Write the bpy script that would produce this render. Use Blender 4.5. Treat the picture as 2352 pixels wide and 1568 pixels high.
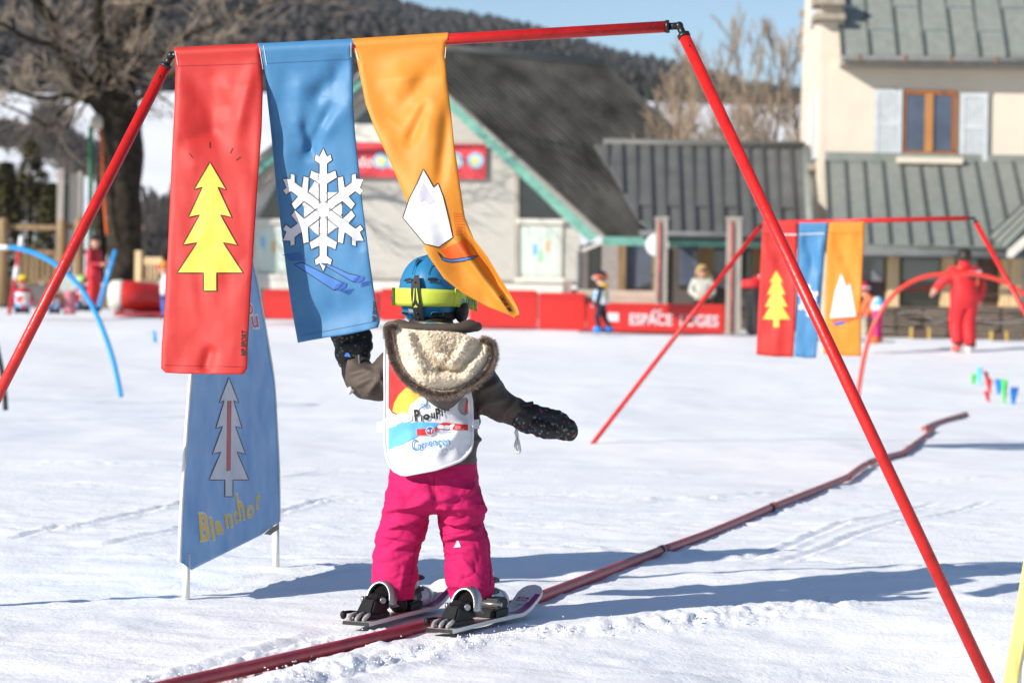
import bpy, bmesh, math, random
import numpy as np
from mathutils import Vector, Matrix, noise

for o in list(bpy.data.objects):
    bpy.data.objects.remove(o)
SC = bpy.context.scene
COL = SC.collection
R = math.radians
random.seed(7)

# ------------------------------------------------------------------ camera, light, exposure
CAMZ, LENS, PITCH, ROLL = 0.96, 85.0, 0.97, 1.0
cam_d = bpy.data.cameras.new('camera')
cam_d.lens = LENS
cam_d.sensor_width = 36
cam_d.clip_start = 0.1
cam_d.clip_end = 6000
cam_d.dof.use_dof = True
cam_d.dof.focus_distance = 7.12
cam_d.dof.aperture_fstop = 4.5
cam = bpy.data.objects.new('camera', cam_d)
COL.objects.link(cam)
_D = Vector((0, math.cos(R(PITCH)), -math.sin(R(PITCH))))
_U0 = Vector((0, math.sin(R(PITCH)), math.cos(R(PITCH))))
_R0 = Vector((1, 0, 0))
_Rt = _R0 * math.cos(R(ROLL)) + _U0 * math.sin(R(ROLL))
_Up = _U0 * math.cos(R(ROLL)) - _R0 * math.sin(R(ROLL))
CAMP = Vector((0, 0, CAMZ))
cam.matrix_world = Matrix(((_Rt.x, _Up.x, -_D.x, 0), (_Rt.y, _Up.y, -_D.y, 0), (_Rt.z, _Up.z, -_D.z, CAMZ), (0, 0, 0, 1)))
SC.camera = cam

SUN_AZ, SUN_EL = R(35), R(25.5)          # the light travels towards +x +y
LDIR = Vector((math.cos(SUN_AZ) * math.cos(SUN_EL), math.sin(SUN_AZ) * math.cos(SUN_EL), -math.sin(SUN_EL)))
world = bpy.data.worlds.new('World')
SC.world = world
world.use_nodes = True
wn = world.node_tree
for n in list(wn.nodes):
    wn.nodes.remove(n)
sky = wn.nodes.new('ShaderNodeTexSky')
sky.sky_type = 'NISHITA'
sky.sun_disc = False
sky.sun_elevation = SUN_EL
sky.sun_rotation = math.atan2(-LDIR.x, -LDIR.y)
sky.altitude = 1100
sky.air_density = 1.0
sky.dust_density = 0.3
sky.ozone_density = 2.5
bg = wn.nodes.new('ShaderNodeBackground')
bg.inputs['Strength'].default_value = 0.10
wo = wn.nodes.new('ShaderNodeOutputWorld')
wn.links.new(sky.outputs[0], bg.inputs[0])
wn.links.new(bg.outputs[0], wo.inputs[0])
sun_d = bpy.data.lights.new('sun', 'SUN')
sun_d.energy = 5.0
sun_d.angle = R(0.53)
sun_d.color = (1.0, 0.93, 0.83)
sun = bpy.data.objects.new('sun', sun_d)
COL.objects.link(sun)
sun.rotation_euler = LDIR.to_track_quat('-Z', 'Y').to_euler()
vs = SC.view_settings
vs.view_transform = 'Standard'
vs.look = 'None'
vs.exposure = 0.42
vs.gamma = 1.0
vs.use_curve_mapping = False
SC.cycles.use_denoising = True
SC.cycles.max_bounces = 6

# ------------------------------------------------------------------ projection helpers (2352 x 1568 measuring grid of the photograph)
F = LENS / 36 * 2352
def ray(px, py):
    return _D + _Rt * ((px - 1176) / F) + _Up * ((784 - py) / F)
def at(px, py, Y):
    d = ray(px, py)
    return CAMP + d * (Y / d.y)
def hit(px, py, pl):
    d = ray(px, py)
    p, n = pl
    return CAMP + d * ((p - CAMP).dot(n) / d.dot(n))
def mpp(Y):                                # metres per measuring pixel
    return Y / F

# ------------------------------------------------------------------ numpy noise
def _hash(ix, iy, seed):
    h = (ix.astype(np.int64) * 374761393 + iy.astype(np.int64) * 668265263 + seed * 1442695041) & 0x7fffffff
    h = ((h ^ (h >> 13)) * 1274126177) & 0x7fffffff
    h = h ^ (h >> 16)
    return (h & 0xffff) / 65535.0
def vnoise(x, y, seed=0):
    ix, iy = np.floor(x), np.floor(y)
    fx, fy = x - ix, y - iy
    fx = fx * fx * (3 - 2 * fx)
    fy = fy * fy * (3 - 2 * fy)
    a = _hash(ix, iy, seed); b = _hash(ix + 1, iy, seed)
    c = _hash(ix, iy + 1, seed); d = _hash(ix + 1, iy + 1, seed)
    return (a * (1 - fx) + b * fx) * (1 - fy) + (c * (1 - fx) + d * fx) * fy - 0.5
def fbm(x, y, seed=0, oct=4):
    s = 0; a = 1.0
    for i in range(oct):
        s = s + a * vnoise(x * 2 ** i, y * 2 ** i, seed + i * 17)
        a *= 0.5
    return s

# ------------------------------------------------------------------ tags
def tag(o, label=None, cat=None, group=None, kind=None):
    if label: o['label'] = label
    if cat: o['category'] = cat
    if group: o['group'] = group
    if kind: o['kind'] = kind
    return o
def empty(name, loc, label, cat, group=None):
    o = bpy.data.objects.new(name, None)
    o.empty_display_size = 0.2
    COL.objects.link(o)
    o.location = Vector(loc)
    tag(o, label, cat, group)
    return o
def link(name, me, mats, parent=None, smooth=False):
    me.name = name
    if not isinstance(mats, (list, tuple)): mats = [mats]
    for m in mats: me.materials.append(m)
    if smooth:
        me.polygons.foreach_set('use_smooth', [True] * len(me.polygons))
    o = bpy.data.objects.new(name, me)
    COL.objects.link(o)
    if parent is not None:
        o.parent = parent
        T = Vector((0, 0, 0))
        q = parent
        while q is not None:
            T = T + q.location
            q = q.parent
        me.transform(Matrix.Translation(-T))
    return o
def rebase(o):                             # a one-mesh thing gets its origin at its base
    me = o.data
    vs_ = [v.co for v in me.vertices]
    c = Vector((sum(v.x for v in vs_) / len(vs_), sum(v.y for v in vs_) / len(vs_), min(v.z for v in vs_)))
    me.transform(Matrix.Translation(-c))
    o.location = o.location + c
    return o
def pyd(name, V, Fc, mats, parent=None, smooth=False):
    me = bpy.data.meshes.new(name)
    me.from_pydata([tuple(v) for v in V], [], Fc)
    me.update()
    return link(name, me, mats, parent, smooth)
def npmesh(name, V, Q):
    me = bpy.data.meshes.new(name)
    me.vertices.add(len(V))
    me.vertices.foreach_set('co', np.asarray(V, dtype=np.float32).ravel())
    n = len(Q); k = Q.shape[1]
    me.loops.add(n * k)
    me.loops.foreach_set('vertex_index', Q.astype(np.int32).ravel())
    me.polygons.add(n)
    me.polygons.foreach_set('loop_start', np.arange(0, n * k, k, dtype=np.int32))
    me.polygons.foreach_set('loop_total', np.full(n, k, dtype=np.int32))
    me.update(calc_edges=True)
    return me

# ------------------------------------------------------------------ materials
def srgb(r, g, b):
    f = lambda c: (c / 255) / 12.92 if c / 255 <= 0.04045 else ((c / 255 + 0.055) / 1.055) ** 2.4
    return (f(r), f(g), f(b))
_MC = {}
def M(name, col, rough=0.6, var=0.12, scale=8.0, bump=0.0, bscale=60.0, metal=0.0, spec=0.4, stretch=(1, 1, 1), col2=None, island=False, coat=0.0, trans=0.0, sheen=0.0):
    if name in _MC: return _MC[name]
    m = bpy.data.materials.new(name)
    m.use_nodes = True
    nt = m.node_tree
    b = nt.nodes['Principled BSDF']
    b.inputs['Roughness'].default_value = rough
    b.inputs['Metallic'].default_value = metal
    b.inputs['Specular IOR Level'].default_value = spec
    b.inputs['Coat Weight'].default_value = coat
    if sheen: b.inputs['Sheen Weight'].default_value = sheen
    tc = nt.nodes.new('ShaderNodeTexCoord')
    mp = nt.nodes.new('ShaderNodeMapping')
    mp.inputs['Scale'].default_value = stretch
    nt.links.new(tc.outputs['Object'], mp.inputs[0])
    nz = nt.nodes.new('ShaderNodeTexNoise')
    nz.inputs['Scale'].default_value = scale
    nz.inputs['Detail'].default_value = 5
    nt.links.new(mp.outputs[0], nz.inputs['Vector'])
    rp = nt.nodes.new('ShaderNodeValToRGB')
    rp.color_ramp.elements[0].position = 0.3
    rp.color_ramp.elements[1].position = 0.7
    c2 = col2 if col2 else tuple(min(1, c * (1 + var)) for c in col)
    c1 = col if col2 else tuple(c * (1 - var) for c in col)
    rp.color_ramp.elements[0].color = (*c1, 1)
    rp.color_ramp.elements[1].color = (*c2, 1)
    if island:
        ge = nt.nodes.new('ShaderNodeNewGeometry')
        ad = nt.nodes.new('ShaderNodeMath'); ad.operation = 'MULTIPLY_ADD'
        ad.inputs[1].default_value = 0.7; ad.inputs[2].default_value = -0.35
        nt.links.new(ge.outputs['Random Per Island'], ad.inputs[0])
        a2 = nt.nodes.new('ShaderNodeMath'); a2.operation = 'ADD'
        nt.links.new(ad.outputs[0], a2.inputs[0]); nt.links.new(nz.outputs['Fac'], a2.inputs[1])
        nt.links.new(a2.outputs[0], rp.inputs[0])
    else:
        nt.links.new(nz.outputs['Fac'], rp.inputs[0])
    nt.links.new(rp.outputs[0], b.inputs['Base Color'])
    if bump:
        n2 = nt.nodes.new('ShaderNodeTexNoise')
        n2.inputs['Scale'].default_value = bscale
        n2.inputs['Detail'].default_value = 6
        nt.links.new(mp.outputs[0], n2.inputs['Vector'])
        bp = nt.nodes.new('ShaderNodeBump')
        bp.inputs['Strength'].default_value = bump
        bp.inputs['Distance'].default_value = 0.02
        nt.links.new(n2.outputs['Fac'], bp.inputs['Height'])
        nt.links.new(bp.outputs[0], b.inputs['Normal'])
    if trans:
        tl = nt.nodes.new('ShaderNodeBsdfTranslucent')
        nt.links.new(rp.outputs[0], tl.inputs['Color'])
        mx = nt.nodes.new('ShaderNodeMixShader')
        mx.inputs[0].default_value = trans
        nt.links.new(b.outputs[0], mx.inputs[1]); nt.links.new(tl.outputs[0], mx.inputs[2])
        nt.links.new(mx.outputs[0], nt.nodes['Material Output'].inputs[0])
    _MC[name] = m
    return m

RED_PIPE = M('red_plastic_pipe', (0.52, 0.013, 0.011), 0.36, 0.16, 22, 0.10, 70, spec=0.45)
RED_CLOTH = M('red_nylon', (0.54, 0.030, 0.026), 0.55, 0.05, 30, 0.08, 900, trans=0.12)
BLUE_CLOTH = M('blue_nylon', (0.06, 0.21, 0.42), 0.5, 0.05, 30, 0.08, 900, trans=0.10)
ORANGE_CLOTH = M('orange_nylon', (0.68, 0.25, 0.025), 0.55, 0.05, 30, 0.08, 900, trans=0.12)
BLACK_PL = M('black_plastic', (0.012, 0.013, 0.014), 0.38, 0.2, 30, 0.05, 90, spec=0.5)
INK = M('dark_print', (0.02, 0.012, 0.012), 0.6, 0.1)
WHITE_PR = M('white_print', (0.66, 0.66, 0.70), 0.6, 0.03)
YELLOW_PR = M('yellow_print', (0.72, 0.52, 0.07), 0.6, 0.05)
RED_PR = M('red_print', (0.6, 0.02, 0.02), 0.6, 0.05)
BLUE_PR = M('blue_print', (0.03, 0.11, 0.42), 0.6, 0.05)
SKYB_PR = M('light_blue_print', (0.10, 0.38, 0.72), 0.6, 0.05)
SNOWY = None

def snow_material():
    m = bpy.data.materials.new('snow')
    m.use_nodes = True
    nt = m.node_tree
    b = nt.nodes['Principled BSDF']
    b.inputs['Base Color'].default_value = (0.86, 0.88, 0.91, 1)
    b.inputs['Roughness'].default_value = 0.55
    b.inputs['Specular IOR Level'].default_value = 0.25
    tc = nt.nodes.new('ShaderNodeTexCoord')
    n1 = nt.nodes.new('ShaderNodeTexNoise'); n1.inputs['Scale'].default_value = 55; n1.inputs['Detail'].default_value = 8; n1.inputs['Roughness'].default_value = 0.65
    n2 = nt.nodes.new('ShaderNodeTexNoise'); n2.inputs['Scale'].default_value = 4.5; n2.inputs['Detail'].default_value = 6
    n3 = nt.nodes.new('ShaderNodeTexNoise'); n3.inputs['Scale'].default_value = 1.2; n3.inputs['Detail'].default_value = 5
    mp = nt.nodes.new('ShaderNodeMapping'); mp.inputs['Scale'].default_value = (0.35, 1.6, 1); mp.inputs['Rotation'].default_value = (0, 0, R(18))
    nt.links.new(tc.outputs['Object'], mp.inputs[0])
    nt.links.new(tc.outputs['Object'], n1.inputs['Vector'])
    nt.links.new(mp.outputs[0], n2.inputs['Vector'])
    nt.links.new(mp.outputs[0], n3.inputs['Vector'])
    b1 = nt.nodes.new('ShaderNodeBump'); b1.inputs['Strength'].default_value = 0.45; b1.inputs['Distance'].default_value = 0.012
    b2 = nt.nodes.new('ShaderNodeBump'); b2.inputs['Strength'].default_value = 0.22; b2.inputs['Distance'].default_value = 0.05
    nt.links.new(n1.outputs['Fac'], b1.inputs['Height'])
    nt.links.new(n2.outputs['Fac'], b2.inputs['Height'])
    nt.links.new(b2.outputs[0], b1.inputs['Normal'])
    nt.links.new(b1.outputs[0], b.inputs['Normal'])
    rp = nt.nodes.new('ShaderNodeValToRGB')
    rp.color_ramp.elements[0].color = (0.85, 0.87, 0.90, 1); rp.color_ramp.elements[0].position = 0.3
    rp.color_ramp.elements[1].color = (0.93, 0.935, 0.94, 1); rp.color_ramp.elements[1].position = 0.65
    nt.links.new(n3.outputs['Fac'], rp.inputs[0])
    nt.links.new(rp.outputs[0], b.inputs['Base Color'])
    return m
SNOW = snow_material()

# ------------------------------------------------------------------ mesh helpers
def box_pts(V, Fc, c8):
    b = len(V)
    V.extend(c8)
    for f in ((0, 3, 2, 1), (4, 5, 6, 7), (0, 1, 5, 4), (1, 2, 6, 5), (2, 3, 7, 6), (3, 0, 4, 7)):
        Fc.append([b + i for i in f])
def add_box(V, Fc, lo, hi):
    x0, y0, z0 = lo; x1, y1, z1 = hi
    box_pts(V, Fc, [Vector(p) for p in ((x0, y0, z0), (x1, y0, z0), (x1, y1, z0), (x0, y1, z0), (x0, y0, z1), (x1, y0, z1), (x1, y1, z1), (x0, y1, z1))])
def slab(V, Fc, quad, n, thick):           # quad front face, extruded back along -n
    a, b, c, d = [Vector(p) for p in quad]
    k = n.normalized() * thick
    box_pts(V, Fc, [a - k, b - k, c - k, d - k, a, b, c, d])
def frame_for(d, ref=Vector((0, 1, 0))):
    d = d.normalized()
    if abs(d.dot(ref)) > 0.97: ref = Vector((1, 0, 0))
    s = d.cross(ref).normalized()
    t = s.cross(d).normalized()
    return s, t
def add_tube(V, Fc, pts, rad, n=8, ky=1.0, cap=True, ref=Vector((0, 1, 0))):
    pts = [Vector(p) for p in pts]
    if not isinstance(rad, (list, tuple)): rad = [rad] * len(pts)
    b = len(V)
    for i, p in enumerate(pts):
        d = pts[min(i + 1, len(pts) - 1)] - pts[max(i - 1, 0)]
        s, t = frame_for(d, ref)
        for k in range(n):
            a = 2 * math.pi * k / n
            V.append(p + s * (rad[i] * math.cos(a)) + t * (rad[i] * ky * math.sin(a)))
    for i in range(len(pts) - 1):
        for k in range(n):
            k2 = (k + 1) % n
            Fc.append([b + i * n + k, b + i * n + k2, b + (i + 1) * n + k2, b + (i + 1) * n + k])
    if cap:
        Fc.append([b + k for k in range(n)][::-1])
        Fc.append([b + (len(pts) - 1) * n + k for k in range(n)])
def add_ball(V, Fc, c, r, nu=12, nv=8, zlo=-1.0, zhi=1.0):
    if not isinstance(r, (list, tuple)): r = (r, r, r)
    b = len(V); c = Vector(c)
    for j in range(nv + 1):
        s = zlo + (zhi - zlo) * j / nv if False else 0
        a = math.asin(max(-1, min(1, zlo))) + (math.asin(zhi) - math.asin(max(-1, zlo))) * j / nv
        for i in range(nu):
            t = 2 * math.pi * i / nu
            V.append(c + Vector((r[0] * math.cos(a) * math.cos(t), r[1] * math.cos(a) * math.sin(t), r[2] * math.sin(a))))
    for j in range(nv):
        for i in range(nu):
            i2 = (i + 1) % nu
            Fc.append([b + j * nu + i, b + j * nu + i2, b + (j + 1) * nu + i2, b + (j + 1) * nu + i])
    Fc.append([b + i for i in range(nu)][::-1])
    Fc.append([b + nv * nu + i for i in range(nu)])
def smooth_path(pts, n=6):
    pts = [Vector(p) for p in pts]
    out = []
    for i in range(len(pts) - 1):
        p0 = pts[max(i - 1, 0)]; p1 = pts[i]; p2 = pts[i + 1]; p3 = pts[min(i + 2, len(pts) - 1)]
        for k in range(n):
            t = k / n
            out.append(0.5 * ((2 * p1) + (p2 - p0) * t + (2 * p0 - 5 * p1 + 4 * p2 - p3) * t * t + (3 * p1 - p0 - 3 * p2 + p3) * t ** 3))
    out.append(pts[-1])
    return out
def lerp_list(vals, n):                    # values resampled like smooth_path
    out = []
    for i in range(len(vals) - 1):
        for k in range(n):
            t = k / n
            t = t * t * (3 - 2 * t)
            out.append(vals[i] * (1 - t) + vals[i + 1] * t)
    out.append(vals[-1])
    return out
def tube_obj(name, pts, rad, mat, parent=None, n=12, ky=1.0, smooth=True, cap=True):
    V, Fc = [], []
    add_tube(V, Fc, pts, rad, n, ky, cap)
    o = pyd(name, V, Fc, mat, parent)
    if smooth:
        for p in o.data.polygons:
            p.use_smooth = len(p.vertices) == 4
    return o
def quad_obj(name, pxs, pl, thick, mat, parent=None, off=0.0):
    pt, n = pl
    p2 = (pt + n * off, n)
    V, Fc = [], []
    slab(V, Fc, [hit(x, y, p2) for x, y in pxs], n, thick)
    return pyd(name, V, Fc, mat, parent)
def rect(x0, y0, x1, y1, tilt=0.0175):     # a level rectangle on the rolled photograph, clockwise from the lower left
    return [(x0 - (y1 - y0) * tilt, y1), (x1 - (y1 - y0) * tilt, y1 + (x1 - x0) * tilt), (x1, y0 + (x1 - x0) * tilt), (x0, y0)]
def poly_prism(name, pts, n, thick, mat, parent=None):
    V, Fc = [], []
    k = n.normalized() * thick
    m = len(pts)
    V = [Vector(p) for p in pts] + [Vector(p) - k for p in pts]
    Fc = [list(range(m)), [m + i for i in range(m)][::-1]]
    for i in range(m):
        j = (i + 1) % m
        Fc.append([j, i, m + i, m + j])
    return pyd(name, V, Fc, mat, parent)
def evaluated(o):
    dg = bpy.context.evaluated_depsgraph_get()
    dg.update()
    me = bpy.data.meshes.new_from_object(o.evaluated_get(dg))
    old = o.data
    bpy.data.objects.remove(o)
    bpy.data.meshes.remove(old)
    me.materials.clear()
    return me
def voxel_union(V, Fc, vox, smooth_it=4):
    me = bpy.data.meshes.new('tmp')
    me.from_pydata([tuple(v) for v in V], [], Fc)
    o = bpy.data.objects.new('tmp', me)
    COL.objects.link(o)
    m = o.modifiers.new('r', 'REMESH'); m.mode = 'VOXEL'; m.voxel_size = vox
    s = o.modifiers.new('s', 'SMOOTH'); s.iterations = smooth_it; s.factor = 0.5
    return evaluated(o)
def displace(me, fn):
    n = len(me.vertices)
    nor = np.empty(n * 3, dtype=np.float32)
    me.vertices.foreach_get('normal', nor)
    co = np.empty(n * 3, dtype=np.float32)
    me.vertices.foreach_get('co', co)
    co = co.reshape(-1, 3); nor = nor.reshape(-1, 3)
    co = co + nor * fn(co, nor)[:, None]
    me.vertices.foreach_set('co', co.ravel().astype(np.float32))
    me.update()

# text as mesh: returns 2D verts and polygons, 1 unit = cap height, starting at 0
def text2d(s, bold=0.0):
    cu = bpy.data.curves.new('t', 'FONT')
    cu.body = s
    cu.size = 1.0
    cu.offset = bold
    cu.resolution_u = 3
    o = bpy.data.objects.new('t', cu)
    COL.objects.link(o)
    dg = bpy.context.evaluated_depsgraph_get()
    dg.update()
    me = bpy.data.meshes.new_from_object(o.evaluated_get(dg))
    V = [(v.co.x / 0.7, v.co.y / 0.7) for v in me.vertices]
    P = [list(p.vertices) for p in me.polygons]
    bpy.data.objects.remove(o)
    bpy.data.meshes.remove(me)
    bpy.data.curves.remove(cu)
    x0 = min(v[0] for v in V); x1 = max(v[0] for v in V)
    return [(x - x0, y) for x, y in V], P, x1 - x0
def text_px(name, s, x, y, h, surf, mat, parent, ang=0.0, width=None, bold=0.0):
    V, P, w = text2d(s, bold)
    kx = (width / w) if width else h
    ca, sa = math.cos(R(ang)), math.sin(R(ang))
    bm = bmesh.new()
    vs_ = [bm.verts.new((x + u * kx * ca + v * h * sa, y + u * kx * sa - v * h * ca, 0)) for u, v in V]
    for p in P:
        try: bm.faces.new([vs_[i] for i in p])
        except ValueError: pass
    bm.normal_update()
    if h > 8:
        bmesh.ops.triangulate(bm, faces=bm.faces[:], ngon_method='EAR_CLIP')
        for _ in range(4):
            es = [e for e in bm.edges if e.calc_length() > 6]
            if not es: break
            bmesh.ops.subdivide_edges(bm, edges=es, cuts=1)
            bm.normal_update()
            bmesh.ops.triangulate(bm, faces=[f for f in bm.faces if len(f.verts) > 3])
    for v in bm.verts: v.co = surf(v.co.x, v.co.y)
    me = bpy.data.meshes.new(name)
    bm.to_mesh(me); bm.free()
    return link(name, me, mat, parent)
def text_3d(name, s, org, xd, yd, h, mat, parent, width=None, bold=0.0):
    V, P, w = text2d(s, bold)
    kx = (width / w) if width else h
    return pyd(name, [org + xd * (u * kx) + yd * (v * h) for u, v in V], P, mat, parent)
def decal(name, poly, surf, mat, parent, maxlen=6):
    bm = bmesh.new()
    vs_ = [bm.verts.new((x, y, 0)) for x, y in poly]
    f = bm.faces.new(vs_)
    bm.normal_update()
    bmesh.ops.triangulate(bm, faces=[f], ngon_method='EAR_CLIP')
    for _ in range(8):
        es = [e for e in bm.edges if e.calc_length() > maxlen]
        if not es: break
        bmesh.ops.subdivide_edges(bm, edges=es, cuts=1)
        bm.normal_update()
        bmesh.ops.triangulate(bm, faces=[f for f in bm.faces if len(f.verts) > 3])
    bm.normal_update()
    for v in bm.verts:
        v.co = surf(v.co.x, v.co.y)
    me = bpy.data.meshes.new(name)
    bm.to_mesh(me)
    bm.free()
    return link(name, me, mat, parent, True)
def grow(poly, d):                         # outline a bit larger, for a printed dark edge
    cx = sum(p[0] for p in poly) / len(poly); cy = sum(p[1] for p in poly) / len(poly)
    n = len(poly); out = []
    area = sum(poly[i][0] * poly[(i + 1) % n][1] - poly[(i + 1) % n][0] * poly[i][1] for i in range(n))
    sg = 1 if area > 0 else -1
    for i in range(n):
        a = Vector(poly[i - 1]); b = Vector(poly[i]); c = Vector(poly[(i + 1) % n])
        e1 = (b - a); e2 = (c - b)
        e1 = e1.normalized() if e1.length else e1; e2 = e2.normalized() if e2.length else e2
        nn = Vector((e1.y + e2.y, -(e1.x + e2.x))) * sg
        if nn.length > 1e-6: nn.normalize()
        out.append((b.x + nn.x * d, b.y + nn.y * d))
    return out
def outline(poly, w, surf, mat, parent, nm='print_outline'):
    P = []
    n = len(poly)
    for i in range(n):
        a = Vector(poly[i]); b = Vector(poly[(i + 1) % n])
        K_ = max(1, int((b - a).length / 6))
        for k in range(K_): P.append(tuple(a.lerp(b, k / K_)))
    A_ = grow(P, w * .5); B_ = grow(P, -w * .5)
    V, Fc = [], []
    m = len(P)
    for i in range(m): V += [surf(*A_[i]), surf(*B_[i])]
    for i in range(m):
        j = (i + 1) % m
        Fc.append([2 * i, 2 * j, 2 * j + 1, 2 * i + 1])
    return pyd(nm, V, Fc, mat, parent)
def circ(cx, cy, rx, ry=None, n=24, a0=0, a1=360):
    ry = ry or rx
    return [(cx + rx * math.cos(R(a0 + (a1 - a0) * i / n)), cy + ry * math.sin(R(a0 + (a1 - a0) * i / n))) for i in range(n)]
def interp(x, xs, ys):
    return float(np.interp(x, xs, ys))
def emblem(surf, cx, cy, r, parent, tilt=0):
    # round ski school badge: white rim, blue and red comma halves, e and f
    decal('emblem_rim', circ(cx, cy, r), lambda x, y: surf(x, y, 0.0012), WHITE_PR, parent, 10)
    def comma(a0):
        pts = []
        k = r * 0.84
        for i in range(13):
            a = R(a0 + 180 * i / 12); pts.append((cx + k * math.cos(a), cy + k * math.sin(a)))
        ex = (math.cos(R(a0 + 180)), math.sin(R(a0 + 180)))
        for i in range(1, 12):            # S-shaped inner edge
            t = i / 12
            q = k - 2 * k * t
            w = 0.30 * k * math.sin(2 * math.pi * t)
            pts.append((cx + ex[0] * q - ex[1] * w, cy + ex[1] * q + ex[0] * w))
        return pts
    decal('emblem_half', comma(110 + tilt), lambda x, y: surf(x, y, 0.002), BLUE_PR, parent, 10)
    decal('emblem_half', grow(comma(290 + tilt), -r * 0.06), lambda x, y: surf(x, y, 0.0024), RED_PR, parent, 10)
    text_px('emblem_letter', 'e', cx - r * 0.62, cy + r * 0.22, r * 0.75, lambda x, y: surf(x, y, 0.003), WHITE_PR, parent, bold=0.02)
    text_px('emblem_letter', 'f', cx + r * 0.16, cy + r * 0.45, r * 0.85, lambda x, y: surf(x, y, 0.003), WHITE_PR, parent, bold=0.02)

# ------------------------------------------------------------------ ground
GY = [0, 8.5, 17, 28, 38, 41, 44, 52, 60, 90, 130, 200, 310]
GZ = [0, 0, -0.07, -0.03, 0.12, 0.19, 0.37, 0.47, 0.55, 1.2, 5, 14, 27]
def gbase(x, y):
    z = np.interp(y, GY, GZ)
    z = z - 0.115 * np.exp(-(((x - 1.35) / 0.75) ** 2 + ((y - 6.2) / 0.75) ** 2))
    far = np.clip((y - 60) / 60, 0, 1)
    z = z + far * 1.2 * fbm(x / 30, y / 30, 91, 3)
    mid = np.clip((y - 9) / 12, 0, 1) * (1 - far)
    z = z + mid * 0.07 * fbm(x / 3.0, y / 5.0, 31, 3)
    return z
def gz(x, y):
    return float(gbase(np.array([float(x)]), np.array([float(y)]))[0])
def ground_hit(px, py):
    d = ray(px, py)
    lo, hi = 3.0, 60.0
    t = lo
    while t < hi:
        p = CAMP + d * (t / d.y)
        if p.z < gz(p.x, p.y): break
        t *= 1.004
    p = CAMP + d * (t / d.y)
    return p
def build_ground():
    ys = [2.6]
    while ys[-1] < 312:
        y = ys[-1]
        ys.append(y * (1.0045 if y < 20 else (1.011 if y < 60 else 1.03)))
    ys = np.array(ys)
    us = np.concatenate([np.linspace(-0.9, -0.235, 40, endpoint=False), np.linspace(-0.235, 0.235, 480, endpoint=False), np.linspace(0.235, 0.9, 41)])
    Y, U = np.meshgrid(ys, us, indexing='ij')
    X = U * Y
    Z = gbase(X, Y)
    near = np.clip((16 - Y) / 6, 0, 1)
    Z = Z + near * (0.016 * fbm(X / 0.9, Y / 0.6, 5, 3) + 0.010 * fbm(X / 0.16, Y / 0.10, 8, 3))
    Z = Z + np.clip((60 - Y) / 40, 0, 1) * (1 - near) * 0.03 * fbm(X / 0.8, Y / 1.6, 12, 3)
    # ski tracks: shallow grooves with small raised shoulders
    def groove(x0, y0, x1, y1, w, d):
        nonlocal Z
        L = math.hypot(x1 - x0, y1 - y0)
        tx, ty = (x1 - x0) / L, (y1 - y0) / L
        s = (X - x0) * tx + (Y - y0) * ty
        q = -(X - x0) * ty + (Y - y0) * tx + 0.03 * np.sin(s * 2.2 + x0)
        m = np.clip((s + 0.1) / 0.2, 0, 1) * np.clip((L - s) / 0.3, 0, 1)
        Z = Z + m * (-d * np.exp(-(q / w) ** 2) + 0.6 * d * np.exp(-((np.abs(q) - 2 * w) / w) ** 2) * (0.5 + 1.2 * np.clip(vnoise(X / 0.05, Y / 0.05, 77) + 0.5, 0, 1)))
    for g in ((-0.9, 5.6, -0.3, 6.95, 0.03, 0.016), (-0.72, 5.5, -0.16, 6.8, 0.035, 0.016), (-1.1, 5.4, -0.5, 7.0, 0.03, 0.012),
              (-3.0, 9.6, 3.2, 11.2, 0.02, 0.012), (-2.4, 12.5, 3.5, 11.9, 0.03, 0.014), (-2.5, 8.9, 0.2, 9.0, 0.02, 0.008),
              (-0.2, 9.6, 2.8, 8.6, 0.018, 0.018), (-1.9, 9.5, -1.1, 14.0, 0.02, 0.010), (-1.5, 9.3, -0.8, 12.0, 0.02, 0.010),
              (0.7, 12, 3.0, 14.6, 0.04, 0.016), (-3.5, 13.9, 1.5, 14.6, 0.04, 0.014), (0.2, 11, 2.2, 12.0, 0.03, 0.012),
              (-1.4, 7.4, -0.2, 9.4, 0.016, 0.006), (-1.3, 7.3, 0.1, 9.6, 0.016, 0.006), (0.2, 6.3, 1.9, 7.4, 0.014, 0.006), (0.5, 6.0, 2.0, 6.5, 0.014, 0.005), (-1.6, 6.6, -0.6, 6.2, 0.014, 0.005), (0.4, 8.2, 2.4, 9.0, 0.016, 0.006), (0.9, 9.2, 2.2, 12.5, 0.018, 0.008), (1.0, 9.1, 2.5, 12.6, 0.018, 0.008), (-1.8, 10.8, 1.0, 13.2, 0.02, 0.010), (-0.6, 10.4, 2.9, 10.2, 0.018, 0.008)):
        groove(*g)
    # loose ridge pushed up beside the skis and along the pipe
    def ridge(x0, y0, x1, y1, w, h, seed):
        nonlocal Z
        L = math.hypot(x1 - x0, y1 - y0)
        tx, ty = (x1 - x0) / L, (y1 - y0) / L
        s = (X - x0) * tx + (Y - y0) * ty
        q = -(X - x0) * ty + (Y - y0) * tx
        m = np.clip(s / 0.15, 0, 1) * np.clip((L - s) / 0.15, 0, 1)
        lump = np.clip(fbm(X / 0.035, Y / 0.03, seed, 4) + 0.42, 0, 1.4)
        Z = Z + m * h * np.exp(-(q / w) ** 2) * lump
    ridge(-1.0, 5.7, -0.35, 6.85, 0.10, 0.022, 41)
    ridge(-0.62, 5.95, -0.02, 6.9, 0.05, 0.03, 42)
    ridge(0.02, 6.95, 0.75, 7.45, 0.08, 0.026, 43)
    ridge(0.3, 7.2, 1.2, 7.9, 0.14, 0.02, 44)
    ridge(-0.5, 6.7, -0.1, 7.2, 0.05, 0.02, 45)
    n, m = Y.shape
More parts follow.
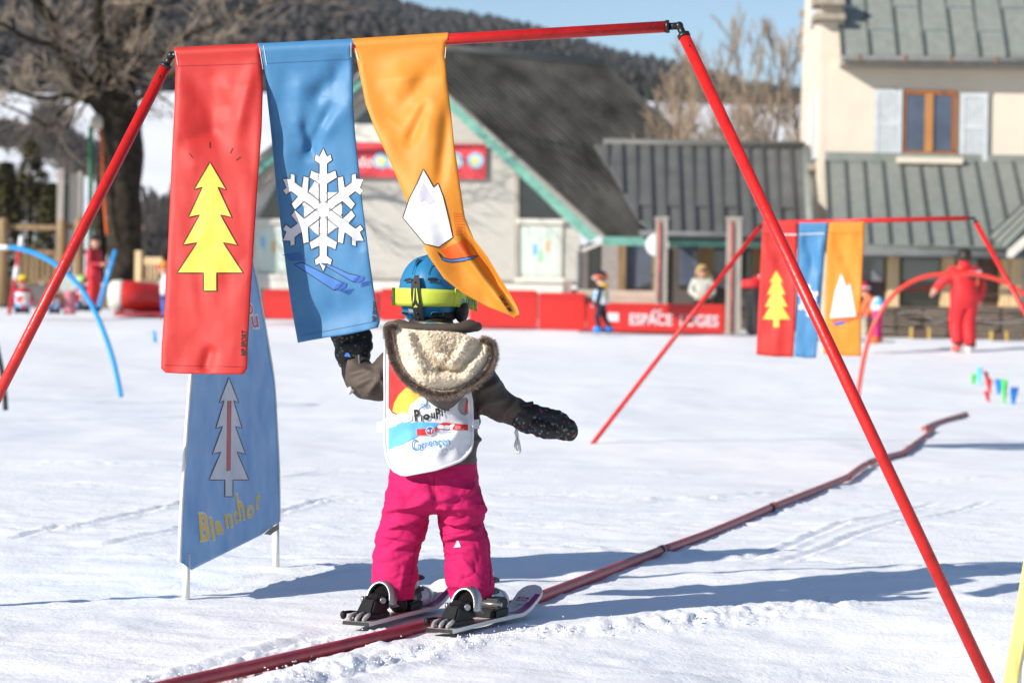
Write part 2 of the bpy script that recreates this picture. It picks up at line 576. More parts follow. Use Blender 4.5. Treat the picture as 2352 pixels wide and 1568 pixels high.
    V = np.stack([X, Y, Z], -1).reshape(-1, 3)
    idx = np.arange(n * m).reshape(n, m)
    Q = np.stack([idx[:-1, :-1], idx[:-1, 1:], idx[1:, 1:], idx[1:, :-1]], -1).reshape(-1, 4)
    me = npmesh('ground', V, Q)
    o = link('ground', me, SNOW, None, True)
    tag(o, 'packed white snow of the ski school slope', kind='structure')
build_ground()

RX = [-700, -340, -120, -68, -22, 7, 36, 64, 79, 114, 135, 188, 330, 700]
RZ = [330, 270, 206, 191, 181, 174, 168, 160, 157, 151, 145, 134, 105, 70]
def hill_z(x, y):
    ridge = np.interp(x * 1600 / np.maximum(y, 1), RX, RZ) * 1.0
    t = np.clip((y - 300) / 1300, 0, 1)
    s = t ** 1.05
    return 24.5 + (ridge - 24.5) * s + 10 * fbm(x / 90, y / 120, 3, 3) * np.clip(t * 4, 0, 1) - np.clip((y - 1600) / 400, 0, 1) * 60
FLOOR = M('forest_floor', (0.022, 0.021, 0.017), 0.95, 0.3, 0.03)
def build_hill():
    ys = np.linspace(296, 2000, 120)
    us = np.linspace(-0.75, 0.75, 160)
    Y, U = np.meshgrid(ys, us, indexing='ij')
    X = U * Y
    Z = hill_z(X, Y)
    n, m = Y.shape
    idx = np.arange(n * m).reshape(n, m)
    Q = np.stack([idx[:-1, :-1], idx[:-1, 1:], idx[1:, 1:], idx[1:, :-1]], -1).reshape(-1, 4)
    o = link('hill', npmesh('hill', np.stack([X, Y, Z], -1).reshape(-1, 3), Q), FLOOR, None, True)
    tag(o, 'dark wooded mountainside behind the village', kind='structure')
build_hill()
FOREST = M('forest_mix', (0.024, 0.031, 0.026), 0.95, 0.1, 0.02, col2=(0.046, 0.050, 0.042), island=True, spec=0.1)
FOREST2 = M('bare_forest_mix', (0.044, 0.041, 0.040), 0.95, 0.1, 0.02, col2=(0.064, 0.058, 0.055), island=True, spec=0.05)
def build_forest():
    rnd = np.random.RandomState(4)
    N = 46000
    t = rnd.rand(N) ** 0.8
    Y = 303 + 1320 * t
    X = (-0.42 + 0.72 * rnd.rand(N)) * Y
    Z = hill_z(X, Y)
    h = (2.2 + 5.0 * rnd.rand(N) ** 2) * (0.55 + 0.55 * Y / 1600)
    con = rnd.rand(N) < np.clip(0.62 + X / Y * 3.2, 0.12, 0.75)
    r = np.where(con, h * (0.2 + 0.1 * rnd.rand(N)), h * (0.34 + 0.16 * rnd.rand(N)))
    k = 6
    A = np.where(con[:, None], np.array([0.0, 0.12, 0.5, 0.8, 1.0]), np.array([0.05, 0.3, 0.6, 0.85, 1.0]))
    Qr = np.where(con[:, None], np.array([0.55, 1.0, 0.62, 0.28, 0.03]), np.array([0.35, 0.9, 1.0, 0.6, 0.1]))
    an = 2 * np.pi * np.arange(k)[None, None, :] / k + np.arange(N)[:, None, None]
    rr = r[:, None, None] * Qr[:, :, None] * (0.25 + 1.3 * rnd.rand(N, 5, k))
    Vx = X[:, None, None] + rr * np.cos(an); Vy = Y[:, None, None] + rr * np.sin(an)
    Vz = Z[:, None, None] - 0.5 + h[:, None, None] * (A[:, :, None] + 0.08 * (rnd.rand(N, 5, k) - 0.5))
    V = np.stack([Vx, Vy, Vz], -1).reshape(-1, 3)
    l = np.arange(4)[:, None]; j = np.arange(k)[None, :]; j2 = (j + 1) % k
    q = np.stack([l * k + j, l * k + j2, (l + 1) * k + j2, (l + 1) * k + j], -1).reshape(-1, 4)
    Q = (np.arange(N)[:, None, None] * 5 * k + q[None]).reshape(-1, 4)
    o = link('forest', npmesh('forest', V, Q), [FOREST, FOREST2])
    o.data.polygons.foreach_set('material_index', np.repeat(np.where(con, 0, 1), 4 * k).astype(np.int32))
    o.data.update()
    tag(o, 'dense dark mixed forest covering the mountainside', 'forest', kind='stuff')
build_forest()

# ------------------------------------------------------------------ trees
BARK = M('dark_bark', (0.014, 0.010, 0.007), 0.95, 0.35, 5, 0.8, 14, col2=(0.045, 0.036, 0.026), spec=.15)
TWIG = M('grey_brown_twigs', (0.22, 0.175, 0.13), 0.9, 0.3, 2)
TWIG2 = M('tan_twigs', (0.24, 0.18, 0.125), 0.9, 0.25, 2)
def grow_branch(V, Fc, p, d, L, r, lvl, maxl, rnd, spec):
    nseg = 6 if lvl <= 1 else (4 if lvl == 2 else 3)
    pts = [p.copy()]; rad = [r]; dd = d.normalized()
    for i in range(nseg):
        dd = (dd + Vector((rnd.uniform(-1, 1), rnd.uniform(-1, 1), rnd.uniform(-1, 1))) * spec['wig'] + Vector((0, 0, spec['up'] * (1 if lvl < 3 else spec.get('tipup', 1))))).normalized()
        pts.append(pts[-1] + dd * (L / nseg))
        rad.append(max(spec['rmin'], r * (1 - 0.72 * (i + 1) / nseg)))
    VV, FF = spec['big'] if (lvl <= 2 and 'big' in spec) else (V, Fc)
    add_tube(VV, FF, pts, rad, (9, 7, 5, 3, 3, 3)[lvl], cap=False)
    if lvl >= maxl: return
    nch = spec['n'][lvl]
    for c in range(nch):
        t = spec['t0'] + (1 - spec['t0']) * (c + rnd.random()) / nch
        k = min(int(t * nseg), nseg - 1); f = t * nseg - k
        q = pts[k].lerp(pts[k + 1], f)
        axis = (pts[k + 1] - pts[k]).normalized()
        s, u = frame_for(axis)
        an = rnd.uniform(0, 2 * math.pi)
        spread = spec['ang'] * rnd.uniform(0.6, 1.3)
        nd = axis * math.cos(spread) + (s * math.cos(an) + u * math.sin(an)) * math.sin(spread)
        rr = max(spec['rmin'], rad[k] * rnd.uniform(0.4, 0.62))
        grow_branch(V, Fc, q, nd, L * rnd.uniform(*spec['len']) * (1.15 - 0.5 * t), rr, lvl + 1, maxl, rnd, spec)

def bare_tree(base, H, seed, label, group, tw, spread=0.42):
    rnd = random.Random(seed)
    t = empty('bare_tree', base, label, 'tree', group)
    spec = dict(wig=0.09, up=0.10, rmin=0.009, n=(12, 7, 6, 0), t0=0.22, ang=spread, len=(0.42, 0.6))
    VT, FT = [], []
    pts = [base, base + Vector((rnd.uniform(-.1, .1), 0, H * 0.25)), base + Vector((rnd.uniform(-.3, .3), rnd.uniform(-.3, .3), H * 0.6)), base + Vector((rnd.uniform(-.4, .4), 0, H))]
    pp = smooth_path(pts, 4)
    rr = [H * 0.012 * (1 - 0.9 * i / (len(pp) - 1)) + 0.012 for i in range(len(pp))]
    add_tube(VT, FT, pp, rr, 8)
    pyd('trunk', VT, FT, tw, t, True)
    V, Fc = [], []
    for c in range(16):
        f = 0.16 + 0.80 * (c + rnd.random()) / 16
        k = min(int(f * (len(pp) - 1)), len(pp) - 2)
        an = rnd.uniform(0, 6.28)
        nd = Vector((math.cos(an) * spread * 1.4, math.sin(an) * spread * 1.4, 1)).normalized()
        grow_branch(V, Fc, pp[k].copy(), nd, H * 0.42 * (1.15 - 0.75 * f), rr[k] * 0.5, 1, 3, rnd, spec)
    pyd('crown', V, Fc, tw, t)
    return t
right_trees = [(1530, 60, 97, 230, 'slim bare tree left of the row, its crown beside the chalet roof edge'), (1590, 78, 92, 150, 'wide bare tan tree just behind the right leg of the big red gate'),
               (1650, 70, 95, 110, 'bare tan tree seen right of the red gate leg above the low wing roof'), (1712, 74, 90, 88, 'tallest pale bare tree before the gap of snowy slope'),
               (1765, 66, 94, 95, 'pale bare tree with a tall narrow crown, next to the cream house'), (1818, 72, 99, 120, 'bare tree half hidden behind the left corner of the cream house'),
               (1560, 84, 105, 190, 'low bushy bare tree in front of the snowy slope, above the chalet valley')]
for i, (px, Y, Y2, ytop, lab) in enumerate(right_trees):
    top = at(px, ytop, Y)
    b = Vector((top.x, Y, gz(top.x, Y) - 0.1))
    bare_tree(b, top.z - b.z, 20 + i, lab, 'bare trees behind the buildings', TWIG2, 0.46)

# shrub belts on the snowy slope: far-off brush that reads as one mass
def build_brush():
    rnd = random.Random(5)
    V, Fc = [], []
    for i in range(2300):
        h = rnd.uniform(0.5, 1.3)
        if i < 900:
            px = rnd.uniform(-40, 260); Y = np.interp(px, [-40, 240], [206, 172]) + rnd.gauss(0, 7); u = (px - 1176) / F
            if 20 < px < 60 and rnd.random() < .7: continue
        elif i < 1400:
            Y = rnd.uniform(66, 112); u = (rnd.uniform(312, 470) - 1176) / F; h = rnd.uniform(0.9, 2.6) * Y / 90
        elif i < 1500:
            px = rnd.uniform(80, 140); Y = 190 + rnd.uniform(0, 30); u = (px - 1176) / F; h = rnd.uniform(1.5, 3)
        elif i < 1700:
            Y = rnd.uniform(125, 150); u = (rnd.uniform(-60, 130) - 1176) / F
        else:
            Y = rnd.uniform(120, 300); u = rnd.uniform(0.0, 0.14); h = rnd.uniform(0.8, 2.2)
            if rnd.random() < .8: continue
        x = u * Y
        z = gz(x, Y)
        for k in range(5):
            a = Vector((x + rnd.uniform(-.3, .3), Y + rnd.uniform(-.3, .3), z - 0.2))
            b = a + Vector((rnd.uniform(-.9, .9), rnd.uniform(-.6, .6), h * rnd.uniform(.6, 1)))
            s = Vector((0.16, 0.08, 0))
            n = len(V)
            V.extend([a - s, a + s, b + s * 0.4, b - s * 0.4])
            Fc.append([n, n + 1, n + 2, n + 3])
    o = pyd('brush', V, Fc, M('brush_twigs', (0.13, 0.11, 0.095), 0.95, 0.3, 0.3))
    tag(o, 'belts of leafless brush across the snowy slope', 'brush', kind='stuff')
build_brush()

NEEDLE = M('conifer_needles', (0.03, 0.032, 0.012), 0.9, 0.2, 1.5, col2=(0.15, 0.13, 0.045), island=True)
def conifer(px, ytop, ybase, Y, wpx, seed, label):
    rnd = random.Random(seed)
    top = at(px, ytop, Y)
    g = gz(top.x, Y)
    b = Vector((top.x, Y, g - 0.1))
    t = empty('conifer', b, label, 'tree', 'conifers left of the big tree')
    H = top.z - b.z; Wd = wpx * mpp(Y) / 2
    tube_obj('trunk', [b, b + Vector((0, 0, H * 0.97))], [0.16, 0.02], BARK, t, 7)
    V, Fc = [], []
    for i in range(2600):
        f = rnd.random() ** 0.8
        z = H * (0.06 + 0.94 * f)
        rmax = Wd * (1 - f) ** 0.8 * (0.75 + 0.35 * math.sin(z * 5.0) + 0.2 * rnd.random()) + 0.05
        a = rnd.uniform(0, 6.283); q = rmax * (0.25 + 0.75 * rnd.random() ** 0.5)
        c = b + Vector((q * math.cos(a), q * math.sin(a), z - 0.22 * q))
        d = Vector((math.cos(a), math.sin(a), rnd.uniform(-0.5, 0.25))) * rnd.uniform(0.16, 0.34)
        s = Vector((-math.sin(a), math.cos(a), rnd.uniform(-0.5, 0.5))) * rnd.uniform(0.05, 0.1)
        n = len(V)
        V.extend([c - s, c + s, c + d])
        Fc.append([n, n + 1, n + 2])
    pyd('crown', V, Fc, NEEDLE, t)
conifer(72, 322, 510, 82, 170, 1, 'tallest dark conifer behind the wooden fence, beside the grey pillar')
conifer(14, 372, 510, 80, 130, 2, 'shorter dark conifer at the left edge of the photo')
conifer(118, 420, 510, 79, 110, 3, 'low bushy conifer between the tall conifer and the grey pillar')

def big_tree():
    Y = 57.0
    b = at(285, 652, Y)
    base = Vector((b.x, Y, gz(b.x, Y) - 0.15))
    t = empty('bare_tree', base, 'huge old bare tree with a dark double trunk and twisted limbs', 'tree')
    V, Fc = [], []
    def limb(pp, rr, n=12):
        P = smooth_path([at(x, y, Y + dy) for x, y, dy in pp], 5)
        Rr = [r * mpp(Y) for r in lerp_list(rr, 5)]
        P2 = []
        for i, p in enumerate(P):
            P2.append(p + Vector((noise.noise(p * 1.3), noise.noise(p * 1.3 + Vector((9, 0, 0))), 0)) * 0.08)
        add_tube(V, Fc, P2, Rr, n)
        return P2, Rr
    limbs = []
    limbs.append(limb([(288, 665, 0), (286, 600, 0), (285, 500, 0), (284, 400, 0), (275, 300, 0), (268, 220, 0), (285, 110, .3), (298, 0, .5), (310, -160, .8), (318, -330, 1)], [50, 41, 40, 44, 50, 48, 42, 38, 28, 10]))
    limbs.append(limb([(222, 650, .4), (226, 560, .4), (230, 460, .3), (238, 380, .1), (252, 300, 0)], [17, 15, 15, 17, 22]))
    limbs.append(limb([(262, 300, 0), (230, 235, -.3), (190, 180, -.6), (150, 140, -.9), (135, 90, -1.2), (110, 40, -1.4), (75, -10, -1.7), (40, -80, -2)], [30, 26, 20, 16, 14, 13, 11, 6]))
    limbs.append(limb([(262, 210, 0), (240, 150, -.6), (225, 60, -1), (222, -40, -1.4), (205, -180, -1.8)], [22, 16, 12, 10, 5]))
    limbs.append(limb([(275, 240, 0), (305, 175, .5), (330, 90, .9), (350, 0, 1.2), (392, -110, 1.6)], [24, 19, 15, 12, 6]))
    limbs.append(limb([(280, 180, 0), (340, 140, -.8), (420, 90, -1.4), (520, 40, -2), (640, 0, -2.6)], [12, 9, 7, 5, 2]))
    limbs.append(limb([(270, 260, 0), (330, 220, -1), (400, 170, -1.6), (480, 165, -2), (560, 120, -2.3)], [11, 8, 6, 4, 2]))
    limbs.append(limb([(225, 240, -.3), (160, 220, -1), (90, 225, -1.5), (20, 200, -2)], [9, 6, 5, 2]))
    limbs.append(limb([(215, 215, -.4), (150, 250, -1), (115, 290, -1.4), (60, 262, -1.8), (0, 240, -2)], [7, 5, 4, 3, 2]))
    limbs.append(limb([(140, 110, -1), (70, 90, -1.6), (0, 55, -2), (-80, 40, -2.2)], [8, 6, 5, 2]))
    pyd('trunk', V, Fc, BARK, t, True)
    rnd = random.Random(3)
    V, Fc = [], []
    V2, F2 = [], []
    spec = dict(wig=0.13, up=0.03, tipup=2.0, rmin=0.009, n=(0, 6, 6, 2, 0), t0=0.12, ang=0.62, len=(0.5, 0.85), big=(V2, F2))
    for li, (P, Rr) in enumerate(limbs):
        if li == 1: continue
        for i in range(len(P) - 1):
            p = P[i]
            if li == 0 and (p.z < 9 or rnd.random() < .3): continue
            if li == 2 and i < 8: continue
            if rnd.random() < .55: continue
            for c in range(1):
                an = rnd.uniform(0, 6.28)
                ax = (P[i + 1] - P[i]).normalized()
                s, u = frame_for(ax)
                nd = (ax * 0.55 + (s * math.cos(an) + u * math.sin(an))).normalized()
                nd.z = nd.z * 0.7 + 0.12
                L = rnd.uniform(0.7, 2.0) * (0.75 if li > 5 else 1)
                grow_branch(V, Fc, p.copy(), nd, L, min(Rr[i] * 0.5, 0.065), 2, 4, rnd, spec)
    pyd('crown', V, Fc, TWIG, t)
    pyd('branches', V2, F2, M('branch_bark', (0.05, 0.04, 0.03), .9, .3, 4, col2=(0.16, 0.13, 0.10)), t, True)
    # strap and white plate fixed to the trunk
    tube_obj('strap', smooth_path([at(228, 298, Y - .5), at(234, 330, Y - .55), at(236, 400, Y - .55), at(240, 470, Y - .5), at(246, 540, Y - .55)], 4), 0.035, M('orange_webbing', (0.55, 0.10, 0.02), 0.7), t, 6)
    V, Fc = [], []
    add_ball(V, Fc, at(222, 282, Y - .62), (0.15, 0.1, 0.2), 8, 6)
    pyd('knot', V, Fc, M('pale_cut_wood', (0.55, 0.48, 0.38), 0.8, 0.2), t, True)
big_tree()

# ------------------------------------------------------------------ building helpers
GREEN_TRIM = M('mint_green_paint', (0.14, 0.34, 0.28), 0.7, 0.2, 5)
WALL_WOOD = M('pale_grey_boards', (0.44, 0.425, 0.39), 0.75, 0.08, 3, 0.2, 30, stretch=(1, 1, 6))
WHITE_FR = M('cream_white_frame', (0.58, 0.56, 0.51), 0.6, 0.05)
GLASS_D = M('dark_window_glass', (0.02, 0.022, 0.025), 0.08, 0.3, 0.6, spec=0.8)
GLASS_B = M('bluish_window_glass', (0.07, 0.085, 0.13), 0.06, 0.5, 0.8, spec=0.9)
CURTAIN = M('pale_curtain_glass', (0.50, 0.58, 0.52), 0.35, 0.15, 4, spec=0.6, stretch=(5, 5, .4))
ROOF_D = M('dark_grey_metal_roof', (0.024, 0.026, 0.027), 0.75, 0.25, 1.5, 0.15, 8, spec=0.1)
ROOF_M = M('grey_metal_roof', (0.115, 0.118, 0.112), 0.55, 0.15, 1.5, 0.15, 8)
ROOF_G = M('green_grey_metal_roof', (0.22, 0.24, 0.215), 0.5, 0.12, 1.5, 0.1, 8, stretch=(4, 4, 1))
SEAM_G = M('dark_roof_seam', (0.085, 0.10, 0.095), 0.5, 0.1)
CREAM = M('cream_render', (0.64, 0.565, 0.47), 0.9, 0.04, 2, 0.25, 60)
STONE = M('grey_brown_stone', (0.30, 0.26, 0.21), 0.9, 0.2, 6, 0.4, 30)
PINE = M('golden_pine_wood', (0.24, 0.155, 0.075), 0.6, 0.25, 3, 0.1, 20, stretch=(6, 6, .5))
PINE_L = M('light_pine_wood', (0.66, 0.47, 0.26), 0.65, 0.2, 3, 0.1, 20, stretch=(6, 6, .5))
GREYWOOD = M('weathered_grey_wood', (0.33, 0.30, 0.26), 0.85, 0.2, 3, 0.4, 20, stretch=(6, 6, .5))
DARKWOOD = M('dark_brown_slats', (0.085, 0.06, 0.045), 0.6, 0.3, 4, 0.3, 25, stretch=(.5, 5, 5))
SHUT = M('pale_blue_white_paint', (0.50, 0.53, 0.56), 0.7, 0.08, 6)
SHUT_D = M('shutter_gap_shade', (0.26, 0.28, 0.29), 0.8, 0.2, 12)  # backing darkened in colour to give shade in the slat gaps
BROWN_FR = M('brown_stained_wood', (0.28, 0.10, 0.03), 0.5, 0.25, 5, stretch=(4, 4, .5))
ZINC = M('zinc_gutter', (0.12, 0.125, 0.13), 0.6, 0.2, 3)
REDB = M('red_vinyl', (0.56, 0.025, 0.02), 0.4, 0.06, 3, 0.1, 8, spec=0.5)

def roof(parent, A, B, C, D, n, mp, ms, rows=1, thick=0.06, rib=0.045, ribw=0.05, stag=False, vmax=None):
    # A top left, B top right, C bottom right, D bottom left; panels between standing seams
    A, B, C, D = map(Vector, (A, B, C, D))
    nor = (B - A).cross(D - A)
    if nor.z < 0: nor = -nor
    nor.normalize()
    vm = vmax if vmax else (lambda u: 1.0)
    P = lambda u, v: (A.lerp(B, u)).lerp(D.lerp(C, u), min(v, vm(u)))
    for i in range(n):
        u0, u1 = i / n, (i + 1) / n
        cuts = [0.0]
        if stag:
            off = (0.5 if rows > 1 else 0.74) if i % 2 else 1.0
            for r in range(rows):
                q = (r + off) / rows
                if 0 < q < 0.985: cuts.append(q)
        else:
            cuts += [(r + 1) / rows for r in range(rows - 1)]
        cuts.append(1.0)
        for j in range(len(cuts) - 1):
            v0, v1 = cuts[j], cuts[j + 1]
            if v0 >= max(vm(u0), vm(u1)): continue
            lift0 = 0.0; lift1 = 0.045 if v1 < 1 else 0.0
            V, Fc = [], []
            q = [P(u0, v1) + nor * (thick + lift1), P(u1, v1) + nor * (thick + lift1), P(u1, v0) + nor * (thick + lift0), P(u0, v0) + nor * (thick + lift0)]
            box_pts(V, Fc, [p - nor * (thick * 0.6) for p in q] + q)
            pyd('roof_panel', V, Fc, mp, parent)
    for i in range(n + 1):
        u = i / n
        if vm(u) < 0.03: continue
        V, Fc = [], []
        s = (B - A).normalized() * ribw / 2
        a, d = P(u, 0) + nor * (thick * 0.9), P(u, 1) + nor * (thick * 0.9)
        k = nor * rib
        box_pts(V, Fc, [d - s, d + s, a + s, a - s, d - s + k, d + s + k, a + s + k, a - s + k])
        pyd('roof_seam', V, Fc, ms, parent)
    return nor
def level_at(px, py, z, Y0):               # point on the pixel ray at height z
    d = ray(px, py)
    return CAMP + d * ((z - CAMZ) / d.z)

# ------------------------------------------------------------------ chalet (left building)
def chalet():
    Yg = 58.0
    A = at(906, 112, Yg)
    n = Vector((-math.sin(R(8)), -math.cos(R(8)), 0))
    pw = (Vector((A.x, Yg + 0.45, 0)), n)              # gable wall plane
    pb = (Vector((A.x, Yg, 0)), n)                     # verge plane
    g0 = hit(950, 690, pw)
    t = empty('chalet', (g0.x, g0.y, gz(g0.x, g0.y)), 'ski school chalet with a dark metal roof and mint green barge boards', 'building')
    # horizontal wall boards, clipped by the two roof slopes
    Lx = lambda y: 906 - (y - 112) / 0.85
    Rx = lambda y: 906 + (y - 112) / 0.945
    y = 150.0
    V, Fc = [], []
    while y < 640:
        y2 = min(y + 11.2, 640)
        xl0, xl1 = max(Lx(y), 575), max(Lx(y2), 575)
        xr0, xr1 = min(Rx(y), 1330), min(Rx(y2), 1330)
        ti = 0.0175
        q = [(xl1, y2 + (xl1 - 950) * ti), (xr1, y2 + (xr1 - 950) * ti), (xr0, y + 0.6 + (xr0 - 950) * ti), (xl0, y + 0.6 + (xl0 - 950) * ti)]
        quad_obj('wall_board', q, pw, 0.04, WALL_WOOD, t)
        y = y2
    quad_obj('wall', [(575, 655), (1330, 668), (1330, 566), (905, 135), (575, 500)][0:4] if False else [(577, 636), (1328, 650), (1328, 545), (577, 520)], pw, 0.3, WALL_WOOD, t, off=-0.05)
    poly_prism('gable_backing', [hit(x, yy, (pw[0] - n * 0.06, n)) for x, yy in ((577, 640), (1328, 652), (1328, 560), (906, 130), (577, 500))], n, 0.25, WALL_WOOD, t)
    quad_obj('base_sill', [(560, 662), (1345, 676), (1345, 655), (560, 641)], pw, 0.6, WHITE_FR, t, off=0.18)
    quad_obj('base_wall', [(565, 720), (1340, 734), (1340, 676), (565, 662)], pw, 0.5, STONE, t, off=0.1)
    # windows
    def window(x0, y0, x1, y1, mat, nm='window'):
        w = quad_obj(nm, rect(x0, y0, x1, y1), pw, 0.06, WHITE_FR, t, off=0.06)
        e = 8
        quad_obj('pane', rect(x0 + e, y0 + e + 4, x1 - e, y1 - e), pw, 0.03, mat, w, off=0.075)
        for m in (0.5,):
            xm = x0 + (x1 - x0) * m
        quad_obj('frame', rect(x0 - 3, y0 - 8, x1 + 3, y0 + 3), pw, 0.06, WHITE_FR, w, off=0.14)
        quad_obj('sill', rect(x0 - 6, y1 - 3, x1 + 6, y1 + 8), pw, 0.1, WHITE_FR, w, off=0.2)
        return w
    w = window(1187, 510, 1292, 640, CURTAIN)
    for k, (xx, yy, mm) in enumerate(((1226, 560, 'blue'), (1238, 575, 'green'), (1255, 552, 'orange'))):
        quad_obj('paper', rect(xx, yy, xx + 7, yy + 26), pw, 0.01, (SKYB_PR, M('green_paper', (.2, .5, .25)), M('orange_paper', (.7, .3, .1)))[k], w, off=0.085)
    w = window(584, 510, 668, 632, CURTAIN)
    for k, (xx, yy) in enumerate(((600, 545), (626, 555))):
        quad_obj('paper', rect(xx, yy, xx + 7, yy + 24), pw, 0.01, (SKYB_PR, M('orange_paper', (.7, .3, .1)))[k], w, off=0.085)
    # dark triangular glazing under the right slope
    g = poly_prism('window', [hit(x, yy, (pw[0] + n * 0.05, n)) for x, yy in ((1190, 500), (1290, 503), (1286, 496), (1190, 400))], n, 0.05, GLASS_D, t)
    poly_prism('frame', [hit(x, yy, (pw[0] + n * 0.12, n)) for x, yy in ((1182, 640), (1192, 640), (1192, 396), (1182, 388))], n, 0.1, GREYWOOD, g)
    # small dark attic window at the left of the orange banner and grey lintel
    g = poly_prism('window', [hit(x, yy, (pw[0] + n * 0.05, n)) for x, yy in ((812, 284), (920, 286), (920, 226), (870, 226))], n, 0.05, GLASS_D, t)
    poly_prism('lintel', [hit(x, yy, (pw[0] + n * 0.14, n)) for x, yy in ((810, 326), (950, 329), (950, 288), (810, 285))], n, 0.2, WHITE_FR, t)
    # dark timber verge panel at the left
    poly_prism('window', [hit(x, yy, (pw[0] + n * 0.05, n)) for x, yy in ((596, 500), (668, 502), (668, 416), (640, 416))], n, 0.05, GLASS_D, t)
    # barge boards
    def bar(pts, mat, nm, off, th=0.12):
        poly_prism(nm, [hit(x, yy, (pb[0] + n * off, n)) for x, yy in pts], n, th, mat, t)
    bar([(906, 106), (906, 132), (562, 428), (548, 410)], GREEN_TRIM, 'barge_board', 0.0)
    bar([(906, 106), (1372, 540), (1354, 556), (906, 132)], GREEN_TRIM, 'barge_board', 0.004)
    bar([(906, 135), (906, 160), (585, 440), (565, 430)], GREYWOOD, 'soffit_board', -0.15, 0.3)
    bar([(906, 98), (1392, 545), (1372, 542), (906, 108)], M('verge_metal', (0.25, 0.24, 0.22), 0.6), 'verge_trim', 0.06)
    bar([(906, 98), (906, 108), (550, 412), (540, 404)], M('verge_metal', (0.25, 0.24, 0.22), 0.6), 'verge_trim', 0.064)
    # right roof plane and left roof plane
    Rr = level_at(1380, 154, A.z, 75)
    E = hit(1388, 546, pb)
    d = Rr - A
    C = E + d
    roof(t, A, Rr, C, E, 36, ROOF_D, M('roof_rib_lit', (0.085, 0.085, 0.08), 0.7, 0.6, 1.2, spec=0.15), 2, 0.05, 0.08, 0.05, True)  # lighter rib colour stands for the sunlit ridges
    EL = hit(545, 408, pb)
    roof(t, A, Rr, EL + d, EL, 20, ROOF_D, ROOF_D, 1, 0.05, 0.06)
    tube_obj('ridge_cap', [A + Vector((0, 0, .08)), Rr + Vector((0, 0, .08))], 0.13, ROOF_M, t, 8)
    tube_obj('gutter', [E + Vector((0, 0, -.02)), E.lerp(C, 0.5) + Vector((0, 0, -.02))], 0.07, ZINC, t, 8)
    # rest of the hall behind the gable
    V, Fc = [], []
    w0, w1 = hit(577, 600, (pw[0] - n * .4, n)), hit(1328, 600, (pw[0] - n * .4, n))
    zt = E.z - 0.15
    box_pts(V, Fc, [Vector((p.x, p.y, z)) for z in (0.3, zt) for p in (w0, w1, w1 + d * .97, w0 + d * .97)])
    pyd('wall', V, Fc, WALL_WOOD, t)
    # low wing to the right
    ze = at(1470, 536, 48.6).z
    zr = at(1600, 342, 53.2).z
    xl, xr = at(1400, 536, 48.6).x, at(1861, 536, 48.6).x
    xr2 = at(1848, 342, 53.2).x
    TL = Vector((at(1300, 342, 53.2).x, 53.2, zr)); TR = Vector((xr2, 53.2, zr))
    BL = Vector((at(1478, 536, 48.6).x, 48.6, ze)); BR = Vector((xr, 48.6, ze))
    TL = Vector((at(1383, 340, 53.2).x, 53.2, zr))
    TL = Vector((at(1364, 337, 53.2).x, 53.2, zr)); BL = Vector((at(1368, 534, 48.6).x, 48.6, ze))
    roof(t, TL, TR, BR, BL, 15, ROOF_M, M('roof_seam_dark', (0.06, 0.06, 0.057), 0.5), 1, 0.06, 0.06, 0.05, True, vmax=lambda u: min(1.0, max(0.0, u * 4.45)))
    TL = Vector((at(1385, 340, 53.2).x, 53.2, zr)); BL = Vector((at(1480, 536, 48.6).x, 48.6, ze))
    V, Fc = [], []
    box_pts(V, Fc, [BL + Vector((0, .1, -.11)), BR + Vector((0, .1, -.11)), TR + Vector((0, 0, -.2)), TL + Vector((0, 0, -.2)), BL + Vector((0, .1, -.06)), BR + Vector((0, .1, -.06)), TR + Vector((0, 0, -.06)), TL + Vector((0, 0, -.06))])
    pyd('roof_deck', V, Fc, ROOF_D, t)
    tube_obj('gutter', [BL + Vector((-.1, -.05, 0)), BR + Vector((0, -.05, 0))], 0.065, ZINC, t, 8)
    tube_obj('ridge_cap', [TL + Vector((0, 0, .1)), TR + Vector((0, 0, .1))], 0.1, ROOF_M, t, 8)
    tube_obj('verge_trim', [TR + Vector((0.04, 0, .04)), BR + Vector((0.04, 0, .04))], 0.11, ROOF_G, t, 8)
    pf = (Vector((0, 48.9, 0)), Vector((0, -1, 0)))
    quad_obj('fascia', [(1384, 563), (1860, 571), (1860, 551), (1384, 543)], pf, 0.08, GREEN_TRIM, t)
    pi = (Vector((0, 50.6, 0)), Vector((0, -1, 0)))
    V, Fc = [], []
    add_box(V, Fc, (at(1384, 536, 50.6).x, 50.62, 0.3), (xr, 50.8, 2.3))
    pyd('wall', V, Fc, M('porch_wall', (0.10, 0.085, 0.075), 0.8), t)
    for x0, x1, y0, y1, m in ((1438, 1502, 555, 660, GLASS_B), (1560, 1612, 560, 655, GLASS_B), (1640, 1668, 560, 660, GLASS_B), (1352, 1378, 560, 668, GLASS_D), (1716, 1742, 556, 660, GLASS_B)):
        w = quad_obj('window', rect(x0 - 4, y0 - 3, x1 + 4, y1 + 3), pi, 0.04, M('window_dark_frame', (.06, .045, .04), .6), t, off=0.05)
        quad_obj('pane', rect(x0, y0, x1, y1), pi, 0.02, m, w, off=0.06)
    for x0, x1 in ((1420, 1438), (1606, 1640), (1728, 1756), (1500, 1512)):
        quad_obj('pillar', rect(x0, 552, x1, 700), pi, 0.2, PINE, t, off=0.22)
    quad_obj('side_panel', rect(1384, 556, 1422, 690), pi, 0.1, M('porch_boards', (.30, .27, .25), .8), t, off=0.2)
    quad_obj('side_panel', rect(1332, 566, 1352, 690), pi, 0.1, M('porch_boards_dark', (.14, .12, .11), .8), t, off=0.1)
    pl = (Vector((0, 49.6, 0)), Vector((0, -1, 0)))
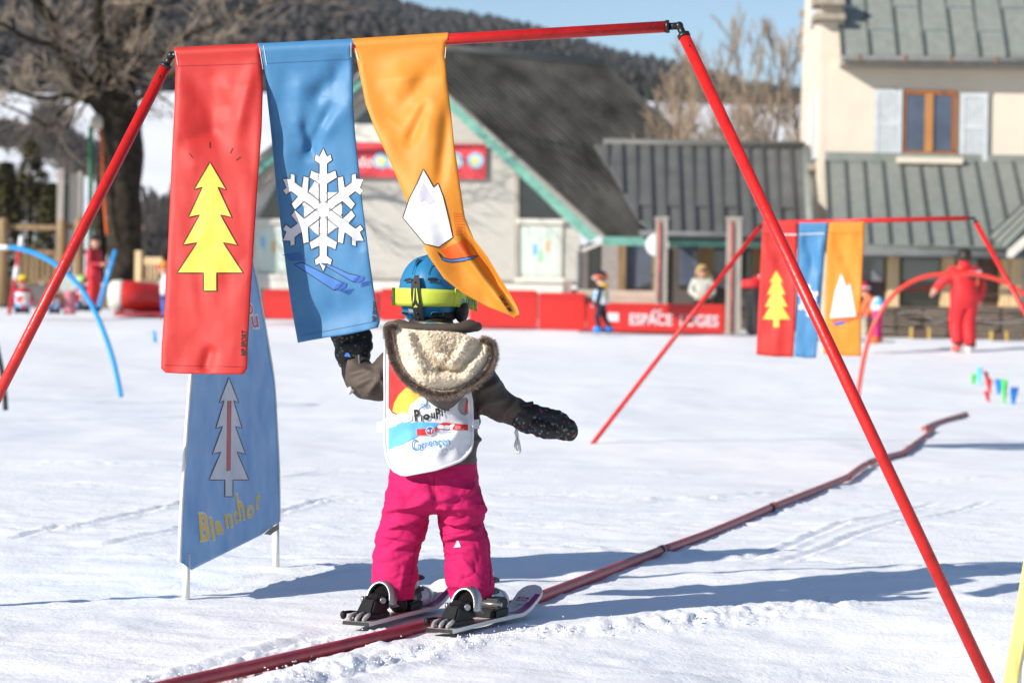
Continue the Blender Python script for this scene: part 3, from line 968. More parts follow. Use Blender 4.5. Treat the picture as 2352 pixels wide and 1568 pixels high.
    poly_prism('lamp_arm', [hit(x, yy, pl) for x, yy in ((1338, 579), (1385, 560), (1383, 553), (1336, 572))], pl[1], 0.06, WHITE_FR, t)
    tube_obj('downpipe', [at(1331, 578, 49.6), at(1329, 690, 49.6)], 0.05, ZINC, t, 8)
    return pw, n
CH_PL, CH_N = chalet()

def wall_banner():
    pl = (CH_PL[0] + CH_N * 0.12, CH_N)
    p0 = hit(960, 408, pl)
    t = empty('wall_banner', p0, 'red banner with white lettering and blue round badges on the chalet gable', 'banner')
    redm = M('red_banner_print', (0.55, 0.045, 0.06), 0.6, 0.05)
    quad_obj('cloth', [(730, 406), (1115, 412), (1116, 331), (730, 326)], pl, 0.02, redm, t)
    sf = lambda x, y, o=0.0: hit(x, y, (pl[0] + CH_N * (0.01 + o), CH_N))
    text_px('lettering', 'dou', 822, 383, 24, sf, M('faded_white_print', (.7, .62, .62)), t, bold=0.02)
    ybadge = M('pale_yellow_badge', (0.6, 0.55, 0.25), 0.6, 0.2, 9)
    for cx in (876, 905, 1020, 1045, 1092):
        decal('badge', circ(cx, 369, 19, 19, 20), lambda x, y: sf(x, y, 0.004 if cx != 905 else 0.006), M('pale_blue_badge', (0.25, 0.45, 0.62), 0.6, 0.15, 9), t, 30)
        decal('badge_centre', circ(cx - 1, 370, 11, 11, 12), lambda x, y: sf(x, y, 0.009), ybadge, t, 30)
wall_banner()

# ------------------------------------------------------------------ cream house (right building)
def house():
    n = Vector((math.sin(R(-2.0)), -math.cos(R(2.0)), 0)).normalized()
    Yw = 50.3
    c0 = at(1884, 300, Yw)
    pw = (c0, n)
    t = empty('house', (c0.x, Yw, gz(c0.x, Yw)), 'cream rendered house with grey green metal roofs and pale blue shutters', 'building')
    xd = Vector((-n.y, n.x, 0)); xd = xd if xd.x > 0 else -xd
    bd = -n
    zt = at(1884, 128, Yw).z
    corner = hit(1884, 300, pw)
    L = 12.0
    sd = (at(1836, 300, 60).xy - corner.xy)
    sd = Vector((sd.x, sd.y, 0)).normalized()          # side wall running back
    V, Fc = [], []
    a = Vector((corner.x, corner.y, 0)); b = a + xd * L; c = b + sd * 9; d = a + sd * 9.0
    box_pts(V, Fc, [Vector((p.x, p.y, z)) for z in (0.2, zt) for p in (a, b, c, d)])
    pyd('wall', V, Fc, CREAM, t)
    # gable end rising above the eaves, with its parapet front
    zg = zt - .02
    V, Fc = [], []
    prof = [(0, zg), (0, zg + .95), (.5, zg + 1.5), (4.5, zg + 5.9), (9, zg + 1.2), (9, zg)]
    for w_ in (0.003, .44):
        for s_, z_ in prof: V.append(a + sd * s_ + xd * w_ + Vector((0, 0, z_)))
    Fc = [[5, 4, 3, 2, 1, 0], [6, 7, 8, 9, 10, 11]] + [[i, (i + 1) % 6, 6 + (i + 1) % 6, 6 + i] for i in range(6)]
    pyd('gable_wall', V, Fc, CREAM, t)
    # corner pier, slightly proud, carrying the stone kneelers
    quad_obj('corner_pier', [(1877, 640), (1896, 640), (1940, 44), (1884, 44)][0:4] if False else [(1880, 520), (1893, 520), (1897, 60), (1884, 60)], pw, 0.1, CREAM, t, off=0.005)
    for (y0, y1, m, x0, x1) in ((-14, 10, STONE, 1872, 1941), (10, 30, CREAM, 1882, 1934), (30, 44, STONE, 1872, 1942), (44, 130, CREAM, 1884, 1936)):
        quad_obj('kneeler', [(x0, y1), (x1, y1 + 1), (x1, y0 + 1), (x0, y0)], pw, 0.9 if m is STONE else .5, m, t, off=0.3 if m is STONE else .009)
    # upper roof
    e0 = at(1934, 131, Yw - 0.6); e1 = e0 + xd * 8.4
    up = Vector((bd.x, bd.y, 1.05)) * 4.2
    roof(t, e0 + up, e1 + up, e1, e0, 15, ROOF_G, SEAM_G, 4, 0.06, 0.05, 0.05, True)
    V, Fc = [], []
    box_pts(V, Fc, [e0 + Vector((0, 0, -.16)), e1 + Vector((0, 0, -.16)), e1 + bd * .9 + Vector((0, 0, -.16)), e0 + bd * .9 + Vector((0, 0, -.16)), e0 + Vector((0, 0, 0)), e1, e1 + bd * .9 + Vector((0, 0, .5)), e0 + bd * .9 + Vector((0, 0, .5))])
    pyd('eaves', V, Fc, GREYWOOD, t)
    q0 = e0 + n * .08 + Vector((0, 0, -.03)); q1 = e1 + n * .08 + Vector((0, 0, -.03))
    tube_obj('gutter', [q0, q1], 0.07, ZINC, t, 8)
    for k in range(9):
        p = q0.lerp(q1, (k + .35) / 9)
        V, Fc = [], []
        add_box(V, Fc, p + Vector((-.02, -.085, -.08)), p + Vector((.02, .05, .08)))
        pyd('gutter_bracket', V, Fc, M('rusty_bracket', (.25, .14, .08), .7), t)
    # shutters, window
    def shutter(x0, y0, x1, y1):
        s = quad_obj('shutter', rect(x0, y0, x1, y1), pw, 0.03, SHUT_D, t, off=0.06)
        wpx = x1 - x0
        for (a0, b0, a1, b1) in ((0, 0, .17, 1), (.83, 0, 1, 1)):
            quad_obj('stile', rect(x0 + a0 * wpx, y0 + b0 * (y1 - y0), x0 + a1 * wpx, y0 + b1 * (y1 - y0)), pw, 0.03, SHUT, s, off=0.085)
        for b0, b1 in ((0, .07), (.46, .54), (.93, 1)):
            quad_obj('rail', rect(x0 + .17 * wpx, y0 + b0 * (y1 - y0), x0 + .83 * wpx, y0 + b1 * (y1 - y0)), pw, 0.03, SHUT, s, off=0.083)
        for k in range(5):
            f0 = .18 + .64 * k / 5; f1 = f0 + .64 / 5 - .02
            quad_obj('slat', rect(x0 + f0 * wpx, y0 + .07 * (y1 - y0), x0 + f1 * wpx, y0 + .93 * (y1 - y0)), pw, 0.02, SHUT, s, off=0.07)
    shutter(2009, 205, 2073, 363)
    shutter(2207, 213, 2270, 370)
    w = quad_obj('window', rect(2076, 207, 2199, 358), pw, 0.05, M('window_reveal_shade', (.10, .05, .03), .6), t, off=0.012)
    for r_ in ((2080, 218, 2127, 346), (2143, 219, 2188, 346)):
        quad_obj('pane', rect(*r_), pw, 0.01, GLASS_B, w, off=0.022)
    for r_ in ((2076, 207, 2199, 217), (2076, 346, 2199, 359), (2076, 217, 2082, 346), (2188, 217, 2199, 346)):
        quad_obj('frame', rect(*r_), pw, 0.06, BROWN_FR, w, off=0.05)
    quad_obj('mullion', rect(2126, 214, 2144, 350), pw, 0.06, M('orange_brown_wood', (.42, .19, .06), .5, .2, 5, stretch=(4, 4, .5)), w, off=0.075)
    quad_obj('sill', rect(2062, 360, 2212, 374), pw, 0.4, CREAM, w, off=0.34)
    # side wall: shutter, window slit, lamps and corbels on the receding left face
    sn = Vector((-sd.y, sd.x, 0)); sn = sn if sn.x < 0 else -sn
    def on_side(s, z, o=0.0): return Vector((corner.x, corner.y, 0)) + sd * s + sn * o + Vector((0, 0, z))
    def side_panel(nm, s0, s1, z0, z1, mat, th=0.06):
        V, Fc = [], []
        slab(V, Fc, [on_side(s0, z0, th), on_side(s1, z0, th), on_side(s1, z1, th), on_side(s0, z1, th)], sn, th + 0.02)
        return pyd(nm, V, Fc, mat, t)
    zA = at(1860, 215, 52).z; zB = at(1860, 368, 52).z
    side_panel('shutter', 1.0, 2.2, zB, zA, SHUT)
    side_panel('shutter', 4.4, 5.2, zB, zA, SHUT)
    side_panel('shutter', 2.6, 4.2, at(1860, 62, 54).z, at(1860, -60, 54).z, SHUT)
    side_panel('corbel', 1.2, 1.6, zB - .25, zB - .1, STONE, 0.18)
    for yy in (20, 60, 97):
        V, Fc = [], []
        p = on_side(8.7, at(1833, yy, 58).z)
        add_box(V, Fc, p + Vector((-.10, -.1, -.08)), p + Vector((0.05, .1, .08)))
        pyd('corbel', V, Fc, STONE, t)
    # lower lean-to roof
    Ye = 46.3
    tl = at(1897, 374, Yw - 0.05); 
    zt2 = tl.z
    tr = tl + xd * 4.6
    bl = at(1905, 566, Ye); br = Vector((bl.x, bl.y, bl.z)) + xd * 4.6
    bl = Vector((at(1905, 566, Ye).x, Ye, at(1905, 566, Ye).z))
    roof(t, tl, tr, br, bl, 12, ROOF_G, SEAM_G, 1, 0.06, 0.05, 0.05)
    V, Fc = [], []
    add_box(V, Fc, (tl.x - .02, Yw - .2, zt2 + .02), (tr.x, Yw - .02, zt2 + .22))
    pyd('flashing', V, Fc, ROOF_G, t)
    quad_obj('wood_lintel', rect(2034, 378, 2175, 393), pw, 0.1, M('old_wood_strip', (.40, .33, .27), .8), t, off=0.2)
    V, Fc = [], []
    add_box(V, Fc, (bl.x, Ye - .03, bl.z - .12), (br.x, Ye + .05, bl.z + .06))
    pyd('fascia', V, Fc, ROOF_G, t)
    tube_obj('gutter', [bl + Vector((0, -.08, -.12)), br + Vector((0, -.08, -.12))], 0.06, ZINC, t, 8)
    # glazed front below the eave
    pg = (Vector((0, 47.2, 0)), Vector((0, -1, 0)))
    z0 = 0.2
    V, Fc = [], []
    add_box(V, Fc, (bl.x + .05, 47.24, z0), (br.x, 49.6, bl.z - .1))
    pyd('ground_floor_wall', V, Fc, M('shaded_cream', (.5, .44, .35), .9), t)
    quad_obj('lintel', rect(1900, 574, 2352, 584), pg, 0.2, PINE, t, off=0.2)
    for x0, x1 in ((1975, 2034), (2071, 2162), (2196, 2248), (1910, 1940)):
        w = quad_obj('window', rect(x0, 584, x1, 703), pg, 0.04, M('window_dark_frame', (.06, .045, .04), .6), t, off=0.03)
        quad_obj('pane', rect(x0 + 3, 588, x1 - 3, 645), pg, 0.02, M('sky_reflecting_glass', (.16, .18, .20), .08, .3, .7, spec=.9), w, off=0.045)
        quad_obj('pane', rect(x0 + 3, 646, x1 - 3, 700), pg, 0.02, GLASS_D, w, off=0.045)
    sfg = lambda x, y: hit(x, y, (pg[0] + pg[1] * 0.06, pg[1]))
    text_px('lettering', 'Piou Piou', 2078, 668, 13, sfg, M('red_neon_letters', (.6, .02, .02), .5), t, width=72, bold=0.02)
    for x0, x1, m in ((2040, 2066, PINE_L), (2165, 2193, PINE_L), (1944, 1972, PINE_L), (2300, 2320, PINE_L), (2322, 2345, PINE_L)):
        quad_obj('pillar', rect(x0, 582, x1, 704), pg, 0.25, m, t, off=0.25)
    quad_obj('door', rect(2250, 590, 2296, 704), pg, 0.05, M('brown_door', (.12, .07, .05), .6), t, off=0.04)
    # small gabled porch roof at the right edge
    p0 = at(2276, 548, 46.6); p1 = at(2352, 478, 47.2); p2 = at(2410, 478, 45.2); p3 = at(2316, 574, 45.0)
    roof(t, p1, p2, p3, p0, 3, ROOF_G, SEAM_G, 1, 0.05, 0.04, 0.04)
    bgv = (Vector((0, 44.98, 0)), Vector((0, -1, 0)))
    poly_prism('barge_board', [hit(x, y, bgv) for x, y in ((2313, 590), (2325, 592), (2430, 498), (2420, 484), (2316, 574))], bgv[1], 0.06, WHITE_FR, t)
house()

# dark slatted windbreak in front of the glazed porch
def windbreak():
    pl = (Vector((0, 45.6, 0)), Vector((0, -1, 0)))
    b = at(2150, 776, 45.6)
    t = empty('slatted_barrier', b, 'long dark brown slatted barrier in front of the cream house windows', 'barrier')
    rnd = random.Random(2)
    for k in range(8):
        y0 = 707 + k * 8.6
        segs = [(1990, 2090), (2090, 2205), (2205, 2360)]
        for (x0, x1) in segs:
            dy = rnd.uniform(-1, 1)
            quad_obj('slat', [(x0, y0 + 7.6 + dy + (x0 - 2050) * .015), (x1 - 1, y0 + 7.6 + (x1 - 2050) * .015), (x1 - 1, y0 + (x1 - 2050) * .015), (x0, y0 + dy + (x0 - 2050) * .015)], pl, 0.05, DARKWOOD, t, off=rnd.uniform(-.03, .05))
    for k in range(7):
        x = 1996 + k * 60
        quad_obj('post', rect(x, 704, x + 8, 778), pl, 0.08, DARKWOOD, t, off=-0.06)
    V, Fc = [], []
    for k in range(16):
        x = 2090 + k * 16 + rnd.uniform(-5, 5); y = 738 + rnd.uniform(-9, 9)
        add_ball(V, Fc, at(x, y, 45.5), 0.022, 6, 4)
    pyd('glint_bead', V, Fc, M('glint_metal', (.7, .7, .7), .15, metal=1.0), t)  # small mirror beads added as glints on the dark slats
    V, Fc = [], []
    add_tube(V, Fc, smooth_path([at(2060, 720, 45.5), at(2110, 716, 45.5), at(2150, 738, 45.5), at(2210, 728, 45.5), at(2300, 742, 45.5), at(2356, 735, 45.5)], 5), 0.008, 5)
    pyd('rope', V, Fc, M('grey_rope', (.4, .38, .35), .8), t)
windbreak()
def bin_box(x0, x1, y0, y1, lab):
    pl = (Vector((0, 44.9, 0)), Vector((0, -1, 0)))
    b = hit((x0 + x1) / 2, y1, pl)
    t = empty('snow_block', b, lab, 'bollard', 'brown padded bollards by the slatted barrier')
    quad_obj('body', rect(x0, y0 + 4, x1, y1), pl, 0.3, M('brown_pad', (.10, .065, .055), .6, .15), t)
    quad_obj('cap', rect(x0 + 6, y0 - 4, x1 - 6, y0 + 3), pl, 0.2, BLACK_PL, t, off=-.05)
    for x in (x0 - 7, x1 + 1):
        quad_obj('side_strip', rect(x, y0, x + 6, y1), pl, 0.08, M('yellow_wood', (.50, .34, .08), .6), t, off=0.02)
bin_box(2098, 2130, 752, 779, 'brown padded bollard with yellow strips, left of the red ski instructor')
bin_box(2282, 2308, 760, 786, 'brown padded bollard with yellow strips, right of the red ski instructor')

# ------------------------------------------------------------------ red padded barriers, posts, plank rail
def barrier(x0, x1, y0, y1, Y, label, tilt=0.0175, depth=0.5):
    pl = (Vector((0, Y, 0)), Vector((0, -1, 0)))
    q = rect(x0, y0, x1, y1, tilt)
    pts = [hit(x, y, pl) for x, y in q]
    b = (pts[0] + pts[1]) / 2
    t = empty('padded_barrier', b, label, 'barrier', 'red padded barriers round the sledge area')
    bm = bmesh.new()
    V, Fc = [], []
    slab(V, Fc, pts, pl[1], depth)
    vs_ = [bm.verts.new(v) for v in V]
    for f in Fc: bm.faces.new([vs_[i] for i in f])
    bmesh.ops.bevel(bm, geom=bm.edges[:], offset=0.03, segments=2, affect='EDGES')
    me = bpy.data.meshes.new('pad'); bm.to_mesh(me); bm.free()
    link('pad', me, REDB, t)
    V, Fc = [], []
    slab(V, Fc, [pts[3] + Vector((0.02, -.012, -.1)), pts[2] + Vector((-.02, -.012, -.1)), pts[2] + Vector((-.02, -.012, -.085)), pts[3] + Vector((.02, -.012, -.085))], pl[1], 0.01)
    pyd('seam', V, Fc, M('red_seam', (.45, .02, .02), .5), t)
    return t, pl
barrier(604, 872, 664, 733, 47.2, 'long red padded barrier behind the blue banner, left of the blue helmet')
barrier(874, 932, 662, 736, 46.4, 'short red padded barrier half hidden by the blue helmet')
barrier(1078, 1236, 664, 752, 45.6, 'red padded barrier just right of the orange banner tip')
barrier(1238, 1346, 671, 757, 45.5, 'red padded barrier directly left of the boy with the orange goggles')
t, pl = barrier(1350, 1668, 694, 761, 45.0, 'red padded barrier lettered ESPACE LUGES in white', depth=1.0)
sfb = lambda x, y: hit(x, y, (pl[0] + pl[1] * 0.012, pl[1]))
text_px('lettering', 'ESPACE', 1446, 745, 25, sfb, WHITE_PR, t, 1.0, 98, 0.018)
text_px('lettering', 'LUGES', 1562, 748, 25, sfb, WHITE_PR, t, 1.0, 88, 0.018)
decal('white_patch', [(1396, 718), (1421, 719), (1421, 738), (1396, 737)], sfb, WHITE_PR, t)
for k, (a, b) in enumerate(((1497, 1507), (1508, 1520))):
    decal('white_stroke', [(a - 4, 722), (a, 722), (b + 2, 711), (b - 4, 711)], lambda x, y: hit(x, y, (pl[0] + pl[1] * 0.014, pl[1])), WHITE_PR, t)

def post(x, ytop, ybot, Y, w, label, ski=True):
    b = at(x, ybot, Y)
    t = empty('wooden_post', b, label, 'post', 'grey wooden posts before the low wing')
    pl = (Vector((0, Y, 0)), Vector((0, -1, 0)))
    quad_obj('timber', [(x - w / 2 - 3, ybot), (x + w / 2 - 3, ybot), (x + w / 2, ytop), (x - w / 2, ytop)], pl, w * mpp(Y), GREYWOOD, t)
    quad_obj('cap', [(x - w / 2 - 2, ytop + 4), (x + w / 2 + 2, ytop + 4), (x + w / 2 + 2, ytop - 2), (x - w / 2 - 2, ytop - 2)], pl, w * mpp(Y) * 1.1, GREYWOOD, t, off=0.02)
    tube_obj('red_ski', [at(x - w * .2 - 3, ybot - 4, Y - .03), at(x - w * .2 - 1, (ytop + ybot) / 2, Y - .03), at(x - w * .2, ytop + 8, Y - .03)], [0.02, 0.02, 0.02], M('red_faded_paint', (.42, .07, .06), .5, .5, 3), t, 6)
    return t
post(1521, 500, 698, 44.6, 27, 'thin grey wooden post with a red strip, in front of the white disc sign')
post(1688, 500, 768, 44.4, 32, 'thick grey wooden post with a red strip, beside the left top of the small gate')
V, Fc = [], []
c = at(1509, 562, 45.2)
add_tube(V, Fc, [c + Vector((0, -.02, 0)), c + Vector((0, .02, 0))], 0.215, 28, ref=Vector((0, 0, 1)))
o = pyd('disc_sign', V, Fc, M('white_plastic', (.78, .78, .8), .4, .03)); rebase(o)
tag(o, 'round white disc sign behind the thin wooden post', 'sign')
def plank_rail():
    pl = (Vector((0, 46.0, 0)), Vector((0, -1, 0)))
    t = empty('plank_rail', hit(1400, 700, pl), 'low weathered plank rail behind the boy with the orange goggles', 'fence')
    for y0, y1 in ((664, 680), (681, 698)):
        quad_obj('plank', [(1300, y1), (1512, y1 + 4), (1512, y0 + 4), (1300, y0)], pl, 0.06, M('pale_old_plank', (.50, .44, .36), .8, .2, 3, stretch=(.5, 5, 5)), t)
    for x in (1292, 1302):
        quad_obj('post', rect(x, 645, x + 11, 700), pl, 0.1, GREYWOOD, t, off=0.08)
plank_rail()

# ------------------------------------------------------------------ left side: wooden fence, pillar, roll mat, bench, poles
def wood_fence():
    Y = 60.0
    pl = (Vector((0, Y, 0)), Vector((0, -1, 0)))
    t = empty('wooden_fence', at(120, 660, Y), 'golden wooden terrace fence with thick posts, left of the big tree', 'fence')
    k = 0
    for x in range(42, 212, 13):
        if 126 < x < 152: continue
        quad_obj('slat', rect(x, 583, x + 8, 640, .0175), pl, 0.05, PINE, t)
    for x0, x1 in ((-30, 128), (150, 330)):
        quad_obj('rail', rect(x0, 572, x1, 582), pl, 0.09, PINE, t, off=0.04)
        quad_obj('rail', rect(x0, 639, x1, 648), pl, 0.09, PINE, t, off=0.04)
        quad_obj('rail', rect(x0, 514, x1, 526), pl, 0.09, PINE, t, off=0.04)
    for x, yt in ((6, 500), (140, 504), (180, 500)):
        tube_obj('post', [at(x, 700, Y - .1), at(x + 3, yt + 8, Y - .1), at(x + 3, yt, Y - .1)], [0.13, 0.125, 0.10], PINE, t, 12)
    # snow bank below the fence, its shade put into the dark colour
    quad_obj('base_wall', [(-40, 720), (330, 724), (330, 658), (-40, 650)], pl, 0.6, M('shaded_snow_bank', (.12, .11, .105), .9, .25, 3, .5, 8), t, off=0.02)
wood_fence()
def pillar():
    pl = (Vector((0, 66, 0)), Vector((0, -1, 0)))
    t = empty('lift_pillar', at(158, 640, 66), 'grey rectangular pillar with a pale wooden edge beside the conifers', 'pillar')
    quad_obj('panel', rect(147, 398, 184, 600), pl, 0.6, M('grey_panel', (.14, .135, .13), .7, .1), t)
    quad_obj('edge_post', rect(132, 391, 147, 600), pl, 0.3, GREYWOOD, t, off=0.1)
    quad_obj('edge_post', rect(180, 393, 187, 600), pl, 0.3, GREYWOOD, t, off=0.1)
pillar()
def pole(name, label, pts, r, mat, cat='pole', bands=None, group=None, n=12):
    t = empty(name, pts[0], label, cat, group)
    tube_obj('shaft', pts, r, mat, t, n)
    if bands:
        for (a, b, m) in bands:
            P0 = pts[0].lerp(pts[-1], a); P1 = pts[0].lerp(pts[-1], b)
            tube_obj('band', [P0, P1], r * 1.12, m, t, n)
    return t
SILVER = M('silver_tape', (.75, .76, .78), .35, .2, 40)
BLUE_PIPE = M('bright_blue_pipe', (0.035, 0.33, 0.75), 0.3, 0.06, 5, spec=.5)
pole('pole', 'dark green pole standing left of the big tree trunk', [at(207, 640, 56), at(209, 290, 56)], 0.055, M('dark_green_paint', (.01, .10, .05), .5))
p0 = at(20, 723, 50); p1 = at(42, 590, 50)
pole('slalom_pole', 'red slalom pole with silver bands at the left edge', [at(21, 722, 46), at(49, 548, 46)], 0.04, M('red_pole', (.5, .025, .03), .4), bands=((.46, .64, SILVER), (.88, 1.04, SILVER)))
pole('slalom_pole', 'leaning bright blue pole by the man in the red jacket', [at(393 * .574, 705, 42), at(265, 574, 42)], 0.036, BLUE_PIPE)
pole('marker_stake', 'tiny blue stake in the snow left of the red banner', [at(357, 786, 30), at(353, 760, 30)], 0.022, BLUE_PIPE)
# blue hoop and black hoop
def hoop(label, pts, Y, r, mat, bands=None):
    P = smooth_path([at(x, y, Y + dy) for x, y, dy in pts], 6)
    t = empty('hoop_gate', P[-1], label, 'hoop')
    tube_obj('tube', P, r, mat, t, 12)
    if bands:
        a, b = bands
        k = [p for p in P[a:b]]
        tube_obj('tape', k, r * 1.1, SILVER, t, 12)
    return t
hoop('bright blue hoop gate with a silver taped end at the left edge', [(-230, 800, 0), (-170, 640, 0), (-90, 580, 0), (0, 568, 0), (60, 575, 0), (125, 605, 0), (185, 660, 0), (225, 730, 0), (255, 810, 0), (270, 870, 0), (278, 912, 0)], 22.0, 0.0235, BLUE_PIPE, (14, 21))
hoop('black hoop gate leg cut off by the left edge', [(-160, 700, 0), (-80, 690, 0), (-25, 740, 0), (0, 830, 0), (9, 890, 0), (13, 942, 0)], 19.6, 0.022, M('black_tube', (.03, .03, .035), .4))
hoop('red hoop gate arching in front of the red ski instructor', [(1968, 936, 0), (1976, 870, 0), (1990, 800, 0), (2015, 730, 0), (2060, 670, 0), (2120, 637, 0), (2190, 629, 0), (2262, 634, 0), (2330, 660, 0), (2400, 720, 0), (2440, 820, 0), (2455, 940, 0)], 24.0, 0.0225, M('orange_red_pipe', (.72, .05, .03), .35, .05, spec=.5))

def roll_mat():
    t = empty('padded_roll', at(310, 712, 50), 'red padded tunnel roll with a pale grey end by the tree', 'crash mat')
    Y = 50.0
    P = [at(258, 678, Y), at(300, 679, Y), at(345, 684, Y + .3), at(390, 690, Y + .6)]
    tube_obj('pad', smooth_path([P[0].lerp(P[1], .55)] + P[1:], 4), 0.31, REDB, t, 20)
    tube_obj('end_cover', [P[0] + Vector((-.06, 0, 0)), P[0], P[0].lerp(P[1], .5), P[0].lerp(P[1], .62)], [0.24, 0.31, 0.325, 0.325], M('grey_white_vinyl', (.58, .57, .52), .5, .15, 4), t, 20)
    V, Fc = [], []
    add_box(V, Fc, P[0] + Vector((.1, -.35, -.42)), P[3] + Vector((.3, .35, -.24)))
    pyd('base_pad', V, Fc, M('dark_red_vinyl', (.3, .02, .03), .6), t)
roll_mat()
def bench():
    pl = (Vector((0, 54, 0)), Vector((0, -1, 0)))
    t = empty('wooden_bench', at(345, 650, 54), 'pale wooden seat with a slatted back behind the red roll', 'bench')
    quad_obj('backrest', rect(328, 590, 372, 608), pl, 0.08, PINE_L, t)
    for k in range(5):
        quad_obj('slat', rect(330 + k * 9, 608, 335 + k * 9, 645), pl, 0.06, PINE_L, t, off=-0.02)
    quad_obj('seat', rect(326, 640, 374, 652), pl, 0.5, PINE_L, t, off=0.2)
    quad_obj('post', rect(310, 575, 324, 650), pl, 0.15, PINE_L, t, off=0.05)
bench()
V, Fc = [], []
add_tube(V, Fc, [at(160, 722, 47.5), at(160, 668, 47.5)], 0.12, 16)
o = pyd('pink_drum', V, Fc, M('dusty_pink', (.50, .16, .20), .5, .06)); rebase(o); tag(o, 'dusty pink drum between the seated children', 'drum')
V, Fc = [], []
q = at(160, 668, 48.4)
add_box(V, Fc, q + Vector((-.2, 0, -.02)), q + Vector((.18, .3, .32)))
o = pyd('storage_box', V, Fc, M('pale_grey_green', (.40, .45, .42), .6, .1)); rebase(o); tag(o, 'pale grey box behind the pink drum', 'box')

# ------------------------------------------------------------------ coloured brush markers on the right
def brush_marker(x, ytop, ybot, wpx, lean, col, label, seed):
    rnd = random.Random(seed)
    g = ground_hit(x, ybot)
    t = empty('brush_marker', g, label, 'marker', 'short coloured brush markers on the snow')
    h = (ybot - ytop) * mpp(g.y); w = wpx * mpp(g.y)
    V, Fc = [], []
    for i in range(16):
        a = rnd.uniform(0, 6.28); q = w * .16 * rnd.random(); Q = w * .5 * math.sqrt(rnd.random())
        b0 = g + Vector((q * math.cos(a), q * math.sin(a), -.02))
        b1 = g + Vector((Q * math.cos(a) + lean * mpp(g.y), Q * math.sin(a), h * rnd.uniform(.9, 1.02)))
        add_tube(V, Fc, [b0, b1], [w * .07, w * .07], 4)
    pyd('bristles', V, Fc, col, t)
    tube_obj('holder', [g + Vector((0, 0, -.05)), g + Vector((0, 0, h * .2))], w * .2, col, t, 8)
GB = M('neon_green_bristle', (.10, .72, .12), .5); CB = M('cyan_bristle', (.12, .62, .85), .5); RB = M('red_bristle', (.68, .03, .04), .5)
BB = M('blue_bristle', (.04, .22, .62), .5); DB = M('dark_red_bristle', (.25, .02, .03), .6)
brush_marker(2235, 858, 884, 14, 1, GB, 'small neon green brush marker, leftmost of the brushes', 1)
brush_marker(2250, 842, 882, 14, -2, CB, 'bright cyan brush marker, tallest of the brushes', 2)
brush_marker(2272, 852, 880, 14, -10, DB, 'dark red brush marker leaning left behind the bright red ones', 3)
brush_marker(2273, 868, 902, 14, -2, RB, 'upper bright red brush marker right of the cyan one', 4)
brush_marker(2272, 898, 924, 13, -8, RB, 'lower bright red brush marker leaning left', 5)
brush_marker(2294, 869, 904, 22, 0, BB, 'blue brush marker behind the tall green one', 6)
brush_marker(2306, 869, 927, 16, 0, GB, 'tall neon green brush marker between two blue ones', 7)
brush_marker(2327, 888, 928, 24, 2, BB, 'splayed blue brush marker at the right edge', 8)

# ------------------------------------------------------------------ people in the background
SKIN = M('skin', (.55, .30, .21), .55, .08, 12)
def skin_mesh(J, E, sub=1):
    names = list(J.keys())
    idx = {k: i for i, k in enumerate(names)}
    me = bpy.data.meshes.new('skin')
    me.from_pydata([tuple(J[k][0]) for k in names], [(idx[a], idx[b]) for a, b, _ in E], [])
    o = bpy.data.objects.new('skin', me)
    COL.objects.link(o)
    sm = o.modifiers.new('skin', 'SKIN')
    sm.use_smooth_shade = True
    for i, k in enumerate(names):
        r = J[k][1]
        r = r if isinstance(r, tuple) else (r, r)
        me.skin_vertices[0].data[i].radius = r
        me.skin_vertices[0].data[i].use_root = (i == 0)
    ss = o.modifiers.new('ss', 'SUBSURF'); ss.levels = sub; ss.render_levels = sub
    return evaluated(o)
def seg_materials(me, J, E):
    segs = [(Vector(J[a][0]), Vector(J[b][0]), m) for a, b, m in E]
    for p in me.polygons:
        c = p.center; best = 1e9
        for a, b, m in segs:
            ab = b - a
            t = max(0, min(1, (c - a).dot(ab) / max(ab.length_squared, 1e-9)))
            d = (c - (a + ab * t)).length
            if d < best: best = d; p.material_index = m
        p.use_smooth = True
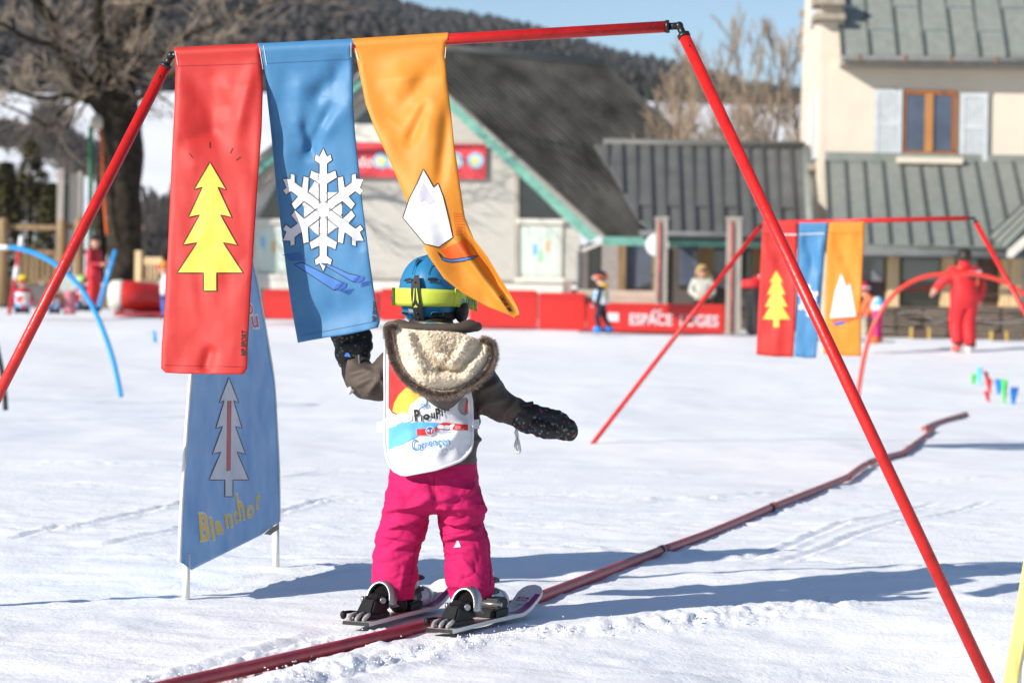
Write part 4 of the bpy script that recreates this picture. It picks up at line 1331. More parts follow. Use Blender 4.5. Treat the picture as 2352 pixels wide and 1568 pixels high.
# material slots: 0 top, 1 legs, 2 skin, 3 shoes, 4 gloves
def person(loc, H, yaw, label, mats, pose=None, child=False, bulk=1.0, hands='bare', group=None, wide=1.0):
    t = empty('person', loc, label, 'person', group)
    hr = 0.088 if child else 0.066
    J = {'pelvis': ((0, 0, .50), .078), 'belly': ((0, 0, .60), .074), 'chest': ((0, .005, .72), .085), 'neck': ((0, .005, .815), .036), 'jaw': ((0, .015, .865), hr * .72), 'head': ((0, .012, .92), hr), 'crown': ((0, .006, .965), hr * .7),
         'nose': ((0, .012 + hr * 1.05, .895), .010)}
    if child:
        J['neck'] = ((0, .005, .775), .04); J['jaw'] = ((0, .015, .83), hr * .75); J['head'] = ((0, .012, .885), hr); J['crown'] = ((0, .006, .94), hr * .75); J['chest'] = ((0, .005, .67), .095); J['nose'] = ((0, .012 + hr * 1.05, .86), .012)
        J['pelvis'] = ((0, 0, .45), .09); J['belly'] = ((0, 0, .55), .088)
    sz = .775 if not child else .72
    for s, q in ((-1, 'L'), (1, 'R')):
        J['sh' + q] = ((s * .105, 0, sz), .046); J['el' + q] = ((s * .135, -.005, sz - .16), .036); J['wr' + q] = ((s * .14, .03, sz - .30), .026); J['ha' + q] = ((s * .14, .045, sz - .345), .02 if hands == 'bare' else .03)
        J['hi' + q] = ((s * .052, 0, .47 if not child else .42), .064); J['kn' + q] = ((s * .058, .012, .27 if not child else .24), .050); J['an' + q] = ((s * .06, -.005, .06), .040); J['to' + q] = ((s * .066, .075, .028), .028)
    if pose: 
        for k, v in pose.items(): J[k] = (v, J[k][1])
    E = [('pelvis', 'belly', 0), ('belly', 'chest', 0), ('chest', 'neck', 0), ('neck', 'jaw', 2), ('jaw', 'head', 2), ('head', 'crown', 2), ('jaw', 'nose', 2)]
    for q in 'LR':
        E += [('chest', 'sh' + q, 0), ('sh' + q, 'el' + q, 0), ('el' + q, 'wr' + q, 0), ('wr' + q, 'ha' + q, 2 if hands == 'bare' else 4), ('pelvis', 'hi' + q, 1), ('hi' + q, 'kn' + q, 1), ('kn' + q, 'an' + q, 1), ('an' + q, 'to' + q, 3)]
        if hands == 'bare':
            w = Vector(J['wr' + q][0]); h = Vector(J['ha' + q][0]); d = (h - w).normalized(); s, u = frame_for(d)
            for i, (o_, l_) in enumerate(((-.014, .036), (-.005, .042), (.005, .040), (.014, .032))):
                J['f%d%s' % (i, q)] = (tuple(h + d * l_ + u * o_ + s * .006), .0055)
                E.append(('ha' + q, 'f%d%s' % (i, q), 2))
            J['th' + q] = (tuple(w.lerp(h, .7) + u * -.022 + d * .012), .006)
            E.append(('ha' + q, 'th' + q, 2))
    for k in ('chest', 'belly', 'pelvis'): J[k] = (J[k][0], J[k][1] * wide)
    Rm = Matrix.Rotation(yaw, 4, 'Z')
    J2 = {k: (Rm @ (Vector(v[0]) * H), tuple(x * H * bulk for x in ((v[1], v[1]))) if k not in ('jaw', 'head', 'crown', 'neck', 'nose') and not k.startswith(('f', 'th')) else (v[1] * H, v[1] * H)) for k, v in J.items()}
    me = skin_mesh(J2, E)
    for m in mats: me.materials.append(m)
    seg_materials(me, J2, E)
    me.name = 'body'
    o = bpy.data.objects.new('body', me)
    COL.objects.link(o)
    o.parent = t
    W = lambda k: t.location + J2[k][0]
    return t, W, (lambda v: Rm @ Vector(v) * H), H
def helmet(t, c, r, mat, fwd, goggles=None, lens=None):
    V, Fc = [], []
    add_ball(V, Fc, c, (r, r * 1.08, r), 16, 9, -0.25, 1.0)
    h = pyd('helmet', V, Fc, mat, t, True)
    if goggles:
        f = Vector((fwd.x, fwd.y, 0)).normalized()
        side = Vector((-f.y, f.x, 0))
        V, Fc = [], []
        pts = [c + (f * math.cos(a) + side * math.sin(a)) * r * 1.06 + Vector((0, 0, r * .12)) for a in [2 * math.pi * i / 20 for i in range(21)]]
        for i in range(20):
            n = len(V); u = Vector((0, 0, r * .17))
            V.extend([pts[i] - u, pts[i + 1] - u, pts[i + 1] + u, pts[i] + u]); Fc.append([n, n + 1, n + 2, n + 3])
        pyd('goggle_strap', V, Fc, goggles, h)
        V, Fc = [], []
        add_ball(V, Fc, c + f * r * .82 + Vector((0, 0, -r * .02)), (r * .62, r * .62, r * .36), 12, 8)
        pyd('goggle_lens', V, Fc, lens, h, True)
    return h
def bibsheet(t, W, H, yaw, mat, rx=.125, top=None, bot=None, both=True):
    c = W('chest'); b = W('pelvis')
    Rm = Matrix.Rotation(yaw, 4, 'Z')
    for sgn, nm in ((1, 'bib'), (-1, 'bib')):
        V, Fc = [], []
        n, m = 10, 7
        for j in range(m + 1):
            p = c.lerp(b, j / m) + Vector((0, 0, .02 * H))
            for i in range(n + 1):
                a = R(-82 + 164 * i / n)
                V.append(p + Rm @ Vector((rx * 1.02 * H * math.sin(a), sgn * rx * H * (math.cos(a) * .92) + .004 * math.sin(9 * j + 3 * i), 0)))
        for j in range(m):
            for i in range(n):
                k = j * (n + 1) + i
                Fc.append([k, k + 1, k + n + 2, k + n + 1])
        pyd(nm, V, Fc, mat, t, True)
def multi_print(name, cols, scale, base):
    m = bpy.data.materials.new(name); m.use_nodes = True
    nt = m.node_tree; b = nt.nodes['Principled BSDF']; b.inputs['Roughness'].default_value = .6
    tc = nt.nodes.new('ShaderNodeTexCoord'); v = nt.nodes.new('ShaderNodeTexVoronoi'); v.inputs['Scale'].default_value = scale
    nt.links.new(tc.outputs['Object'], v.inputs['Vector'])
    rp = nt.nodes.new('ShaderNodeValToRGB'); rp.color_ramp.interpolation = 'CONSTANT'
    rp.color_ramp.elements[0].color = (*base, 1); rp.color_ramp.elements[0].position = 0
    rp.color_ramp.elements[1].color = (*cols[0], 1); rp.color_ramp.elements[1].position = .55
    for i, c in enumerate(cols[1:]):
        e = rp.color_ramp.elements.new(.55 + .45 * (i + 1) / len(cols)); e.color = (*c, 1)
    sp = nt.nodes.new('ShaderNodeSeparateColor')
    nt.links.new(v.outputs['Color'], sp.inputs[0]); nt.links.new(sp.outputs[0], rp.inputs[0]); nt.links.new(rp.outputs[0], b.inputs['Base Color'])
    return m
BIBP = multi_print('printed_bib', [(.12, .42, .72), (.6, .03, .03), (.7, .55, .2), (.15, .42, .72)], 9, (.72, .73, .76))
NAVY = M('navy_fabric', (.012, .016, .035), .7, .2); REDF = M('red_ski_suit', (.62, .018, .024), .6, .06, 6, .2, 12)
DKRED = M('crimson_quilted', (.42, .012, .03), .55, .1, 6, .3, 8); BLACKF = M('black_fabric', (.015, .015, .017), .7, .2)
BOOTW = M('pale_boot', (.55, .55, .55), .4); ORG = M('coral_orange_fabric', (.75, .16, .06), .65, .06); PINKF = M('magenta_fabric', (.62, .02, .19), .65, .06)
HAIRD = M('dark_hair', (.03, .018, .012), .5, .3, 30); HAIRB = M('blond_hair', (.42, .28, .12), .5, .2, 30)
def hair_cap(t, c, r, mat, fwd, down=.0, long=False):
    V, Fc = [], []
    f = Vector((fwd.x, fwd.y, 0)).normalized()
    cc = c - f * r * .16 + Vector((0, 0, r * .12))
    add_ball(V, Fc, cc, (r * 1.04, r * 1.04, r * 1.02), 14, 9, -0.15 - down, 1.0)
    if long:
        s = Vector((-f.y, f.x, 0))
        for k in (-1, 1):
            add_tube(V, Fc, [cc + s * k * r * .85 + Vector((0, 0, r * .2)), cc + s * k * r * 1.0 + Vector((0, 0, -r * .6)), cc + s * k * r * .95 + Vector((0, 0, -r * 1.8))], [r * .35, r * .38, r * .2], 7)
    return pyd('hair', V, Fc, mat, t, True)
def eyes(t, c, r, fwd):
    f = Vector((fwd.x, fwd.y, 0)).normalized(); s = Vector((-f.y, f.x, 0))
    for k in (-1, 1):
        V, Fc = [], []
        add_ball(V, Fc, c + f * r * .93 + s * k * r * .34 + Vector((0, 0, -.02 * r)), r * .1, 6, 4)
        pyd('eye', V, Fc, INK, t)

# ski instructor in red, walking away
def instructor():
    Y = 41.5
    g = at(2212, 812, Y); g.z = max(g.z, gz(g.x, Y))
    yaw = R(18)
    H = 1.79
    pose = {'shL': (-.13, 0, .765), 'shR': (.13, 0, .765), 'elL': (-.215, .02, .68), 'wrL': (-.275, .06, .60), 'haL': (-.30, .07, .56), 'elR': (.175, -.02, .63), 'wrR': (.155, .0, .49), 'haR': (.155, .01, .445),
            'knL': (-.055, .055, .28), 'anL': (-.058, .0, .07), 'toL': (-.06, .07, .03), 'knR': (.05, .02, .27), 'anR': (.045, -.06, .055), 'toR': (.05, .02, .03)}
    t, W, P, H = person(g, H, yaw, 'person in a red ski suit and black cap walking away', [REDF, REDF, SKIN, BOOTW, SKIN], pose, bulk=1.6, wide=1.22)
    f = Vector((-math.sin(yaw), math.cos(yaw), 0)); s = Vector((f.y, -f.x, 0))
    c = W('head')
    V, Fc = [], []
    add_ball(V, Fc, c + Vector((0, 0, .02)), (.125, .125, .125), 14, 8, -.05, 1.0)
    h2 = pyd('cap', V, Fc, BLACKF, t, True)
    V, Fc = [], []
    lf = (f * .45 - s).normalized()
    box_pts(V, Fc, [c + lf * .09 + f * -.07 + Vector((0, 0, .01)), c + lf * .2 + f * -.05 + Vector((0, 0, -.005)), c + lf * .2 + f * .05 + Vector((0, 0, -.005)), c + lf * .09 + f * .08 + Vector((0, 0, .01)),
                    c + lf * .09 + f * -.07 + Vector((0, 0, .03)), c + lf * .2 + f * -.05 + Vector((0, 0, .012)), c + lf * .2 + f * .05 + Vector((0, 0, .012)), c + lf * .09 + f * .08 + Vector((0, 0, .03))])
    pyd('peak', V, Fc, BLACKF, h2)
    tube_obj('collar', [W('neck') + Vector((0, 0, -.03)), W('neck') + Vector((0, 0, .10))], [.12, .10], REDF, t, 14)
    hair_cap(t, c + Vector((0, 0, -.02)), .118, HAIRD, f, .75)
    # lettering and bar on the back
    bc = W('chest') - f * (.33) + Vector((0, 0, .04))
    text_3d('lettering', 'esf', bc - s * .11, s, Vector((0, 0, 1)), .075, WHITE_PR, t, .25, .05)
    V, Fc = [], []
    q = bc + Vector((0, 0, -.055)) - f * .005
    slab(V, Fc, [q - s * .08 - Vector((0, 0, .025)), q + s * .2 - Vector((0, 0, .04)), q + s * .2 + Vector((0, 0, .01)), q - s * .08 + Vector((0, 0, .025))], -f, .05)
    pyd('strap_bar', V, Fc, BLACKF, t)
    tube_obj('whistle_cord', [q + s * .06 - f * .03, q + s * .055 - f * .02 + Vector((0, 0, -.14))], .012, ORG, t, 6)
    V, Fc = [], []
    add_ball(V, Fc, q + s * .05 - f * .02 + Vector((0, 0, -.17)), .03, 8, 6)
    pyd('whistle', V, Fc, BLACKF, t)
    for k in 'LR':
        a = W('an' + k)
        tube_obj('trouser_cuff', [a + Vector((0, 0, .01)), a + Vector((0, 0, .05))], .095, BLACKF, t, 12)
        V, Fc = [], []
        add_ball(V, Fc, a.lerp(W('to' + k), .5) + Vector((0, 0, -.01)), (.085, .15, .075), 12, 8)
        pyd('boot', V, Fc, M('red_white_boot', (.6, .12, .10), .4, .3, 9) if k == 'L' else BOOTW, t, True)
instructor()

def boy():
    Y = 43.5
    g = at(1380, 764, Y); g.z = max(g.z, gz(g.x, Y))
    yaw = R(75)      # facing left
    f = Vector((-math.sin(yaw), math.cos(yaw), 0))
    pose = {'knL': (-.06, .06, .25), 'anL': (-.06, .0, .07), 'toL': (-.06, .08, .03), 'knR': (.06, -.05, .24), 'anR': (.06, -.15, .07), 'toR': (.06, -.07, .03),
            'elL': (-.15, .02, .55), 'wrL': (-.14, .10, .44), 'haL': (-.13, .13, .42), 'elR': (.15, -.02, .55), 'wrR': (.15, .04, .43), 'haR': (.14, .06, .40)}
    t, W, P, H = person(g, 1.1, yaw, 'person, a small boy in navy with orange goggles skiing left', [NAVY, NAVY, SKIN, M('blue_boot', (.03, .22, .6), .4), M('pale_pink_mitten', (.7, .42, .42), .7)], pose, True, 1.05, 'mitt')
    helmet(t, W('head') + Vector((0, 0, .02)), .125, M('navy_helmet', (.012, .015, .03), .3), f, M('orange_strap', (.75, .14, .02), .5), M('mirror_lens', (.85, .75, .7), .08, metal=.9))
    bibsheet(t, W, H, yaw, BIBP, .135)
    V, Fc = [], []
    add_ball(V, Fc, W('neck') - f * .05, (.09, .09, .05), 10, 6)
    pyd('scarf', V, Fc, M('mustard', (.6, .36, .04), .8), t, True)
    for k in 'LR':
        V, Fc = [], []
        add_ball(V, Fc, W('an' + k).lerp(W('to' + k), .5) + Vector((0, 0, 0)), (.10, .075, .07), 10, 7)
        pyd('boot', V, Fc, M('blue_boot', (.03, .22, .6), .4), t, True)
    for k, lab in (('L', 'far thin dark ski under the boy with the orange goggles'), ('R', 'near thin dark ski under the boy with the orange goggles')):
        a = W('an' + k).lerp(W('to' + k), .5); a.z = g.z - .01 + .012
        V, Fc = [], []
        add_box(V, Fc, a + Vector((-.34, -.035, 0)), a + Vector((.30, .035, .018)))
        o = pyd('ski', V, Fc, BLACKF); rebase(o); tag(o, lab, 'ski', 'skis under the small boy')
boy()

def woman():
    Y = 49.2
    p = at(1612, 700, Y)
    yaw = R(180)
    f = Vector((0, -1, 0))
    g = Vector((p.x, Y, at(1612, 788, Y).z))
    pose = {'hiL': (-.055, .03, .47), 'hiR': (.055, .03, .47), 'knL': (-.07, .24, .46), 'knR': (.07, .24, .46), 'anL': (-.07, .26, .2), 'anR': (.07, .26, .2), 'toL': (-.07, .33, .18), 'toR': (.07, .33, .18),
            'elL': (-.15, .04, .64), 'wrL': (-.05, .15, .58), 'haL': (-.02, .17, .57), 'elR': (.15, .04, .64), 'wrR': (.05, .15, .58), 'haR': (.02, .17, .565)}
    t, W, P, H = person(g, 1.62, yaw, 'person with long fair hair and a pale fleece jacket sitting under the porch', [M('pale_fleece', (.50, .50, .45), .9, .15, 12, .6, 30), BLACKF, SKIN, BLACKF, SKIN], pose, bulk=1.12)
    hair_cap(t, W('head'), .108, HAIRB, f, .3, True)
    V, Fc = [], []
    c = W('head') + f * .1
    add_box(V, Fc, c + Vector((-.075, -.02, -.02)), c + Vector((.075, .01, .02)))
    pyd('sunglasses', V, Fc, BLACKF, t)
    V, Fc = [], []
    add_box(V, Fc, Vector((p.x - 1.6, Y + .06, g.z + .58)), Vector((p.x + 1.7, Y + .45, g.z + .66)))
    for k in (-1.4, -.1, 1.5):
        add_box(V, Fc, Vector((p.x + k, Y + .1, g.z - .3)), Vector((p.x + k + .08, Y + .4, g.z + .578)))
    b = pyd('bench', V, Fc, DARKWOOD); rebase(b)
    tag(b, 'dark wooden bench under the porch of the low wing', 'bench')
woman()

def bending_person():
    Y = 43.0
    g = at(1728, 773, Y); g.z = max(g.z, gz(g.x, Y))
    yaw = R(-60)
    pose = {'belly': (0, .08, .57), 'chest': (0, .19, .63), 'neck': (0, .27, .67), 'jaw': (0, .32, .68), 'head': (0, .36, .70), 'crown': (0, .40, .72), 'nose': (0, .37, .63), 'shL': (-.1, .22, .64), 'shR': (.1, .22, .64),
            'elL': (-.14, .26, .5), 'elR': (.14, .26, .5), 'wrL': (-.13, .32, .38), 'wrR': (.13, .32, .38), 'haL': (-.13, .34, .34), 'haR': (.13, .34, .34), 'pelvis': (0, -.02, .5), 'hiL': (-.05, -.02, .48), 'hiR': (.05, -.02, .48)}
    t, W, P, H = person(g, 1.7, yaw, 'person in a red and white jacket and black trousers bending behind the small gate', [REDF, BLACKF, SKIN, BLACKF, SKIN], pose, bulk=1.2)
    hair_cap(t, W('head'), .115, HAIRD, Vector((1, 0, 0)))
    V, Fc = [], []
    c = W('belly').lerp(W('chest'), .5)
    f = Vector((math.sin(R(60)), math.cos(R(60)), 0))
    tube_obj('white_stripe', [W('belly') + Vector((0, -.14, .08)), W('chest') + Vector((0, -.14, .10))], [.05, .06], WHITE_PR, t, 8)
    tube_obj('hem', [W('pelvis') + Vector((0, 0, .02)), W('pelvis') + Vector((0, 0, .16))], [.19, .17], REDF, t, 14)
bending_person()
def orange_child():
    Y = 41.0
    g = at(2016, 786, Y); g.z = max(g.z, gz(g.x, Y))
    yaw = R(60)
    f = Vector((-math.sin(yaw), math.cos(yaw), 0))
    pose = {'belly': (0, .05, .55), 'chest': (0, .13, .65), 'neck': (0, .2, .73), 'jaw': (0, .25, .77), 'head': (0, .27, .82), 'crown': (0, .29, .87), 'nose': (0, .37, .79), 'shL': (-.1, .15, .69), 'shR': (.1, .15, .69), 'elL': (-.13, .2, .52), 'elR': (.13, .2, .52), 'wrL': (-.12, .26, .40), 'wrR': (.12, .26, .40), 'haL': (-.12, .27, .36), 'haR': (.12, .27, .36)}
    t, W, P, H = person(g, 1.08, yaw, 'person, a child in coral jacket and magenta trousers leaning forward', [ORG, PINKF, SKIN, M('orange_boot', (.75, .15, .03), .4), M('grey_mitten', (.4, .4, .42), .7)], pose, True, 1.1, 'mitt')
    helmet(t, W('head') + Vector((0, 0, .02)), .125, M('red_helmet', (.6, .02, .03), .35), f, WHITE_PR, M('dark_lens', (.02, .02, .03), .1))
    V, Fc = [], []
    add_ball(V, Fc, W('belly') + Vector((.03, -.05, .03)), (.12, .09, .15), 12, 9)
    pyd('bib', V, Fc, BIBP, t, True)
    for k in 'LR':
        V, Fc = [], []
        add_ball(V, Fc, W('an' + k).lerp(W('to' + k), .5), (.1, .085, .075), 10, 7)
        pyd('boot', V, Fc, M('orange_boot', (.75, .15, .03), .4), t, True)
        a = W('an' + k).lerp(W('to' + k), .5); a.z = g.z + .002
        V, Fc = [], []
        add_box(V, Fc, a + Vector((-.33, -.035, 0)), a + Vector((.30, .035, .018)))
        o = pyd('ski', V, Fc, BLACKF); rebase(o); tag(o, ('left' if k == 'L' else 'right') + ' thin ski under the child in the coral jacket', 'ski', 'skis under the coral child')
orange_child()
def left_man():
    Y = 53.0
    g = at(214, 718, Y); g.z = max(g.z, gz(g.x, Y))
    yaw = R(-55)
    f = Vector((math.sin(R(55)), math.cos(R(55)), 0)); f = Vector((.80, -.35, 0)).normalized()
    yaw = math.atan2(-f.x, f.y)
    pose = {'elL': (-.13, .03, .63), 'wrL': (-.10, .17, .62), 'haL': (-.09, .215, .635), 'elR': (.13, .02, .62), 'wrR': (.1, .17, .61), 'haR': (.09, .215, .62)}
    t, W, P, H = person(g, 1.72, yaw, 'person in a crimson quilted jacket and red trousers standing by the tree', [DKRED, REDF, SKIN, BLACKF, SKIN], pose, bulk=1.12)
    hair_cap(t, W('head'), .112, HAIRD, f)
    eyes(t, W('head') + Vector((0, 0, -.02)), .105, f)
    tube_obj('jacket_skirt', [W('pelvis') + Vector((0, 0, .14)), W('pelvis') + Vector((0, 0, -.13))], [.17, .19], DKRED, t, 16)
left_man()
def seated_child(px, ytop, ybot, Y, helm, gog, lens, label, jk, facing):
    g = at(px, ybot, Y)
    g.z = max(g.z, gz(g.x, Y) - .05)
    f = Vector(facing).normalized()
    yaw = math.atan2(-f.x, f.y)
    H = (ybot - ytop) * mpp(Y) * 1.36
    dz = -.24
    base = {'pelvis': (0, 0, .10), 'belly': (0, .01, .24), 'chest': (0, .015, .40), 'neck': (0, .02, .50), 'jaw': (0, .03, .57), 'head': (0, .03, .62), 'crown': (0, .02, .68), 'nose': (0, .12, .60), 'shL': (-.11, 0, .45), 'shR': (.11, 0, .45),
            'elL': (-.17, .03, .30), 'elR': (.17, .03, .30), 'wrL': (-.18, .1, .17), 'wrR': (.18, .1, .17), 'haL': (-.18, .12, .13), 'haR': (.18, .12, .13), 'hiL': (-.07, .03, .09), 'hiR': (.07, .03, .09), 'knL': (-.1, .2, .10), 'knR': (.1, .2, .10), 'anL': (-.11, .08, .05), 'anR': (.11, .08, .05), 'toL': (-.11, .02, .03), 'toR': (.11, .02, .03)}
    t, W, P, H = person(g, H, yaw, label, [jk, NAVY, SKIN, BLACKF, M('blue_mitten', (.05, .25, .55), .7)], base, True, 1.12, 'mitt', 'ski school children kneeling in the snow')
    helmet(t, W('head') + Vector((0, 0, .025 * H)), .118 * H, helm, f, gog, lens)
    bibsheet(t, W, H, yaw, BIBP, .15)
RLENS = M('red_lens', (.5, .02, .03), .1, spec=.8)
seated_child(52, 634, 722, 47, M('yellow_helmet', (.72, .60, .02), .3), BLACKF, RLENS, 'person, a kneeling child in a yellow helmet and white bib at the far left', M('red_fleece', (.5, .02, .05), .7), (.1, -1, 0))
seated_child(124, 655, 722, 47.5, M('purple_helmet', (.16, .05, .30), .3), M('pink_strap', (.6, .1, .3), .5), RLENS, 'person, a kneeling child in a purple helmet half behind the red gate leg', M('pink_jacket', (.6, .08, .2), .7), (.3, -1, 0))
seated_child(184, 634, 716, 48.5, M('lime_helmet', (.38, .60, .06), .3), WHITE_PR, M('dark_lens', (.02, .02, .03), .1), 'person, a kneeling child in a lime green helmet by the man in crimson', M('red_fleece', (.5, .02, .05), .7), (.8, -.6, 0))
def hidden_child():
    Y = 46.0
    g = at(378, 735, Y); g.z = max(g.z, gz(g.x, Y))
    t, W, P, H = person(g, 1.12, R(100), 'person, a child in blue trousers mostly hidden by the red banner', [M('white_blue_jacket', (.5, .55, .65), .7), M('blue_trousers', (.03, .12, .45), .7), SKIN, BLACKF, NAVY], None, True, 1.1, 'mitt')
    helmet(t, W('head') + Vector((0, 0, .02)), .12, M('orange_helmet', (.7, .25, .04), .4), Vector((-1, 0, 0)), BLACKF, RLENS)
hidden_child()

# ------------------------------------------------------------------ gates and banners
def gate(label, TL, TR, FL, FR, r):
    t = empty('ski_gate', (TL + TR) / 2 - Vector((0, 0, (TL.z + TR.z) / 2 - gz((TL.x + TR.x) / 2, (TL.y + TR.y) / 2))), label, 'gate', 'red tube gates hung with banners')
    x = (TR - TL).normalized()
    for top, foot, s in ((TL, FL, 1), (TR, FR, -1)):
        d = (foot - top).normalized()
        jl = r * 2.2
        leg = tube_obj('leg', [top + d * jl, foot], r, RED_PIPE, t, 20)
        j = tube_obj('elbow', [top + d * jl * 1.0 - d * .002, top + d * .2 * r], r * .62, BLACK_PL, t, 12)
        tube_obj('collar', [top + d * (jl - r * .5), top + d * (jl + r * .12)], r * 1.12, BLACK_PL, j, 16)
        tube_obj('arm', [top - x * s * r * .3, top + x * s * jl], r * .62, BLACK_PL, j, 12)
        tube_obj('collar', [top + x * s * (jl - r * .5), top + x * s * (jl + r * .12)], r * 1.12, BLACK_PL, j, 16)
        V, Fc = [], []
        add_ball(V, Fc, top, r * .75, 10, 8)
        pyd('hub', V, Fc, BLACK_PL, j, True)
        V, Fc = [], []
        add_ball(V, Fc, top + d * (jl + r * 2.0) + Vector((0, -r * .93, 0)), r * .24, 10, 6)
        pyd('button', V, Fc, BLACK_PL, leg, True)
    bar = tube_obj('crossbar', [TL + x * r * 2.2, TR - x * r * 2.2], r, RED_PIPE, t, 20)
    V, Fc = [], []
    add_ball(V, Fc, TR - x * r * 4.4 + Vector((0, -r * .93, 0)), r * .24, 10, 6)
    pyd('button', V, Fc, BLACK_PL, bar, True)
    return t
PR = 0.0168
G1L, G1R = at(393, 128, 7.22), at(1560, 60, 6.98)
gate('large near red tube gate above the child with the blue helmet', G1L, G1R, at(-272, 1432, 7.3), at(2284, 1596, 6.35), PR)

def banner(label, left, right, ybar, swing, mat, seed, creases, cat='banner', name='banner', rr=PR, wamp=0.010, nr=150, nc=60):
    # left/right: pixel polylines from bar to hem; ybar(px): depth of the bar; swing(px, v): added depth
    lp = np.array(left, float); rp = np.array(right, float)
    def arc(a):
        d = np.concatenate([[0], np.cumsum(np.hypot(*np.diff(a, axis=0).T))]); return d / d[-1]
    la, ra = arc(lp), arc(rp)
    ytop = lambda x: lp[0][1] + (rp[0][1] - lp[0][1]) * (x - lp[0][0]) / (rp[0][0] - lp[0][0])
    hbot = max(lp[-1][1], rp[-1][1])
    sc = mpp(ybar(lp[0][0]))
    def prof(h):
        q = rr + 0.004
        if h < q: return math.sqrt(max(0, q * q - (q - h) ** 2))
        return q + (0.006 - q) * min(1, (h - q) / 0.16) ** 0.7
    def center(x, y):
        h = max(0.0, (y - ytop(x)) * sc)
        v = min(1.0, (y - ytop(x)) / (hbot - ytop(x)))
        v = max(0, v)
        w = noise.noise(Vector((x * sc * 7, y * sc * 3.2, seed))) * 1.0 + noise.noise(Vector((x * sc * 17, y * sc * 7, seed + 5))) * 0.45 + 0.10 * noise.noise(Vector((x * sc * 30, y * sc * 18, seed + 9)))
        k = min(1, max(0, (h - .036) / 0.09))
        q = ybar(x) + swing(x, v) * k + w * wamp * k
        for (x0, y0, x1, y1, wd, a) in creases:       # soft folds drawn as lines, in pixels
            dx, dy = x1 - x0, y1 - y0; L2 = dx * dx + dy * dy
            t_ = ((x - x0) * dx + (y - y0) * dy) / L2
            if -0.15 < t_ < 1.15:
                e = math.hypot(x - (x0 + dx * t_), y - (y0 + dy * t_))
                env = min(1, max(0, (t_ + .15) / .3)) * min(1, max(0, (1.15 - t_) / .3))
                q += a * env * math.exp(-(e / wd) ** 2) * k
        return q, h
    def surf(x, y, o=0.0):
        q, h = center(x, y)
        return at(x, y, q - prof(h) - o)
    V = []; top_n = nr + 1
    def row(v):
        a = np.array([np.interp(v, la, lp[:, 0]), np.interp(v, la, lp[:, 1])]); b = np.array([np.interp(v, ra, rp[:, 0]), np.interp(v, ra, rp[:, 1])])
        return a, b
    vv = [0.0, 0.004, 0.009, 0.016, 0.024, 0.034] + list(np.linspace(0.045, 1, nr - 5))
    front, back = [], []
    for v in vv:
        a, b = row(v)
        fr, bk = [], []
        for i in range(nc + 1):
            u = i / nc
            p = a * (1 - u) + b * u
            x, y = p
            if v > 0.5: y += 3.0 * math.sin(u * math.pi) * (v - .5) * 2 * (0.5 + noise.noise(Vector((u * 3, seed, 0)))) 
            q, h = center(x, y)
            e = min(1, min(u, 1 - u) / 0.05) ** .5
            w = max(prof(h) * (e * .9 + .1 if h > rr * 1.2 else 1), .0015)
            fr.append(at(x, y, q - (prof(h) * (0.3 + .7 * e) if h > rr * 1.2 else prof(h))))
            bk.append(at(x, y, q + w))
        front.append(fr); back.append(bk)
    m = nc + 1
    for rws in (front, back):
        for r_ in rws: V.extend(r_)
    N = len(vv) * m
    Fc = []
    for j in range(len(vv) - 1):
        for i in range(nc):
            k = j * m + i
            Fc.append([k, k + m, k + m + 1, k + 1])
            Fc.append([N + k, N + k + 1, N + k + m + 1, N + k + m])
        Fc.append([j * m, N + j * m, N + (j + 1) * m, (j + 1) * m])
        Fc.append([j * m + nc, (j + 1) * m + nc, N + (j + 1) * m + nc, N + j * m + nc])
    for i in range(nc):
        k = (len(vv) - 1) * m + i
        Fc.append([k, N + k, N + k + 1, k + 1])
    base = at((left[-1][0] + right[-1][0]) / 2, hbot, ybar(left[-1][0]) + swing(left[-1][0], 1))
    t = empty(name, base, label, cat)
    o = pyd('cloth', V, Fc, mat, t, True)
    for p in o.data.polygons:
        if p.index >= 0 and len(set(i >= N for i in p.vertices)) == 2: p.use_smooth = False
    return t, surf
STITCH = M('white_stitching', (.75, .74, .72), .8)
def lines(surf, segs, w, mat, parent, nm, o=0.0024):
    for (x0, y0, x1, y1) in segs:
        V, Fc = [], []
        d = Vector((x1 - x0, y1 - y0)); n_ = Vector((-d.y, d.x)).normalized() * w / 2
        K_ = max(1, int(d.length / 8))
        for k in range(K_ + 1):
            a = Vector((x0, y0)) + d * (k / K_)
            V += [surf(a.x - n_.x, a.y - n_.y, o), surf(a.x + n_.x, a.y + n_.y, o)]
        for k in range(K_): Fc.append([2 * k, 2 * k + 2, 2 * k + 3, 2 * k + 1])
        pyd(nm, V, Fc, mat, parent)
bar1 = lambda px: 7.22 + (6.98 - 7.22) * (px - 393) / (1560 - 393)
# --- red banner
t, S = banner('red hanging banner, leftmost on the near gate, printed with a yellow fir tree',
              [(400, 109), (403, 160), (401, 240), (396, 330), (392, 420), (386, 560), (379, 690), (371, 800), (370, 846), (381, 856)], [(597, 100), (602, 150), (604, 200), (601, 300), (592, 420), (583, 560), (575, 690), (569, 800), (568, 845), (560, 859)],
              bar1, lambda x, v: -0.19 * v, RED_CLOTH, 3.1,
              [(440, 140, 505, 330, 26, .012), (585, 130, 545, 300, 18, -.012), (410, 330, 500, 300, 20, .008), (470, 560, 560, 620, 40, .008), (470, 850, 485, 800, 14, .012), (400, 260, 460, 400, 30, -.010), (480, 160, 520, 260, 20, .008)], wamp=.012)
def star(cx, cy, r0, r1, n=5, ky=1.0, rot=-90):
    return [(cx + (r0 if i % 2 == 0 else r1) * math.cos(R(rot + 180 * i / n)), cy + ky * (r0 if i % 2 == 0 else r1) * math.sin(R(rot + 180 * i / n))) for i in range(2 * n)]
